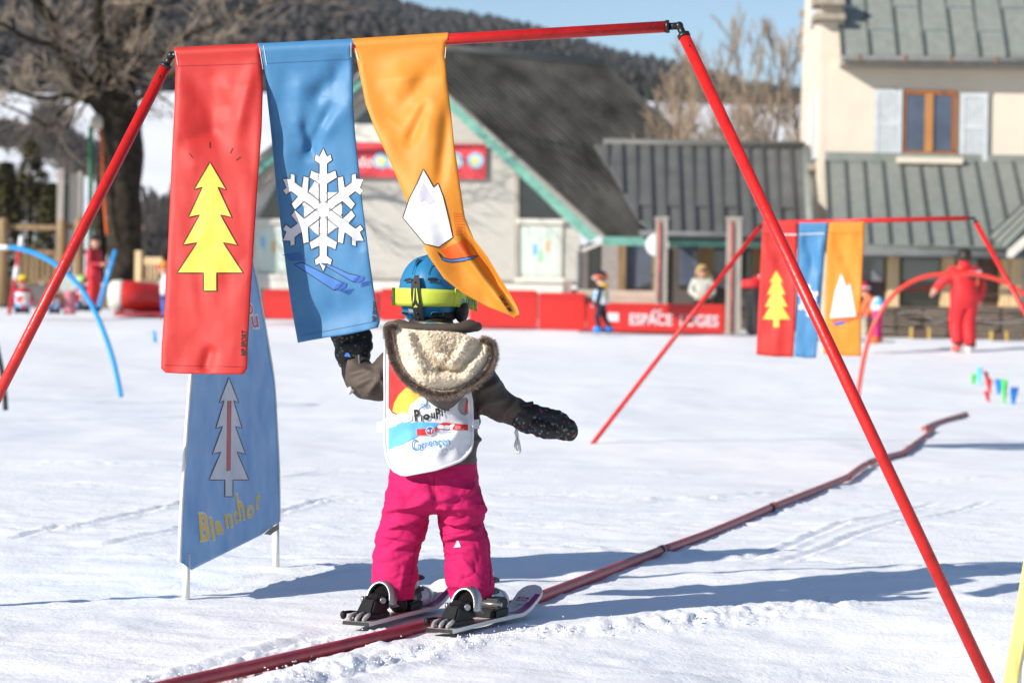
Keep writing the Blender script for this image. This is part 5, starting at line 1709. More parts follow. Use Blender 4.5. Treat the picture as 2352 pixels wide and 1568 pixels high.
SI = lambda S, o: (lambda x, y: S(x, y, o))
def fir_shape(cx, y0, y1, w, tiers=4):
    H = y1 - y0; L = []
    for k in range(tiers):
        yt = y0 + H * .86 * (k + 1) / tiers; f = (k + 1) / tiers
        L.append((w * (.32 + .68 * f), yt))
        if k < tiers - 1: L.append((w * (.32 + .68 * f) * .48, yt - H * .02))
    L += [(w * .2, y0 + H * .86), (w * .2, y1)]
    return [(cx, y0)] + [(cx + a, b) for a, b in L] + [(cx - a, b) for a, b in reversed(L)]
p_ = fir_shape(482, 372, 668, 76)
outline(p_, 1.8, SI(S, .0026), INK, t)
decal('print', p_, SI(S, .0014), YELLOW_PR, t)
lines(S, [(482, 326, 482, 340), (434, 352, 442, 362), (534, 340, 528, 352), (552, 360, 542, 368)], 1.6, INK, t, 'print_dash')
text_px('lettering', 'MP SPORT', 563, 816, 10, SI(S, .0016), INK, t, -88, 58, .02)
lines(S, [(568, 806, 569, 766), (564.5, 818, 566.5, 758)], .9, INK, t, 'underline')
lines(S, [(402, 118, 408, 150)], 1.0, STITCH, t, 'stitching')
lines(S, [(377, 838, 562, 842)], .9, M('hem_seam_red', (.30, .02, .02)), t, 'hem', .0016)  # darker stitched seam line along the hem
lines(S, [(404, 152, 600, 146)], .8, M('hem_seam_red', (.30, .02, .02)), t, 'hem', .0016)
# --- blue banner
t, S = banner('blue hanging banner in the middle of the near gate, printed with a white snowflake',
              [(592, 100), (605, 150), (611, 200), (622, 300), (636, 450), (650, 560), (660, 640), (670, 710), (681, 770), (684, 787)], [(812, 89), (811, 150), (811, 230), (815, 300), (833, 470), (848, 590), (858, 660), (866, 710), (873, 738), (868, 752)],
              bar1, lambda x, v: 0.02 * v + 0.012 * math.sin((x - 600) / 60), BLUE_CLOTH, 8.4,
              [(800, 120, 730, 230, 22, .022), (700, 280, 720, 360, 12, .010), (700, 360, 760, 250, 12, .012), (735, 310, 810, 230, 24, -.012), (640, 330, 690, 500, 30, -.012), (840, 560, 800, 470, 22, .014), (700, 740, 850, 700, 36, .012), (690, 180, 680, 300, 20, -.008), (760, 160, 745, 240, 16, -.010)], wamp=.012, rr=PR + .0012)
def snowflake(cx, cy, r, ky=1.0, w=.085):
    P = []
    for k in range(6):
        a = R(60 * k - 90)
        e = Vector((math.cos(a), math.sin(a))); n_ = Vector((-e.y, e.x))
        arm = [(.10, -w), (.42, -w), (.52, -.30), (.64, -.26), (.58, -w), (.74, -w), (.80, -.19), (.9, -.16), (.86, -w), (1.0, 0), (.86, w), (.9, .16), (.80, .19), (.74, w), (.58, w), (.64, .26), (.52, .30), (.42, w), (.10, w)]
        for q, s in arm:
            p = e * q * r + n_ * s * r
            P.append((cx + p.x, cy + p.y * ky))
    return P
fl = snowflake(742, 482, 108, 1.32)
outline(fl, 1.6, SI(S, .0026), INK, t)
decal('print', fl, SI(S, .0014), WHITE_PR, t)
for (sk, tip) in (([(676, 607), (694, 603), (762, 637), (789, 650), (776, 664), (766, 666)], [(766, 666), (772, 654), (789, 647), (797, 650), (794, 660), (782, 666)]), ([(736, 604), (752, 606), (800, 628), (826, 634), (815, 648), (808, 646)], [(808, 647), (814, 638), (828, 633), (837, 636), (834, 644), (822, 649)])):
    outline(sk, 1.6, SI(S, .0026), INK, t)
    decal('print', sk, SI(S, .002), M('mid_blue_print', (.06, .19, .52), .6), t)
    decal('print', tip, SI(S, .0022), BLUE_PR, t)
lines(S, [(650 + 4 * k, 586 + 3 * k, 690 + 3 * k, 580 + 4 * k) for k in range(5)] + [(780 + 5 * k, 668 + 2.4 * k, 812 - 3 * k, 664 + 3.2 * k) for k in range(4)] + [(828, 650 + 4 * k, 852 - 3 * k, 645 + 4 * k) for k in range(3)], 1.8, BLUE_PR, t, 'print_dash')
text_px('lettering', 'MP SPORT', 864, 738, 10, SI(S, .0016), INK, t, -86, 46, .02)
lines(S, [(866.5, 738, 863.5, 700)], .9, INK, t, 'underline')
lines(S, [(596, 112, 604, 160), (605, 105, 612, 150), (806, 100, 806, 132)], 1.0, STITCH, t, 'stitching')
lines(S, [(688, 772, 866, 737)], .9, M('hem_seam_blue', (.03, .12, .28)), t, 'hem', .0016)
lines(S, [(608, 146, 810, 136)], .8, M('hem_seam_blue', (.03, .12, .28)), t, 'hem', .0016)
# --- orange banner
t, S = banner('orange hanging banner, rightmost on the near gate, twisted against the blue helmet',
              [(808, 89), (812, 110), (820, 140), (840, 240), (862, 300), (895, 370), (925, 440), (955, 520), (985, 590), (1020, 640), (1065, 675), (1120, 705), (1170, 724), (1182, 731)], [(1031, 75), (1027, 105), (1023, 130), (1026, 180), (1035, 250), (1043, 330), (1056, 420), (1068, 500), (1088, 548), (1120, 590), (1150, 640), (1172, 675), (1190, 706), (1194, 722)],
              bar1, lambda x, v: -0.14 * math.sin(min(v, 1) * math.pi * .62) + .012 * math.sin((x - 800) / 40), ORANGE_CLOTH, 12.7,
              [(1018, 120, 920, 260, 26, .020), (980, 240, 940, 330, 14, .014), (900, 150, 1000, 330, 40, -.010), (1030, 250, 1010, 420, 16, .014), (850, 250, 960, 480, 30, -.010), (1070, 545, 1180, 700, 10, .030), (1050, 560, 1165, 715, 12, -.020), (1000, 500, 1060, 640, 26, .012)], wamp=.012, rr=PR + .0006)
# snowy peak stand-in print
pk = [(925, 500), (940, 455), (958, 420), (972, 388), (985, 410), (996, 430), (1006, 420), (1018, 452), (1030, 500), (1040, 545), (1008, 568), (975, 560), (950, 530)]
outline(pk, 2.0, SI(S, .0026), INK, t)
decal('print', pk, SI(S, .0014), WHITE_PR, t)
decal('print', [(958, 452), (972, 420), (988, 448), (1000, 462), (985, 470), (975, 458), (966, 466)], SI(S, .0022), M('grey_lilac_print', (.55, .53, .62), .6), t)
decal('print', [(1012, 575), (1045, 560), (1070, 548), (1082, 580), (1092, 590), (1060, 600), (1034, 600)], SI(S, .0012), M('deep_orange_print', (.75, .10, .01), .6), t)
bd_ = [(1005, 578), (1018, 592), (1036, 596), (1062, 592), (1098, 587), (1090, 593), (1062, 600), (1034, 602), (1016, 597)]
outline(bd_, 1.6, SI(S, .0026), INK, t)
decal('print', bd_, SI(S, .0016), M('mid_blue_print', (.06, .19, .52), .6), t)
lines(S, [(1040 + k * .6, 490 + 6 * k, 1062 + 1.2 * k, 491 + 6 * k) for k in range(9)], 1.4, M('deep_orange_print', (.75, .10, .01), .6), t, 'print_dash')
text_px('lettering', 'MP SPORT', 1176, 712, 9, SI(S, .002), INK, t, -122, 42, .02)
lines(S, [(815, 112, 822, 138), (817, 118, 825, 140), (1024, 108, 1022, 134)], 1.0, STITCH, t, 'stitching')
V, Fc = [], []
rnd = random.Random(9)
for (x, y) in [(1026 + rnd.uniform(-3, 3), 78 + rnd.uniform(0, 55)) for _ in range(50)] + [(396 + rnd.uniform(-3, 3), 106 + rnd.uniform(0, 40)) for _ in range(45)] + [(816 + rnd.uniform(-2, 3), 125 + rnd.uniform(0, 25)) for _ in range(30)]:
    pass

# second, distant gate
Y2 = 17.3
k2L, k2R = at(1752, 512, Y2), at(2236, 501, Y2 - .5)
gate('small far red tube gate behind the right leg of the near gate', k2L, k2R, ground_hit(1356, 1019) + Vector((0, 0, -.02)), at(2500, 985, Y2 - .9), PR)
bar2 = lambda px: Y2 - .5 * (px - 1752) / 484
def small_print(S, t, kind, cx, cy, k):
    if kind == 'star':
        decal('print', fir_shape(cx, cy - 62 * k, cy + 62 * k, 30 * k), SI(S, .004), YELLOW_PR, t)
    elif kind == 'flake':
        decal('print', snowflake(cx, cy, 36 * k, 1.45, .11), SI(S, .003), WHITE_PR, t)
    else:
        decal('print', [(cx - 30 * k, cy + 50 * k), (cx - 18 * k, cy - 10 * k), (cx - 4 * k, cy - 52 * k), (cx + 8 * k, cy - 20 * k), (cx + 16 * k, cy - 30 * k), (cx + 30 * k, cy + 46 * k)], SI(S, .003), WHITE_PR, t)
t, S = banner('red hanging banner on the far gate, hanging beside the thick wooden post', [(1751, 507), (1750, 540), (1745, 640), (1740, 740), (1737, 814)], [(1833, 506), (1832, 560), (1830, 640), (1827, 740), (1822, 820)], bar2, lambda x, v: 0.02 * v, RED_CLOTH, 21.0, [(1760, 540, 1820, 640, 16, .02)], nr=40, nc=16, wamp=.016)
lines(S, [(1752, 537, 1800, 538.5)], 2.0, M('hem_seam_red', (.30, .02, .02)), t, 'hem', .004); lines(S, [(1800, 538.5, 1830, 539)], 2.6, WHITE_PR, t, 'hem', .004)
small_print(S, t, 'star', 1783, 686, 1.05)
t, S = banner('blue hanging banner in the middle of the far gate', [(1835, 507), (1834, 560), (1833, 640), (1829, 740), (1824, 818)], [(1904, 508), (1896, 560), (1890, 640), (1882, 740), (1874, 822)], bar2, lambda x, v: 0.03 * v, BLUE_CLOTH, 22.0, [(1850, 540, 1885, 640, 12, .02), (1884, 560, 1872, 700, 10, -.03)], nr=40, nc=16, wamp=.016)
lines(S, [(1836, 538, 1893, 536)], 2.2, WHITE_PR, t, 'hem', .004)
small_print(S, t, 'flake', 1857, 690, .75)
t, S = banner('orange hanging banner on the far gate, right of the near gate leg', [(1905, 507), (1900, 560), (1897, 640), (1894, 740), (1891, 812)], [(1987, 506), (1984, 560), (1980, 640), (1977, 740), (1978, 818)], bar2, lambda x, v: 0.02 * v, ORANGE_CLOTH, 23.0, [(1920, 540, 1970, 660, 14, .018)], nr=40, nc=16, wamp=.014)
lines(S, [(1903, 536, 1983, 535)], 1.6, M('hem_seam_orange', (.45, .17, .02)), t, 'hem', .004)
small_print(S, t, 'peak', 1936, 680, 1.0)
decal('print', [(1912, 735), (1930, 728), (1976, 716), (1977, 730), (1940, 742), (1916, 746)], SI(S, .002), M('deep_orange_print', (.75, .10, .01), .6), t)
decal('print', [(1912, 743), (1930, 738), (1944, 735), (1938, 743), (1920, 748)], SI(S, .004), BLUE_PR, t)

# ------------------------------------------------------------------ red pipes lying on the snow
OLDRED = M('worn_red_pipe', (0.36, 0.022, 0.032), 0.42, 0.18, 10, 0.15, 30, spec=.5, stretch=(1, 1, 1))
OLDPINK = M('faded_red_pipe', (0.40, 0.10, 0.09), 0.5, 0.15, 6, 0.1, 30)
runs = [([(330, 1594), (440, 1567), (875, 1464), (1000, 1433), (1149, 1399), (1240, 1371), (1522, 1264)], .0185, OLDRED, 'worn red pipe lying in the snow under the skis, nearest length'),
        ([(1518, 1266), (1640, 1222), (1776, 1164)], .0185, OLDRED, 'worn red pipe length right after the skis, before the first curve'),
        ([(1772, 1166), (1850, 1136), (1948, 1096)], .019, OLDPINK, 'faded red pipe length left of the near gate leg'),
        ([(1946, 1097), (1990, 1066), (2030, 1052), (2076, 1040)], .0195, OLDPINK, 'faded red curved pipe length crossing behind the near gate leg'),
        ([(2074, 1040), (2110, 1014), (2142, 988)], .020, OLDPINK, 'faded red pipe length, last but one towards the far end'),
        ([(2122, 985), (2160, 968), (2218, 951)], .021, OLDPINK, 'faded red pipe length at the far end of the line')]
for i, (pp, r, m, lab) in enumerate(runs):
    P = []
    for x, y in pp:
        q = ground_hit(x, y + r * .75 * F / ground_hit(x, min(y, 1560)).y) if y < 1595 else Vector(((x - 1176) / F * 5.80, 5.80, 0.0))
        q.z = gz(q.x, q.y) + r * .75
        P.append(q)
    P = smooth_path(P, 6)
    t = empty('ground_pipe', P[0], lab, 'pipe', 'red pipe lengths laid end to end on the snow')
    tube_obj('tube', P, r, m, t, 18)
    d = (P[-1] - P[-2]).normalized()
    tube_obj('sleeve', [P[-1] - d * .03, P[-1] + d * .01], r * 1.12, m, t, 18)
    if i > 0:
        d = (P[1] - P[0]).normalized()
        tube_obj('joint_ring', [P[0] - d * .012, P[0] + d * .012], r * 1.06, BLACK_PL if i < 3 else m, t, 18)

# ------------------------------------------------------------------ flags on posts
def panel_flag(name, label, left, right, depth, mats, ncol=64, nrow=130, seed=1, folds=.012):
    lp = np.array(left, float); rp = np.array(right, float)
    def arc(a):
        d = np.concatenate([[0], np.cumsum(np.hypot(*np.diff(a, axis=0).T))]); return d / d[-1]
    la, ra = arc(lp), arc(rp)
    def D(x, y): 
        return depth(x, y) + folds * (noise.noise(Vector((x / 34, y / 90, seed))) + .5 * noise.noise(Vector((x / 14, y / 60, seed + 4))))
    V, Fc = [], []
    for j in range(nrow + 1):
        v = j / nrow
        a = np.array([np.interp(v, la, lp[:, 0]), np.interp(v, la, lp[:, 1])]); b = np.array([np.interp(v, ra, rp[:, 0]), np.interp(v, ra, rp[:, 1])])
        for i in range(ncol + 1):
            p = a + (b - a) * i / ncol
            V.append(at(p[0], p[1], D(*p)))
    N = len(V); m = ncol + 1
    V += [v + Vector((0.0, .006, 0)) for v in V]
    for j in range(nrow):
        for i in range(ncol):
            k = j * m + i
            Fc.append([k, k + m, k + m + 1, k + 1]); Fc.append([N + k, N + k + 1, N + k + m + 1, N + k + m])
        Fc.append([j * m, N + j * m, N + (j + 1) * m, (j + 1) * m]); Fc.append([j * m + ncol, (j + 1) * m + ncol, N + (j + 1) * m + ncol, N + j * m + ncol])
    for i in range(ncol):
        k = nrow * m + i
        Fc.append([k, N + k, N + k + 1, k + 1])
    surf = lambda x, y, o=0.0: at(x, y, D(x, y) - o)
    return V, Fc, surf
def blue_flag():
    bl = ground_hit(427, 1376); br = ground_hit(634, 1308)
    def depth(x, y): return bl.y + (br.y - bl.y) * (x - 427) / (634 - 427) - .02 
    t = empty('panel_flag', bl, 'light blue pointed flag on two white posts lettered in yellow, behind the red banner', 'flag')
    left = [(545, 505), (510, 580), (478, 680), (455, 780), (440, 860), (432, 960), (424, 1080), (418, 1180), (414, 1290), (440, 1308)]
    right = [(545, 505), (566, 545), (588, 630), (604, 720), (618, 800), (630, 880), (636, 980), (641, 1080), (642, 1198), (600, 1226), ]
    FLAGM = M('light_blue_flag_print', (.06, .26, .58), .38, .5, 5, .1, 20, spec=.5, col2=(.17, .42, .70), trans=.15)
    V, Fc, S = panel_flag('panel', '', left, right, depth, None, seed=6)
    pyd('panel', V, Fc, FLAGM, t, True)
    # lower hem strip follows the slanting bottom edge
    V, Fc, S2 = panel_flag('panel', '', [(414, 1288), (440, 1308)], [(642, 1196), (600, 1228)], depth, None, 26, 4, 6)
    pyd('hem', V, Fc, FLAGM, t, True)
    EDGE = M('frayed_white_edge', (.70, .70, .68), .8)
    e = [at(x - 2, y, depth(x, y) - .004) for x, y in left[4:9]]
    tube_obj('frayed_edge', smooth_path(e, 4), .006, EDGE, t, 6)
    e = [at(x, y, depth(x, y) - .002) for x, y in right[1:9]]
    tube_obj('frayed_edge', smooth_path(e, 4), .004, EDGE, t, 6)
    WP = M('white_post', (.74, .73, .66), .4, .06)
    tube_obj('post', [at(427, 1380, bl.y + .014), at(428, 1270, bl.y + .014)], .0125, WP, t, 16)
    tube_obj('post', [at(634, 1312, br.y + .014), at(633, 1180, br.y + .014)], .0125, WP, t, 16)
    poly_prism('torn_corner', [at(x, y, depth(x, y) - .012) for x, y in ((641, 1202), (641, 1214), (622, 1228), (606, 1226), (624, 1210))], Vector((0, -1, 0)), .004, BLACK_PL, t)
    fir = fir_shape(526, 866, 1140, 46)
    outline(fir, 2.0, SI(S, .0026), INK, t)
    decal('print', fir, SI(S, .0015), M('greyish_white_print', (.52, .54, .60), .5), t)
    decal('print', [(522, 920), (532, 920), (530, 1080), (520, 1082)], SI(S, .003), M('dull_red_print', (.42, .06, .07), .5), t)
    WO = M('pale_yellow_outline', (.6, .56, .42), .5)
    # hand-drawn lettering, rising to the right
    word = 'Blanchot'
    pos = [(460, 1240, 62, 4), (487, 1238, 50, 8), (497, 1226, 42, 10), (519, 1210, 42, 8), (538, 1200, 38, 6), (549, 1192, 58, 8), (565, 1187, 40, -4), (584, 1166, 42, -8)]
    for ch, (x, y, h, a), w_ in zip(word, pos, (22, 6.5, 17, 16, 9, 14, 17, 10)):
        text_px('lettering', ch, x - .8, y, h, SI(S, .002), WO, t, -a, w_ + 1.5, .05)
        text_px('lettering', ch, x, y, h * .97, SI(S, .003), M('mustard_print', (.60, .42, .06), .5), t, -a, w_, .02)
    PW = M('pale_red_print', (.55, .07, .08), .5)
    for ch, x, y, h in (('i', 568, 690, 34), ('o', 568, 722, 34), ('u', 580, 752, 38)):
        text_px('lettering', ch, x - 1.5, y + 1, h * 1.1, SI(S, .002), WHITE_PR, t, -8, 18 if ch != 'i' else 6, .07)
        text_px('lettering', ch, x, y, h, SI(S, .003), PW, t, -8, 15 if ch != 'i' else 5, .02)
blue_flag()
def near_flag():
    t = empty('panel_flag', at(2400, 1700, 5.6), 'white flag with a yellow edge cut off by the right edge', 'flag')
    Y = 5.6
    left = [(2372, 1150), (2352, 1290), (2330, 1420), (2312, 1520), (2292, 1660)]
    right = [(2640, 1150), (2640, 1300), (2640, 1420), (2640, 1520), (2640, 1660)]
    V, Fc, S = panel_flag('panel', '', left, right, lambda x, y: Y, None, seed=9, folds=.006)
    pyd('panel', V, Fc, M('white_flag_cloth', (.72, .72, .74), .6, .03), t, True)
    l2 = [(x + 34, y) for x, y in left]
    V, Fc, S = panel_flag('panel', '', left, l2, lambda x, y: Y - .006, None, 6, 50, seed=9, folds=.006)
    pyd('yellow_sleeve', V, Fc, M('pale_yellow_cloth', (.80, .68, .22), .6, .04), t, True)
    tube_obj('post', [at(2400, 1700, Y + .02), at(2420, 1200, Y + .02)], .012, M('white_post', (.74, .73, .66), .4), t, 12)
near_flag()

# ------------------------------------------------------------------ the child in front
YK = 7.2
def K(px, py, dy=0.0): return at(px, py, YK + dy)
m1 = mpp(YK)
JACKET = M('dark_brown_jacket', (.074, .056, .045), .6, .12, 10, .12, 300, spec=.35)
PINK = M('hot_pink_trousers', (.48, .013, .105), .75, .04, 12, .12, 500, spec=.15)
FLEECE = M('cream_fleece', (0.74, 0.64, 0.50), 0.95, 0.06, 40, .35, 220, sheen=.2)
FUR = M('brown_fur', (.15, .11, .09), .8, .4, 60, col2=(.38, .30, .25), island=True)
HELM = M('matt_blue_helmet', (.018, .17, .36), .42, .04, 20, .03, 300)
LIME = M('lime_strap', (.48, .58, .06), .65, .05, 30, .15, 500)
BIBW = M('white_bib_cloth', (.64, .64, .68), .6, .02, 10, .1, 300)
from mathutils.bvhtree import BVHTree
def mesh_surf(o, root):
    off = root.location
    me = o.data
    bv = BVHTree.FromPolygons([v.co + off for v in me.vertices], [list(p.vertices) for p in me.polygons])
    def f(x, y, o_=0.0):
        d = ray(x, y).normalized()
        h = bv.ray_cast(CAMP, d)
        if h[0] is None:
            h = bv.find_nearest(CAMP + d * 7.15)
        return h[0] + h[1] * o_
    return f
def ring_loft(V, Fc, rings, ky=1.0, n=36, dyc=0.0):
    # rings: (cx, cy, half width px, depth factor, dy)
    b = len(V)
    for (cx, cy, hw, kd, dy) in rings:
        c = K(cx, cy, dy)
        for k in range(n):
            a = 2 * math.pi * k / n
            V.append(c + Vector((hw * m1 * math.cos(a), hw * m1 * kd * math.sin(a), 0)))
    for j in range(len(rings) - 1):
        for k in range(n):
            k2 = (k + 1) % n
            Fc.append([b + j * n + k, b + j * n + k2, b + (j + 1) * n + k2, b + (j + 1) * n + k])
    Fc.append([b + k for k in range(n)][::-1])
    Fc.append([b + (len(rings) - 1) * n + k for k in range(n)])
def kid():
    base = K(1000, 1436); base.z = 0.0
    t = empty('person', base, 'person, a small child in blue helmet, white bib and pink trousers touching the blue banner', 'person')
    # --- one continuous body under the clothes
    J = {'pelvis': (K(998, 1080), .085), 'belly': (K(996, 1000), .08), 'chest': (K(998, 890), .09), 'neck': (K(998, 765), .045), 'jaw': (K(996, 722), .06), 'head': (K(993, 668, .02), .078), 'crown': (K(993, 625, .02), .055)}
    for q, pts in {'L': ((930, 830), (850, 882, .02), (815, 828, .06), (800, 775, .085)), 'R': ((1068, 840), (1135, 925), (1195, 950), (1290, 985))}.items():
        for nm, p, r in zip(('sh', 'el', 'wr', 'ha'), pts, (.04, .030, .020, .018)): J[nm + q] = (K(*p), r)
    for q, pts in {'L': ((950, 1120), (924, 1235), (905, 1370), (925, 1410)), 'R': ((1048, 1120), (1062, 1235), (1080, 1378), (1098, 1418))}.items():
        for nm, p, r in zip(('hi', 'kn', 'an', 'to'), pts, (.05, .045, .035, .03)): J[nm + q] = (K(*p), r)
    E = [('pelvis', 'belly', 0), ('belly', 'chest', 0), ('chest', 'neck', 1), ('neck', 'jaw', 1), ('jaw', 'head', 1), ('head', 'crown', 1)]
    for q in 'LR': E += [('chest', 'sh' + q, 0), ('sh' + q, 'el' + q, 0), ('el' + q, 'wr' + q, 0), ('wr' + q, 'ha' + q, 1), ('pelvis', 'hi' + q, 0), ('hi' + q, 'kn' + q, 0), ('kn' + q, 'an' + q, 0), ('an' + q, 'to' + q, 0)]
    me = skin_mesh(J, E)
    for m in (BLACKF, SKIN): me.materials.append(m)
    seg_materials(me, J, E)
    me.transform(Matrix.Translation(-base)); me.name = 'body'
    o = bpy.data.objects.new('body', me); COL.objects.link(o); o.parent = t

    # --- trousers
    V, Fc = [], []
    ring_loft(V, Fc, [(996, 1030, 92, .80, 0), (996, 1060, 100, .82, 0), (996, 1090, 103, .84, 0), (996, 1130, 108, .86, -.005), (995, 1165, 104, .80, 0), (994, 1180, 70, .6, 0)])
    ring_loft(V, Fc, [(948, 1090, 50, 1.3, 0), (938, 1130, 53, 1.35, -.01), (935, 1165, 57, 1.2, -.005), (927, 1206, 59, 1.12, .005), (921, 1225, 61, 1.1, .01), (914, 1250, 56, 1.1, .01), (908, 1282, 55, 1.08, .005), (907, 1326, 56, 1.08, -.005), (904, 1346, 52, 1.1, -.01), (905, 1362, 47, 1.1, -.01), (912, 1374, 40, 1.1, -.005)])
    ring_loft(V, Fc, [(1042, 1090, 52, 1.3, 0), (1050, 1130, 56, 1.35, -.01), (1056, 1170, 60, 1.2, -.005), (1056, 1195, 53, 1.12, .005), (1066, 1225, 57, 1.1, .01), (1072, 1255, 56, 1.1, .01), (1074, 1290, 56, 1.08, .005), (1078, 1325, 56, 1.08, -.005), (1081, 1344, 56, 1.1, -.01), (1081, 1364, 50, 1.1, -.01), (1082, 1382, 44, 1.1, -.005)])
    me = voxel_union(V, Fc, .0042, 4)
    def px_of(co):
        # back to measuring pixels for placing folds
        X, Yv, Z = co[:, 0], co[:, 1], co[:, 2] - CAMZ
        D_ = X * _D.x + Yv * _D.y + Z * _D.z
        u = (X * _Rt.x + Yv * _Rt.y + Z * _Rt.z) / D_; v = (X * _Up.x + Yv * _Up.y + Z * _Up.z) / D_
        return 1176 + u * F, 784 - v * F
    def fold(px, py, x0, y0, x1, y1, w, a):
        dx, dy = x1 - x0, y1 - y0; L2 = dx * dx + dy * dy
        t_ = ((px - x0) * dx + (py - y0) * dy) / L2
        e = (-(px - x0) * dy + (py - y0) * dx) / math.sqrt(L2)
        env = np.clip((t_ + .12) / .3, 0, 1) * np.clip((1.12 - t_) / .3, 0, 1)
        # sharp upper lip, softer underside
        return a * env * np.where(e > 0, np.exp(-(e / (w * .6)) ** 2), np.exp(-(e / (w * 1.5)) ** 2))
    tr_folds = [(880, 1175, 990, 1150, 9, .020), (885, 1215, 975, 1185, 8, .020), (900, 1190, 960, 1215, 7, .014), (880, 1230, 975, 1240, 8, .014), (900, 1262, 960, 1238, 8, .012), (1000, 1150, 1100, 1125, 9, .012),
                (1005, 1165, 1110, 1170, 9, .018), (1015, 1200, 1112, 1190, 8, .018), (1010, 1185, 1080, 1215, 7, .012), (1020, 1240, 1100, 1222, 7, .016), (1015, 1225, 1090, 1228, 6, .010), (940, 1110, 1000, 1150, 12, .010), (900, 1120, 920, 1190, 10, .008), (985, 1140, 930, 1165, 8, .012),
                (935, 1290, 965, 1250, 9, .012), (1100, 1330, 1060, 1280, 8, .008), (870, 1345, 930, 1350, 6, .006), (1035, 1345, 1120, 1352, 6, .006), (930, 1300, 915, 1360, 8, .007), (1095, 1130, 1108, 1180, 8, .010), (1075, 1255, 1120, 1270, 10, .008), (985, 1095, 1000, 1150, 8, -.010)]
    def trw(co, nor):
        px, py = px_of(co)
        d = np.zeros(len(co))
        front = np.clip(-nor[:, 1] * 1.5 + .45, 0, 1)
        for f in tr_folds: d += .75 * fold(px, py, *f) * front
        x, z = co[:, 0] + co[:, 1] * .5, co[:, 2]
        d += .0045 * fbm(x * 12 + z * 5, z * 22 - x * 9, 3, 3) * np.clip((py - 1090) / 60, 0, 1) + .003 * fbm(x * 40 + z * 11, z * 60, 5, 2)
        for sx, sz, q_, sd_ in ((9, 17, 7, 61), (14, 24, -11, 62), (20, 30, 9, 63)):
            r_ = 1 - np.abs(2.6 * vnoise(x * sx + z * q_, z * sz - x * q_, sd_))
            d -= .0034 * np.clip(r_, 0, 1) ** 6 * np.clip((py - 1095) / 50, 0, 1) * (9 / sx) ** .5
        return d
    displace(me, trw)
    tr = link('trousers', me, PINK, t, True)
    TS = mesh_surf(tr, t)
    for sg in ([(997, 1088), (996, 1120), (994, 1160)], [(1098, 1090), (1104, 1130), (1112, 1172)], [(1110, 1200), (1122, 1250), (1127, 1310), (1126, 1345)], [(1030, 1352), (1070, 1358), (1120, 1352)], [(868, 1345), (905, 1352), (946, 1342)], [(955, 1250), (950, 1300), (940, 1345)], [(1018, 1228), (1060, 1222), (1108, 1204)]):
        pts_ = []
        for k in range(len(sg) - 1):
            for u in range(6): pts_.append(TS(sg[k][0] + (sg[k + 1][0] - sg[k][0]) * u / 6, sg[k][1] + (sg[k + 1][1] - sg[k][1]) * u / 6, .0004))
        pts_.append(TS(*sg[-1], .0004))
        tube_obj('seam', pts_, .0012, M('trouser_seam', (.30, .004, .05), .8), tr, 5)
    fr = lambda x, y, o=0.0: K(x, y, -.0655 - o)
    def leg_surf(cx, hw):
        return lambda x, y, o=0.0: K(x, y, -(hw * m1 * 1.08 * math.sqrt(max(0.02, 1 - ((x - cx) / hw) ** 2)) + .012 + o))
    ls = lambda x, y, o=0.0: TS(x, y, o)
    poly_prism('reflective_patch', [ls(1043, 1257, .003), ls(1060, 1256, .003), ls(1054, 1241, .003), ls(1050, 1240, .003)], Vector((0, -1, 0)), .004, M('silver_reflective', (.55, .55, .55), .4, .1), tr)

    # --- jacket
    V, Fc = [], []
    ring_loft(V, Fc, [(994, 1062, 104, .86, 0), (994, 1040, 105, .86, 0), (993, 1000, 104, .86, 0), (992, 940, 101, .88, 0), (995, 880, 104, .88, 0), (1000, 830, 108, .82, 0), (1003, 795, 96, .8, 0), (1003, 770, 74, .9, 0), (1000, 750, 60, 1, 0), (1000, 742, 58, 1, 0)])
    P = smooth_path([K(950, 822), K(912, 850), (K(868, 876)), K(836, 874, .02), K(820, 852, .05), K(813, 828, .06)], 5)
    add_tube(V, Fc, P, lerp_list([.072, .066, .056, .054, .049, .043], 5), 22, 1.05)
    P = smooth_path([K(1040, 836), K(1082, 868), K(1118, 905), K(1150, 930), K(1180, 944), K(1200, 950)], 5)
    add_tube(V, Fc, P, lerp_list([.074, .070, .060, .050, .044, .040], 5), 22, 1.05)
    me = voxel_union(V, Fc, .0055, 4)
    jf = [(800, 862, 850, 850, 7, .010), (815, 888, 862, 866, 8, .010), (845, 905, 880, 860, 7, .012), (870, 850, 890, 905, 8, .012), (1095, 905, 1145, 880, 8, .012), (1105, 935, 1165, 915, 8, .010), (1085, 880, 1130, 860, 8, .010), (1150, 965, 1185, 920, 6, .009), (1090, 985, 1104, 930, 9, .01), (1070, 1015, 1104, 1010, 6, .008), (1085, 1040, 1104, 1000, 7, .006)]
    def jw(co, nor):
        px, py = px_of(co); d = np.zeros(len(co))
        for f in jf: d += fold(px, py, *f)
        x, z = co[:, 0] + co[:, 1] * .6, co[:, 2]
        return d + .008 * fbm(x * 16 - z * 6, z * 18, 11, 3) + .003 * fbm(x * 50, z * 50, 15, 2)
    displace(me, jw)
    jk = link('jacket', me, JACKET, t, True)

    # --- mittens
    MIT = multi_print('dotted_black_mitten', [(.22, .02, .02), (.16, .14, .04), (.16, .16, .15), (.04, .09, .24)], 150, (.012, .012, .013))
    nt = MIT.node_tree
    for e in list(nt.nodes['Color Ramp'].color_ramp.elements)[1:]:
        e.position = .86 + (e.position - .55) * .30
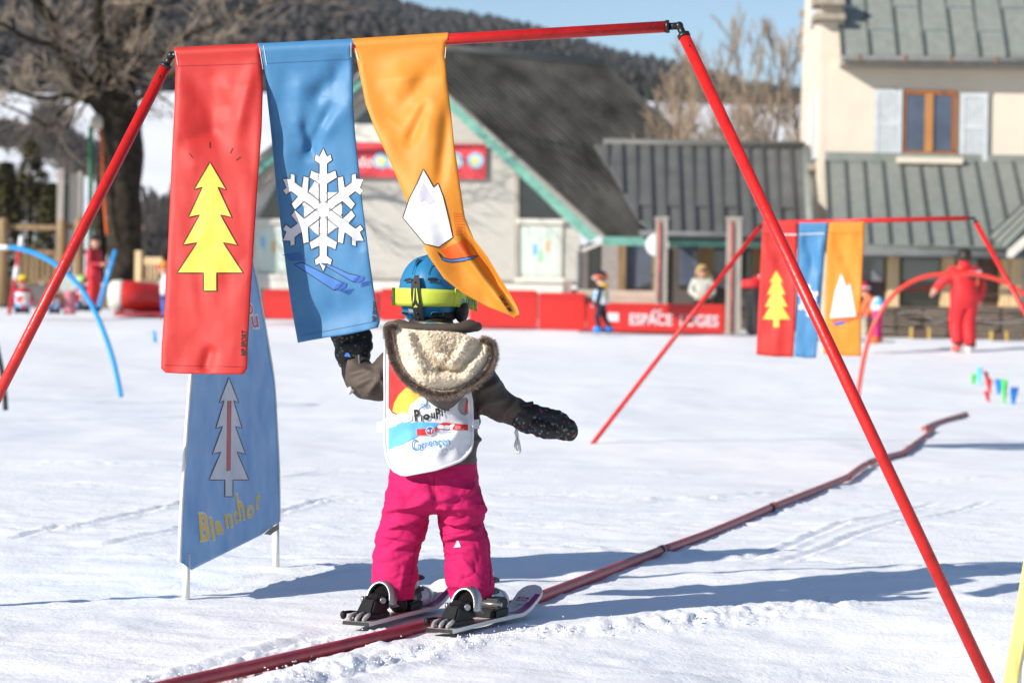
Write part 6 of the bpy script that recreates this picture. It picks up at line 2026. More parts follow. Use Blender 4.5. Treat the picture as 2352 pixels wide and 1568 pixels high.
    def mitten(main, rad, thumb, trad, seed):
        V, Fc = [], []
        add_tube(V, Fc, smooth_path([K(*p) for p in main], 5), lerp_list(rad, 5), 20, .8)
        add_tube(V, Fc, smooth_path([K(*p) for p in thumb], 4), lerp_list(trad, 4), 14, .9)
        me = voxel_union(V, Fc, .004, 4)
        displace(me, lambda co, n_: .007 * fbm(co[:, 0] * 26 + co[:, 2] * 8, co[:, 2] * 26 + co[:, 1] * 20, seed, 3) + .003 * fbm(co[:, 0] * 90, co[:, 2] * 90, seed + 3, 2))
        return link('mitten', me, MIT, t, True)
    ml = mitten([(815, 836, .06), (813, 826, .065), (808, 805, .07), (800, 785, .08), (790, 765, .085), (782, 742, .09), (780, 728, .09)], [.046, .050, .053, .045, .042, .035, .02], [(822, 806, .05), (838, 796, .06), (842, 776, .07), (836, 760, .08)], [.028, .024, .02, .014], 21)
    mr = mitten([(1180, 948, -.01), (1195, 952, -.01), (1218, 962, -.01), (1240, 962, -.01), (1262, 970, -.01), (1288, 980, -.01), (1312, 988, -.01), (1328, 992, -.01)], [.036, .043, .046, .040, .043, .040, .033, .016], [(1225, 978, -.04), (1248, 988, -.05), (1272, 996, -.04), (1284, 1000, -.03)], [.026, .024, .018, .012], 27)
    tube_obj('cuff_strap', [K(1178, 958, -.03), K(1200, 930, -.035), K(1225, 926, -.03)], .007, BLACKF, mr, 6)
    tube_obj('wrist_loop', smooth_path([K(1186, 985, -.03), K(1188, 1005, -.03), K(1184, 1024, -.03), K(1188, 1038, -.03), K(1194, 1034, -.03), K(1190, 1012, -.03), K(1184, 990, -.03)], 4), .0045, M('white_webbing', (.6, .6, .56), .8, .3, 90), mr, 6)
    tube_obj('zip_cord', [K(824, 815, .012), K(828, 848, .0)], .004, M('mottled_cord', (.08, .09, .12), .8, .8, 200), ml, 6)
    V, Fc = [], []
    poly_prism('logo_patch', [K(x, y, .016) for x, y in ((790, 818), (806, 820), (801, 811), (795, 810))], Vector((0, -1, 0)), .006, M('bright_blue_logo', (.05, .18, .6), .6), ml)
    tube_obj('cord_toggle', [K(800, 893, -.02), K(808, 900, -.025)], .010, WHITE_PR, jk, 8)

    # --- bib
    yy = [776, 800, 840, 900, 960, 1022, 1045, 1060, 1072, 1082, 1088, 1091]
    xl = [884, 884, 883, 884, 883, 884, 887, 891, 897, 906, 916, 930]
    yr = [880, 907, 920, 971, 1005, 1020, 1034, 1048, 1058, 1068, 1078, 1091]
    xr = [1076, 1081, 1084, 1086, 1086, 1085, 1081, 1070, 1057, 1032, 1001, 931]
    def bdepth(x, y):
        w = .010 * noise.noise(Vector((x / 60, y / 90, 2.2))) + .004 * noise.noise(Vector((x / 22, y / 30, 6)))
        for (x0, y0, x1, y1, wd, a) in ((1080, 965, 990, 1050, 14, -.014), (1075, 1015, 1060, 1045, 8, .008), (1060, 940, 1084, 985, 10, .012), (975, 1040, 1050, 985, 16, .008), (900, 1050, 960, 1010, 18, -.006), (930, 980, 890, 1040, 14, .006)):
            dx, dy = x1 - x0, y1 - y0; L2 = dx * dx + dy * dy
            t_ = ((x - x0) * dx + (y - y0) * dy) / L2
            if -.1 < t_ < 1.1:
                e = (-(x - x0) * dy + (y - y0) * dx) / math.sqrt(L2)
                w += a * math.exp(-(e / wd) ** 2) * min(1, (t_ + .1) / .25) * min(1, (1.1 - t_) / .25)
        u = (x - 990) / 106
        return YK - (.148 - .060 * u * u) - .012 * max(0, (y - 1000) / 90) + w
    BS = lambda x, y, o=0.0: at(x, y, bdepth(x, y) - o)
    rows = [776 + (1091 - 776) * (1 - (1 - i / 70) ** 1.25) for i in range(71)]
    V, Fc = [], []
    nc = 44
    for y in rows:
        a = interp(y, yy, xl); b = interp(y, yr, xr) if y >= 880 else 1076
        for i in range(nc + 1):
            x = a + (b - a) * i / nc
            V.append(BS(x, y))
    N = len(V); m = nc + 1
    V += [v + Vector((0, .004, 0)) for v in V]
    for j in range(70):
        for i in range(nc):
            k = j * m + i
            Fc.append([k, k + m, k + m + 1, k + 1]); Fc.append([N + k, N + k + 1, N + k + m + 1, N + k + m])
        Fc.append([j * m, N + j * m, N + (j + 1) * m, (j + 1) * m]); Fc.append([j * m + nc, (j + 1) * m + nc, N + (j + 1) * m + nc, N + j * m + nc])
    bib = pyd('bib', V, Fc, BIBW, t, True)
    edge = [(interp(y, yy, xl) + .5, y) for y in np.linspace(780, 1089, 40)] + [(interp(y, yr, xr) - .5, y) for y in np.linspace(1090.5, 890, 50)]
    tube_obj('piping', [BS(x, y, .001) for x, y in edge], .0042, BIBW, bib, 8)
    e2 = [(x + 7 if x < 990 and y < 1060 else x + (1000 - x) * .04, y if y < 1040 else y - 6) for x, y in edge]
    # printed areas
    decal('print', [(893, 790), (960, 790), (985, 900), (965, 905), (950, 935), (925, 958), (900, 948), (892, 935)], SI(BS, .0012), RED_PR, bib)
    decal('print', [(901, 944), (905, 925), (916, 906), (930, 892), (948, 880), (975, 912), (966, 930), (952, 945), (940, 960), (922, 956)], SI(BS, .002), M('mustard_yellow_print', (.58, .40, .05), .6), bib)
    clouds = []
    for cx, cy, r in ((900, 966, 16), (915, 962, 12), (926, 957, 12), (938, 960, 9), (948, 945, 11), (952, 935, 12), (961, 927, 11), (968, 922, 12)):
        clouds.append((cx, cy, r))
    # light blue slope with scalloped upper edge
    decal('print', [(892, 982), (905, 981), (912, 974), (925, 971), (936, 969), (948, 971), (955, 968), (990, 970), (1012, 972), (994, 985), (975, 992), (958, 1002), (942, 1010), (925, 1020), (905, 1026), (892, 1033)], SI(BS, .0022), SKYB_PR, bib)
    for i, (cx, cy, r) in enumerate(clouds):
        decal('print', circ(cx, cy, r, r * .9, 16), SI(BS, .0027 + .00012 * i), BIBW, bib)
    decal('print', [(1052, 940), (1054, 925), (1062, 915), (1073, 912), (1076, 950), (1068, 954), (1058, 950)], SI(BS, .0015), M('grey_print', (.22, .21, .23), .6), bib)
    decal('print', [(1067, 948), (1072, 948), (1076, 918), (1072, 916)], SI(BS, .0024), RED_PR, bib)
    decal('print', [(957, 984.5), (984, 984), (984, 998), (958, 1000)], SI(BS, .003), RED_PR, bib)
    decal('print', [(994, 992), (1003, 980), (1012, 972), (1020, 970), (1075, 975), (1075, 988), (1008, 985), (1000, 990)], SI(BS, .003), RED_PR, bib)
    BSo = lambda o0: (lambda x, y, o=0.0: BS(x, y, o0 + o))
    emblem(BSo(.003), 988, 989, 10.5, bib)
    text_px('lettering', 'esf', 1004, 983, 11, SI(BS, .0045), WHITE_PR, bib, 3, 40, .05)
    for k, s_ in enumerate(('ECOLE', 'DU SKI', 'FRANCAIS')):
        text_px('lettering', s_, 1046, 979 + 3.0 * k - .2, 2.2, SI(BS, .0045), WHITE_PR, bib, 4, (11, 12, 20)[k])
    text_px('lettering', 'Pour le plaisir', 1002, 993, 4.5, SI(BS, .0045), BLUE_PR, bib, 1, 38)
    text_px('lettering', 'Club', 966, 937, 9.5, SI(BS, .0045), M('club_blue_print', (.08, .33, .62), .6), bib, -5, 21, .02)
    blk = M('black_print', (.015, .018, .02), .6)
    for ch, x, y, h, w_ in (('P', 953, 966, 25, 12), ('i', 967, 967, 16, 3.6), ('o', 973, 964, 18, 15), ('u', 991, 960, 17, 9), ('P', 1002, 960, 22, 11), ('i', 1015, 955, 15, 3.2), ('o', 1019, 947, 9, 6), ('u', 1026, 943, 10, 6.5)):
        text_px('lettering', ch, x, y, h, SI(BS, .0045), blk, bib, -6, w_, .04)
    gb = M('mid_blue_lettering', (.04, .28, .62), .6, .3, 30)
    xs = 946
    for ch, w_, h, dy in (('C', 13, 25, 0), ('o', 10.5, 18, -1), ('r', 7.5, 18, -3), ('r', 7.5, 18, -5), ('e', 10.5, 18, -8), ('n', 10, 18, -10), ('\u00e7', 10, 18, -11), ('o', 10.5, 18, -12), ('n', 10, 18, -12)):
        text_px('lettering', ch, xs, 1033 + dy, h, SI(BS, .0045), gb, bib, 0, w_ - 1.7, .012)
        xs += w_
    for k, ch in enumerate('EN VERCORS'):
        if ch == ' ': continue
        x = 957 + k * 8.4
        text_px('lettering', ch, x, 1043 - 8.5 * math.sin(min(1, k / 6.5) * 1.5) , 5.2, SI(BS, .0045), M('club_blue_print', (.08, .33, .62), .6), bib, -6 if k < 4 else 0, 4.2)
    for x0, x1, y0, y1, d0, d1 in ((866, 886, 966, 990, -.02, -.08), (1083, 1101, 962, 984, -.085, -.03)):
        V, Fc = [], []
        n0 = [K(x0, y1 + 1, d0), K(x1, y1, d1), K(x1, y0, d1), K(x0, y0 + 3, d0)]
        slab(V, Fc, n0, Vector((0, -1, 0)), .004)
        pyd('side_strap', V, Fc, M('white_elastic', (.62, .62, .60), .7), bib)

    # --- hood: fabric pouch, fleece lining, fur trim
    ring = [(1111, 776), (1132, 785), (1137, 803), (1138, 821), (1130, 842), (1117, 858), (1095, 878), (1064, 894), (1035, 904), (1004, 904), (972, 896), (944, 880), (922, 858), (905, 832), (895, 800), (888, 770), (890, 752), (905, 748)]
    ring = [(1010 + (x - 1010) * .925, 815 + (y - 815) * .965) for x, y in ring]
    rp = smooth_path([Vector((x, y, 0)) for x, y in ring] , 4)
    def hdepth(x, y):
        u = (x - 1012) / 120; v = (y - 840) / 95
        q = .205 + .045 * math.exp(-((v - .25) / .6) ** 2) * (1 - .5 * u * u) - .03 * u * u
        return YK - q
    # fleece: polar grid
    cx, cy = 1010, 815
    pts = [(p.x, p.y) for p in rp] + [(960, 756), (1010, 758), (1060, 762)]
    def bnd(a):
        best = None
        dx, dy = math.cos(a), math.sin(a)
        n_ = len(pts)
        for i in range(n_):
            x0, y0 = pts[i][0] - cx, pts[i][1] - cy; x1, y1 = pts[(i + 1) % n_][0] - cx, pts[(i + 1) % n_][1] - cy
            den = dx * (y1 - y0) - dy * (x1 - x0)
            if abs(den) < 1e-9: continue
            tt = (x0 * (y1 - y0) - y0 * (x1 - x0)) / den
            s_ = (x0 * dy - y0 * dx) / den
            if tt > 0 and -1e-6 <= s_ <= 1 + 1e-6 and (best is None or tt < best): best = tt
        return best or 60
    NA, NR = 220, 90
    V, Fc = [], []
    hf = [(935, 770, 965, 845, 14, .030), (960, 780, 1000, 850, 13, -.024), (1012, 850, 1050, 853, 9, -.05), (955, 840, 1000, 858, 9, .018), (1040, 830, 1085, 770, 13, .022), (1060, 845, 1105, 790, 9, -.022), (1075, 860, 1122, 800, 12, .02), (975, 870, 1075, 872, 12, .022), (930, 850, 985, 885, 12, .014), (985, 765, 1060, 800, 22, .018), (1000, 790, 1030, 835, 14, .014), (1050, 800, 1020, 840, 10, -.014)]
    for j in range(NR + 1):
        f = j / NR
        for i in range(NA):
            a = 2 * math.pi * i / NA
            b = bnd(a) * .965
            x = cx + math.cos(a) * b * f; y = cy + math.sin(a) * b * f
            q = hdepth(x, y) - .016 * (1 - f ** 3)
            for (x0, y0, x1, y1, wd, am) in hf:
                dx, dy = x1 - x0, y1 - y0; L2 = dx * dx + dy * dy
                t_ = max(0, min(1, ((x - x0) * dx + (y - y0) * dy) / L2))
                e = math.hypot(x - x0 - dx * t_, y - y0 - dy * t_)
                q -= .65 * am * math.exp(-(e / wd) ** 2) * min(1, (1 - f) * 6 + .15)
            q -= .005 * noise.noise(Vector((x / 7, y / 7, 1))) + .0045 * noise.noise(Vector((x / 2.6, y / 2.6, 4)))
            V.append(at(x, y, q))
    for j in range(NR):
        for i in range(NA):
            i2 = (i + 1) % NA
            Fc.append([j * NA + i, (j + 1) * NA + i, (j + 1) * NA + i2, j * NA + i2])
    # outer hood fabric below the trim
    VO, FO = [], []
    outer = []
    for i, p in enumerate(rp[6:-4]):
        outer.append((p.x, p.y))
    no = len(outer)
    for j in range(9):
        f = j / 8
        for (x, y) in outer:
            gx, gy = x + (1012 - x) * .10 * f, y + (34 * math.exp(-((x - 1025) / 62) ** 2) + 5) * f
            dep = hdepth(x, y) + .012 - .025 * math.sin(f * math.pi * .6) + .10 * f * f
            VO.append(at(gx, gy, dep + .004 * noise.noise(Vector((gx / 14, gy / 10, 3)))))
    for j in range(8):
        for i in range(no - 1):
            FO.append([j * no + i, j * no + i + 1, (j + 1) * no + i + 1, (j + 1) * no + i])
    hood = pyd('hood', VO, FO, JACKET, t, True)
    pyd('fleece_lining', V, Fc, FLEECE, hood, True)
    # short fleece pile
    rnd = random.Random(11)
    me_f = hood.children[0].data
    VP, FP = [], []
    T0 = hood.location + t.location
    for _ in range(9000):
        k = rnd.randrange(NA * 12, (NR + 1) * NA)
        p = V[k]; 
        d = Vector((rnd.uniform(-.6, .6), -1, rnd.uniform(-.9, .2))).normalized() * rnd.uniform(.003, .006)
        s_ = Vector((rnd.uniform(-1, 1), 0, rnd.uniform(-1, 1))).normalized() * .0011
        p = p + Vector((rnd.uniform(-.003, .003), 0, rnd.uniform(-.003, .003)))
        n0 = len(VP); VP += [p - s_, p + s_, p + d]; FP.append([n0, n0 + 1, n0 + 2])
    tag(pyd('fleece_pile', VP, FP, FLEECE, hood), kind='stuff')
    trim_path = [at(p.x, p.y, hdepth(p.x, p.y) - .004) for p in rp]
    tube_obj('fur_trim', trim_path, .0115, FUR, hood, 10)
    VP, FP = [], []
    for _ in range(11000):
        k = rnd.randrange(len(trim_path) - 1)
        p = trim_path[k].lerp(trim_path[k + 1], rnd.random())
        c_ = at(1010, 815, hdepth(1010, 815))
        out = (p - c_).normalized()
        a = rnd.uniform(-1.9, 1.9)
        nrm = (out * math.cos(a) + Vector((0, -1, 0)) * abs(math.sin(a)) + Vector((rnd.uniform(-.4, .4), rnd.uniform(-.4, .2), rnd.uniform(-.55, .25)))).normalized()
        p0 = p + nrm * .010
        L = rnd.uniform(.006, .017)
        tip = p0 + nrm * L + Vector((rnd.uniform(-.004, .004), 0, -.004 * rnd.random()))
        s_ = nrm.cross(Vector((0, 1, 0.3))).normalized() * .0011
        n0 = len(VP); VP += [p0 - s_, p0 + s_, tip]; FP.append([n0, n0 + 1, n0 + 2])
    tag(pyd('fur_strands', VP, FP, FUR, hood), kind='stuff')
    # collar / top edge of the hood
    V, Fc = [], []
    prof = [(886, 760, -.10), (896, 750, -.12), (930, 753, -.135), (980, 755, -.14), (1030, 755, -.14), (1070, 752, -.13), (1095, 750, -.11), (1103, 752, -.09)]
    add_tube(V, Fc, smooth_path([K(*p) for p in prof], 5), lerp_list([.010, .017, .0165, .016, .016, .017, .015, .008], 5), 16, .9)
    add_tube(V, Fc, smooth_path([K(900, 752, -.09), K(915, 742, -.10), K(950, 746, -.11)], 5), lerp_list([.010, .012, .006], 5), 12, 1)
    add_tube(V, Fc, smooth_path([K(1098, 756, -.08), K(1080, 742, -.09), K(1050, 748, -.11)], 5), lerp_list([.012, .012, .006], 5), 12, 1)
    me = voxel_union(V, Fc, .0035, 3)
    link('collar', me, JACKET, jk, True)

    # --- helmet
    hc = K(990, 672, .015)
    rx, ry, rz = 74 * m1, .116, 86 * m1
    def hel(a, e, k=1.0):                 # a azimuth from the back (towards camera), e elevation
        # slightly squared dome
        ce, se = math.cos(e), math.sin(e)
        sx = math.sin(a); cy_ = -math.cos(a)
        q = 1.0 + .03 * math.cos(2 * a) 
        fl_ = 1.0 if e > 0 else 1 + .06 * e
        return hc + Vector((rx * k * ce ** .82 * sx * fl_, ry * k * ce ** .82 * cy_ * q * fl_, rz * k * se))
    V, Fc = [], []
    NA_, NE = 72, 34
    def ebot(a):                          # lower rim: arched cut-out at the nape, ear flaps lower
        d = abs(math.atan2(math.sin(a - .05), math.cos(a - .05)))
        return -.93 if d > .62 else -.72 - .21 * max(0, (d / .62)) ** 3
    for j in range(NE + 1):
        for i in range(NA_):
            a = 2 * math.pi * i / NA_
            e0 = ebot(a)
            e = e0 + (math.pi / 2 * .995 - e0) * j / NE
            k = 1.0
            # raised centre panel, belt line under the upper vents
            if .30 < e < 1.35 and abs(math.atan2(math.sin(a + .02), math.cos(a + .02))) < .34 * (1.2 - .3 * e): k += .018
            if e < .22 and e > .10: k -= .006
            if e <= .10: k += .014
            V.append(hel(a, e, k))
    for j in range(NE):
        for i in range(NA_):
            i2 = (i + 1) % NA_
            Fc.append([j * NA_ + i, j * NA_ + i2, (j + 1) * NA_ + i2, (j + 1) * NA_ + i])
    Fc.append([NE * NA_ + i for i in range(NA_)])
    h = pyd('helmet', V, Fc, HELM, t, True)
    h_sol = h.modifiers.new('shell', 'SOLIDIFY'); h_sol.thickness = .012; h_sol.offset = -1
    VENT = M('vent_black', (.006, .006, .007), .7)
    # find azimuth/elevation of a pixel on the helmet
    def HS(x, y, o=0.0):
        best = None
        d = ray(x, y)
        # intersect with ellipsoid scaled
        k = 1.016
        oc = CAMP - hc
        A_ = (d.x / (rx * k)) ** 2 + (d.y / (ry * k)) ** 2 + (d.z / (rz * k)) ** 2
        B_ = 2 * (oc.x * d.x / (rx * k) ** 2 + oc.y * d.y / (ry * k) ** 2 + oc.z * d.z / (rz * k) ** 2)
        C_ = (oc.x / (rx * k)) ** 2 + (oc.y / (ry * k)) ** 2 + (oc.z / (rz * k)) ** 2 - 1
        disc = max(0.0, B_ * B_ - 4 * A_ * C_)
        s_ = (-B_ - math.sqrt(disc)) / (2 * A_)
        p = CAMP + d * s_
        nn = Vector(((p.x - hc.x) / rx ** 2, (p.y - hc.y) / ry ** 2, (p.z - hc.z) / rz ** 2)).normalized()
        return p + nn * (.009 + o)
    zx = lambda p: (p[0] * .128 + 861, p[1] * .128 + 574)
    for poly in ([(735, 315), (760, 260), (785, 212), (850, 205), (790, 260), (750, 315)], [(1030, 315), (1032, 205), (1105, 212), (1085, 295)], [(555, 578), (600, 532), (690, 515), (690, 578)], [(945, 578), (960, 518), (1110, 522), (1145, 578)],
                 [(530, 1110), (535, 1085), (640, 1085), (695, 1158), (560, 1130)], [(980, 1160), (1030, 1085), (1185, 1090), (1212, 1120), (1195, 1140)]):
        pz = [zx(p) for p in poly]
        decal('vent', pz, SI(HS, .001), VENT, h, 6)
        pts3 = [HS(x, y, .001) for x, y in pz]
        tube_obj('vent_lip', pts3 + [pts3[0]], .0012, HELM, h, 6)
    for seg in ([(700, 470), (740, 330), (860, 190), (960, 130)], [(960, 460), (1020, 320), (1050, 180), (1100, 105)], [(1175, 330), (1190, 210), (1200, 150)]):
        tube_obj('groove', [HS(*zx(p), .0002) for p in seg], .0010, M('helmet_groove', (.008, .07, .17), .6), h, 6)
    # goggle strap
    STp = lambda o: [(378, 690, 960), (440, 690, 968), (560, 690, 978), (720, 695, 982), (900, 702, 985), (1100, 712, 985), (1300, 722, 985), (1450, 738, 992), (1600, 750, 1010), (1690, 775, 1040), (1757, 880, 1080)]
    V, Fc = [], []
    prof = STp(0)
    for i in range(60):
        f = i / 59 * (len(prof) - 1); k = min(int(f), len(prof) - 2); u = f - k
        x = prof[k][0] + (prof[k + 1][0] - prof[k][0]) * u; y0 = prof[k][1] + (prof[k + 1][1] - prof[k][1]) * u; y1 = prof[k][2] + (prof[k + 1][2] - prof[k][2]) * u
        for q in range(5):
            px, py = zx((x, y0 + (y1 - y0) * q / 4))
            px2 = max(918.5, min(1061, px))
            p = HS(px2, py, .004)
            if px != px2:
                p = p + Vector(((px - px2) * m1, .02, 0))
            V.append(p)
    for i in range(59):
        for q in range(4):
            k = i * 5 + q
            Fc.append([k, k + 1, k + 6, k + 5])
    st_ = pyd('goggle_strap', V, Fc, LIME, h, True)
    sm = st_.modifiers.new('t', 'SOLIDIFY'); sm.thickness = .003; sm.offset = 1
    SSx = lambda o: (lambda x, y: (HS(max(918.5, min(1061, x)), y, .0078 + o) + (Vector(((x - max(918.5, min(1061, x))) * m1, .0, 0)))))
    stb = M('strap_blue_print', (.02, .20, .38), .6)
    text_px('lettering', 'airn', *zx((1462, 945)), 17, SSx(0), stb, st_, 6, 30.5, .005)
    text_px('lettering', 'n', *zx((382, 905)), 16, SSx(0), stb, st_, 0, 6.5, .005)
    bk = [zx(p) for p in ((1372, 705), (1460, 720), (1425, 990), (1352, 975))]
    tube_obj('buckle', [HS(x, y, .009) for x, y in bk] + [HS(*bk[0], .009)], .0022, M('lime_plastic', (.55, .62, .04), .35), st_, 6)
    # rear clip
    clip = [zx(p) for p in ((770, 500), (830, 498), (845, 640), (850, 800), (880, 1000), (902, 1195), (780, 1193), (735, 1000), (712, 800), (715, 640))]
    decal('strap_clip', clip, SI(HS, .0105), BLACKF, h, 5)
    decal('clip_slot', [zx(p) for p in ((760, 700), (772, 700), (765, 870), (742, 940))], SI(HS, .0122), LIME, h, 5)
    decal('clip_slot', [zx(p) for p in ((792, 700), (802, 700), (830, 900), (826, 940), (800, 870))], SI(HS, .0122), LIME, h, 5)
    decal('clip_slot', [zx(p) for p in ((785, 945), (820, 985), (755, 990))], SI(HS, .0122), LIME, h, 5)
    for p in ((780, 610), (806, 1075), (826, 1150)):
        V, Fc = [], []
        add_ball(V, Fc, HS(*zx(p), .011), .0035, 8, 6)
        pyd('clip_stud', V, Fc, BLACK_PL, h, True)
    decal('size_label', [zx(p) for p in ((640, 1032), (725, 1040), (735, 1095), (655, 1085))], SI(HS, .0012), M('grey_label', (.28, .30, .31), .5), h, 5)
    # ear pad at the right and dark liner at the nape
    V, Fc = [], []
    add_ball(V, Fc, K(1060, 714, -.005), (.022, .06, .036), 14, 10)
    add_ball(V, Fc, K(996, 720, .01), (.078, .095, .030), 18, 8)
    pyd('ear_pad', V, Fc, BLACKF, h, True)
    V, Fc = [], []
    add_ball(V, Fc, K(990, 742, -.02), (.068, .075, .030), 18, 8)
    pyd('hair', V, Fc, HAIRD, t, True)
    V, Fc = [], []
    P = [K(945 + 9.5 * i, 754 - 5 * math.sin(i / 10 * math.pi), -.085 - .025 * math.sin(i / 10 * math.pi)) for i in range(11)]
    add_tube(V, Fc, P, .012, 10)
    pyd('neck_warmer', V, Fc, multi_print('patterned_teal', [(.30, .45, .10), (.05, .22, .26), (.5, .42, .3)], 70, (.14, .38, .36)), t, True)

    # --- boots
    BOOT = M('white_boot_shell', (.72, .70, .72), .35, .06, 12); GREYB = M('grey_boot', (.10, .10, .11), .4)
    for q, (cx_, cyb, dirx) in {'L': (932, 1408, .42), 'R': (1104, 1414, .44)}.items():
        d = Vector((dirx, .88, 0)).normalized(); sd = Vector((d.y, -d.x, 0))
        c0 = ground_hit(cx_, cyb + 6); c0.z = .045
        V, Fc = [], []
        add_tube(V, Fc, [c0 - d * .10, c0 - d * .02, c0 + d * .07, c0 + d * .12], [.036, .044, .043, .03], 16, .9, ref=Vector((0, 0, 1)))
        add_tube(V, Fc, [c0 - d * .02 + Vector((0, 0, .0)), c0 - d * .015 + Vector((0, 0, .06)), c0 - d * .01 + Vector((0, 0, .10))], [.044, .044, .042], 18, 1)
        me = voxel_union(V, Fc, .004, 3)
        bo = link('boot', me, BOOT, t, True)
        for k, zz in enumerate((.035, .075)):
            pts_ = [c0 + d * (.0 + .05 * math.cos(a)) * .9 + sd * (.052 * math.sin(a)) + Vector((0, 0, zz - .005 * k)) for a in [R(-115 + 23 * i) for i in range(11)]]
            tube_obj('buckle', pts_, .006, GREYB, bo, 6)
        tube_obj('toe_cap', [c0 + d * .085 + Vector((0, 0, -.004)), c0 + d * .125 + Vector((0, 0, -.006))], [.043, .034], BOOT, bo, 14)
kid()

# ------------------------------------------------------------------ skis with bindings
def ski(label, tail, tip, bx, sticker, seed):
    # tail, tip: ground points; built along the line
    t = empty('ski', tail, label, 'ski', 'skis under the child in pink trousers')
    d = (tip - tail); d.z = 0; L = d.length; d.normalize()
    sd = Vector((d.y, -d.x, 0))
    N = 110
    V, Fc = [], []
    def prof(f):
        w = .034 + .010 * abs(2 * f - 1) ** 1.6
        if f > .93: w *= math.sqrt(max(0, 1 - ((f - .93) / .07) ** 2)) * .98 + .02
        z = .012 + (0 if f < .74 else .075 * ((f - .74) / .26) ** 1.7) + .004 * (1 - f)
        return w, z
    for j in range(N + 1):
        f = j / N
        w, z = prof(f)
        th = .011 if f < .9 else .011 - .006 * (f - .9) / .1
        p = tail + d * L * f
        for s_, zz in ((-1, z), (1, z), (1, z + th), (-1, z + th)):
            V.append(Vector((p.x, p.y, p.z)) + sd * w * s_ * (1 if zz == z else .96) + Vector((0, 0, zz)))
    for j in range(N):
        for k in range(4):
            k2 = (k + 1) % 4
            Fc.append([j * 4 + k, j * 4 + k2, (j + 1) * 4 + k2, (j + 1) * 4 + k])
    Fc.append([3, 2, 1, 0]); Fc.append([N * 4 + k for k in range(4)])
    TOP = M('white_ski_top', (.70, .69, .64), .3, .04, 10)
    body = pyd('ski_body', V, Fc, [TOP, BLACK_PL], t)
    for p in body.data.polygons:
        p.material_index = 1 if (p.index % 4 == 0 and p.index < 4 * N) or p.index == 4 * N else 0
    def SK(f, s_, o=0.0):
        w, z = prof(f)
        return tail + d * L * f + sd * w * s_ + Vector((0, 0, z + .0118 + o))
    def patch(nm, mat, f0, f1, s0a, s1a, s0b, s1b, o, par=t):
        V, Fc = [], []
        n = 12
        for i in range(n + 1):
            u = i / n; f = f0 + (f1 - f0) * u
            V += [SK(f, s0a + (s0b - s0a) * u, o), SK(f, s1a + (s1b - s1a) * u, o)]
        for i in range(n): Fc.append([2 * i, 2 * i + 1, 2 * i + 3, 2 * i + 2])
        return pyd(nm, V, Fc, mat, par)
    MAG = M('magenta_graphic', (.36, .02, .16), .3); GRN = M('teal_graphic', (.10, .25, .22), .3); ORGG = M('orange_graphic', (.6, .22, .06), .35)
    patch('graphic', MAG, .02, .14, -.9, .5, -.9, -.1, .0012)
    patch('graphic', GRN, .12, .22, -.2, .8, -.7, .1, .0014)
    patch('graphic', ORGG, .2, .62, .55, .9, .6, .9, .0012)
    patch('graphic', MAG, .72, .93, .1, .9, .55, .95, .0012)
    patch('graphic', MAG, .60, .74, -.8, .2, -.7, .5, .0012)
    patch('graphic', ORGG, .80, .88, -.3, -.24, .1, .16, .0016)
    patch('edge', M('steel_edge', (.55, .55, .56), .3, metal=.8), .03, .9, .94, 1.0, .94, 1.0, .0006)
    if sticker:
        c = SK(.875, -.12, .002); n_ = (SK(.90, 0, 0) - SK(.86, 0, 0)).normalized()
        def SF(x, y, o=0.0): return c + sd * (x * .027) + n_ * (-y * .022) + (sd.cross(n_)).normalized() * (.0015 + o)
        decal('sticker', circ(0, 0, 1, 1, 20), lambda x, y: SF(x, y), WHITE_PR, t, .5)
        decal('sticker_band', [(-.75, -.25), (.75, -.25), (.62, -.72), (-.62, -.72)], lambda x, y: SF(x, y, .0006), RED_PR, t, .5)
        text_px('lettering', 'esf', -.38, -.32, .34, lambda x, y: SF(x, y, .0012), WHITE_PR, t, 0, .8, .03)
        text_px('lettering', 'NO ELLA', -.72, .30, .34, lambda x, y: SF(x, y, .0012), INK, t, 0, 1.45, .02)
        text_px('lettering', 'Ourson', -.5, .66, .2, lambda x, y: SF(x, y, .0012), RED_PR, t, 0, 1.0, .01) if False else None
    # heel binding: black housing, tall silver heel arch, brake arms; toe piece
    DK = M('binding_black', (.010, .010, .011), .55, .3, 20, .1, 80, spec=.25)
    SIL = M('binding_silver', (.36, .36, .36), .38, .1, 20, metal=.85)
    WH = M('white_lever', (.34, .33, .32), .5, .5, 60)
    b = tail + d * L * bx; b.z = tail.z + .024
    up = Vector((0, 0, 1))
    V, Fc = [], []
    def hx(f0, f1, w0, w1, z0, z1, k=1.0, back=0):
        q = []
        for z, kk in ((z0, 1.0), (z1, k)):
            for f, s_ in ((f0, -1), (f1, -1), (f1, 1), (f0, 1)):
                ff = f if z == z0 else f + back * (1 if f == f0 else .35)
                q.append(b + d * ff + sd * s_ * (w0 if f == f0 else w1) * kk + up * z)
        box_pts(V, Fc, [q[0], q[3], q[2], q[1], q[4], q[7], q[6], q[5]])
    hx(-.10, .03, .022, .036, 0, .022)
    hx(-.075, .025, .026, .036, .022, .058, .8, .03)
    hx(-.035, .02, .026, .030, .058, .070, .75, .015)
    me = bpy.data.meshes.new('h'); me.from_pydata([tuple(v) for v in V], [], Fc)
    bm = bmesh.new(); bm.from_mesh(me); bmesh.ops.recalc_face_normals(bm, faces=bm.faces[:]); bmesh.ops.bevel(bm, geom=bm.edges[:], offset=.005, segments=2, affect='EDGES'); bm.to_mesh(me); bm.free()
    hp = link('heel_piece', me, DK, t)
    # silver arch (tall U, open to the back, leaning forward)
    arch = []
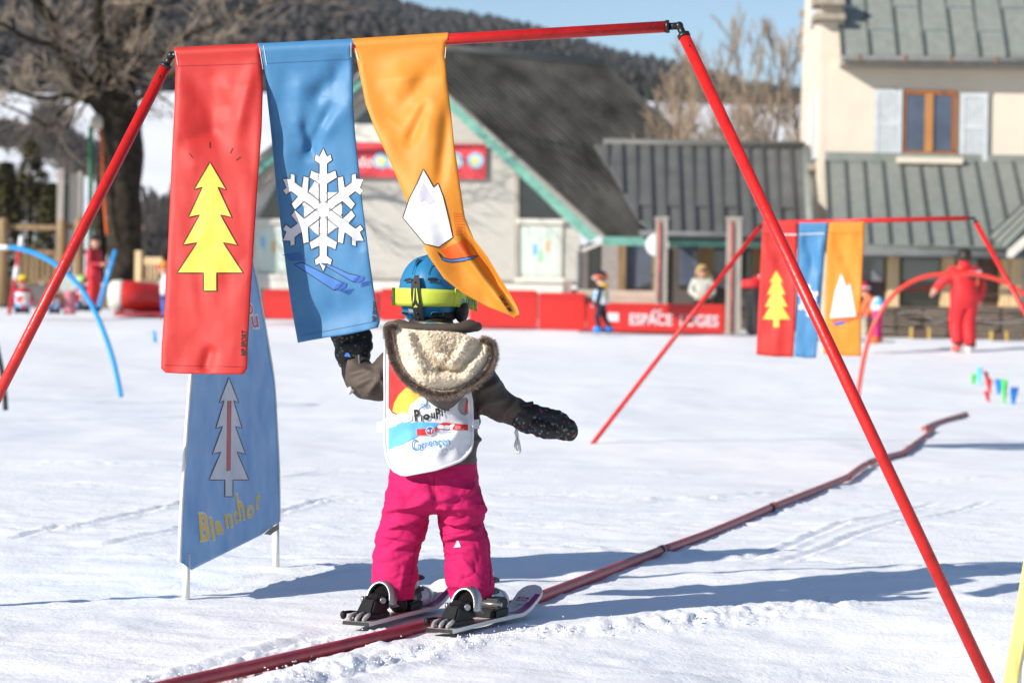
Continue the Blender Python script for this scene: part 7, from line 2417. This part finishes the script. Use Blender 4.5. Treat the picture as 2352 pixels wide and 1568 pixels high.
    for i in range(19):
        a = R(-100 + 200 * i / 18)
        arch.append(b + d * (.015 + .028 * (1 + math.cos(a)) * .5) + sd * (.037 * math.sin(a) * (1.0 if abs(a) < 1.57 else 1)) + up * (.050 + .050 * math.cos(a)) )
    leg0 = [b + d * .05 - sd * .036 + up * .03]; leg1 = [b + d * .05 + sd * .036 + up * .03]
    path = leg0 + arch + leg1
    V, Fc = [], []
    cc_ = b + d * .03 + up * .055
    for p in path:
        o_ = (p - cc_); o_ = (o_ - d * o_.dot(d))  .normalized() * .0032
        V += [p - o_ - d * .012, p + o_ - d * .016, p + o_ * 1.6 + d * .030, p - o_ * .2 + d * .032]
    for i in range(len(path) - 1):
        for k in range(4):
            k2 = (k + 1) % 4
            Fc.append([i * 4 + k, i * 4 + k2, (i + 1) * 4 + k2, (i + 1) * 4 + k])
    Fc += [[3, 2, 1, 0], [(len(path) - 1) * 4 + k for k in range(4)]]
    pyd('heel_arch', V, Fc, SIL, hp, True)
    V, Fc = [], []
    cpt = b + d * .02 + up * .055
    n0 = len(V); V.append(cpt)
    for p in path: V.append(p + d * .004)
    for i in range(1, len(V) - 1): Fc.append([0, i, i + 1])
    pyd('arch_hollow_fill', V, Fc, M('arch_hollow_black', (.006, .006, .006), .9, spec=.1), hp)  # black sheet added to stand for the dark hollow of the arch
    for s_ in (-1, 1):
        tube_obj('screw', [b - d * .015 + sd * s_ * .030 + up * .055, b - d * .02 + sd * s_ * .036 + up * .055], .009, SIL, hp, 12)
    tube_obj('brake_arm', smooth_path([b + d * .0 - sd * .036 + up * .012, b - d * .05 - sd * .052 + up * .02, b - d * .085 - sd * .055 + up * .022], 4), .005, DK, hp, 8)
    V, Fc = [], []
    add_ball(V, Fc, b - d * .095 - sd * .055 + up * .016, (.010, .010, .013), 8, 6)
    pyd('brake_pad', V, Fc, DK, hp, True)
    for s_ in (-.5, 0, .5):
        tube_obj('lever', smooth_path([b - d * .075 + sd * s_ * .04 + up * .022, b - d * .10 + sd * s_ * .05 + up * .018, b - d * .125 + sd * s_ * .046 + up * .008], 4), [.004, .005, .0055, .006, .0065, .0065, .006, .005, .003], WH, hp, 8)
    V, Fc = [], []
    b = b + d * .215
    hx(-.05, .055, .034, .026, 0, .028)
    hx(-.03, .05, .036, .028, .028, .055, .75, .012)
    me = bpy.data.meshes.new('h'); me.from_pydata([tuple(v) for v in V], [], Fc)
    bm = bmesh.new(); bm.from_mesh(me); bmesh.ops.recalc_face_normals(bm, faces=bm.faces[:]); bmesh.ops.bevel(bm, geom=bm.edges[:], offset=.005, segments=2, affect='EDGES'); bm.to_mesh(me); bm.free()
    tp = link('toe_piece', me, DK, t)
    tube_obj('toe_bar', [b - d * .02 - sd * .038 + up * .04, b - d * .02 + sd * .038 + up * .04], .006, SIL, tp, 8)
    patch('anti_slip_band', SIL, .52, .56, -.98, .98, -.98, .98, .002)
Tl = Vector(((828 - 1176) / F * 6.96, 6.96, .0)); Tr = Vector(((1020 - 1176) / F * 6.84, 6.84, .0))
ski('short white and magenta ski on the left foot, partly behind the red pipe', Tl, Tl + Vector((.245, .56, 0)), .20, False, 1)
ski('short white and magenta ski on the right foot with a round ski school sticker', Tr, Tr + Vector((.275, .56, 0)), .20, True, 2)

# loose snow clods along the pipe and ski tracks
def clods():
    rnd = random.Random(14)
    V, Fc = [], []
    for i in range(800):
        r_ = rnd.random()
        if r_ < .45:
            f = rnd.random(); x = -.62 + .62 * f + rnd.gauss(0, .05); y = 5.95 + .95 * f + rnd.gauss(0, .05)
        elif r_ < .8:
            f = rnd.random(); x = .05 + .75 * f + rnd.gauss(0, .07); y = 6.95 + .5 * f + rnd.gauss(0, .06)
        else:
            f = rnd.random(); x = -1.0 + .65 * f + rnd.gauss(0, .06); y = 5.7 + 1.15 * f + rnd.gauss(0, .07)
        s = rnd.uniform(.0015, .0042) * (1.8 if rnd.random() < .05 else 1)
        z = gz(x, y) + .004 + rnd.uniform(0, .012)
        b = len(V)
        for v in ((1, 0, 0), (-1, 0, 0), (0, 1, 0), (0, -1, 0), (0, 0, 1), (0, 0, -1)):
            V.append((x + v[0] * s * rnd.uniform(.6, 1.2), y + v[1] * s * rnd.uniform(.6, 1.2), z + v[2] * s * rnd.uniform(.6, 1.1)))
        for f_ in ((0, 2, 4), (2, 1, 4), (1, 3, 4), (3, 0, 4), (2, 0, 5), (1, 2, 5), (3, 1, 5), (0, 3, 5)): Fc.append([b + k for k in f_])
    o = pyd('snow_clods', V, Fc, SNOW)
    tag(o, 'loose snow crumbs along the red pipe and ski tracks', 'snow', kind='stuff')
clods()

# thin winter air: one even closed box round the camera and everything built
def haze():
    V, Fc = [], []
    add_box(V, Fc, (-1700, -60, -1.3), (1700, 2080, 345))
    m = bpy.data.materials.new('haze_air'); m.use_nodes = True
    nt = m.node_tree
    nt.nodes.remove(nt.nodes['Principled BSDF'])
    v = nt.nodes.new('ShaderNodeVolumePrincipled')
    v.inputs['Color'].default_value = (0.78, 0.86, 1.0, 1)
    v.inputs['Density'].default_value = 0.00008
    v.inputs['Anisotropy'].default_value = 0.0
    nt.links.new(v.outputs[0], nt.nodes['Material Output'].inputs['Volume'])
    o = pyd('haze', V, Fc, m)
    tag(o, 'thin bluish winter air over the valley', kind='stuff')
haze()
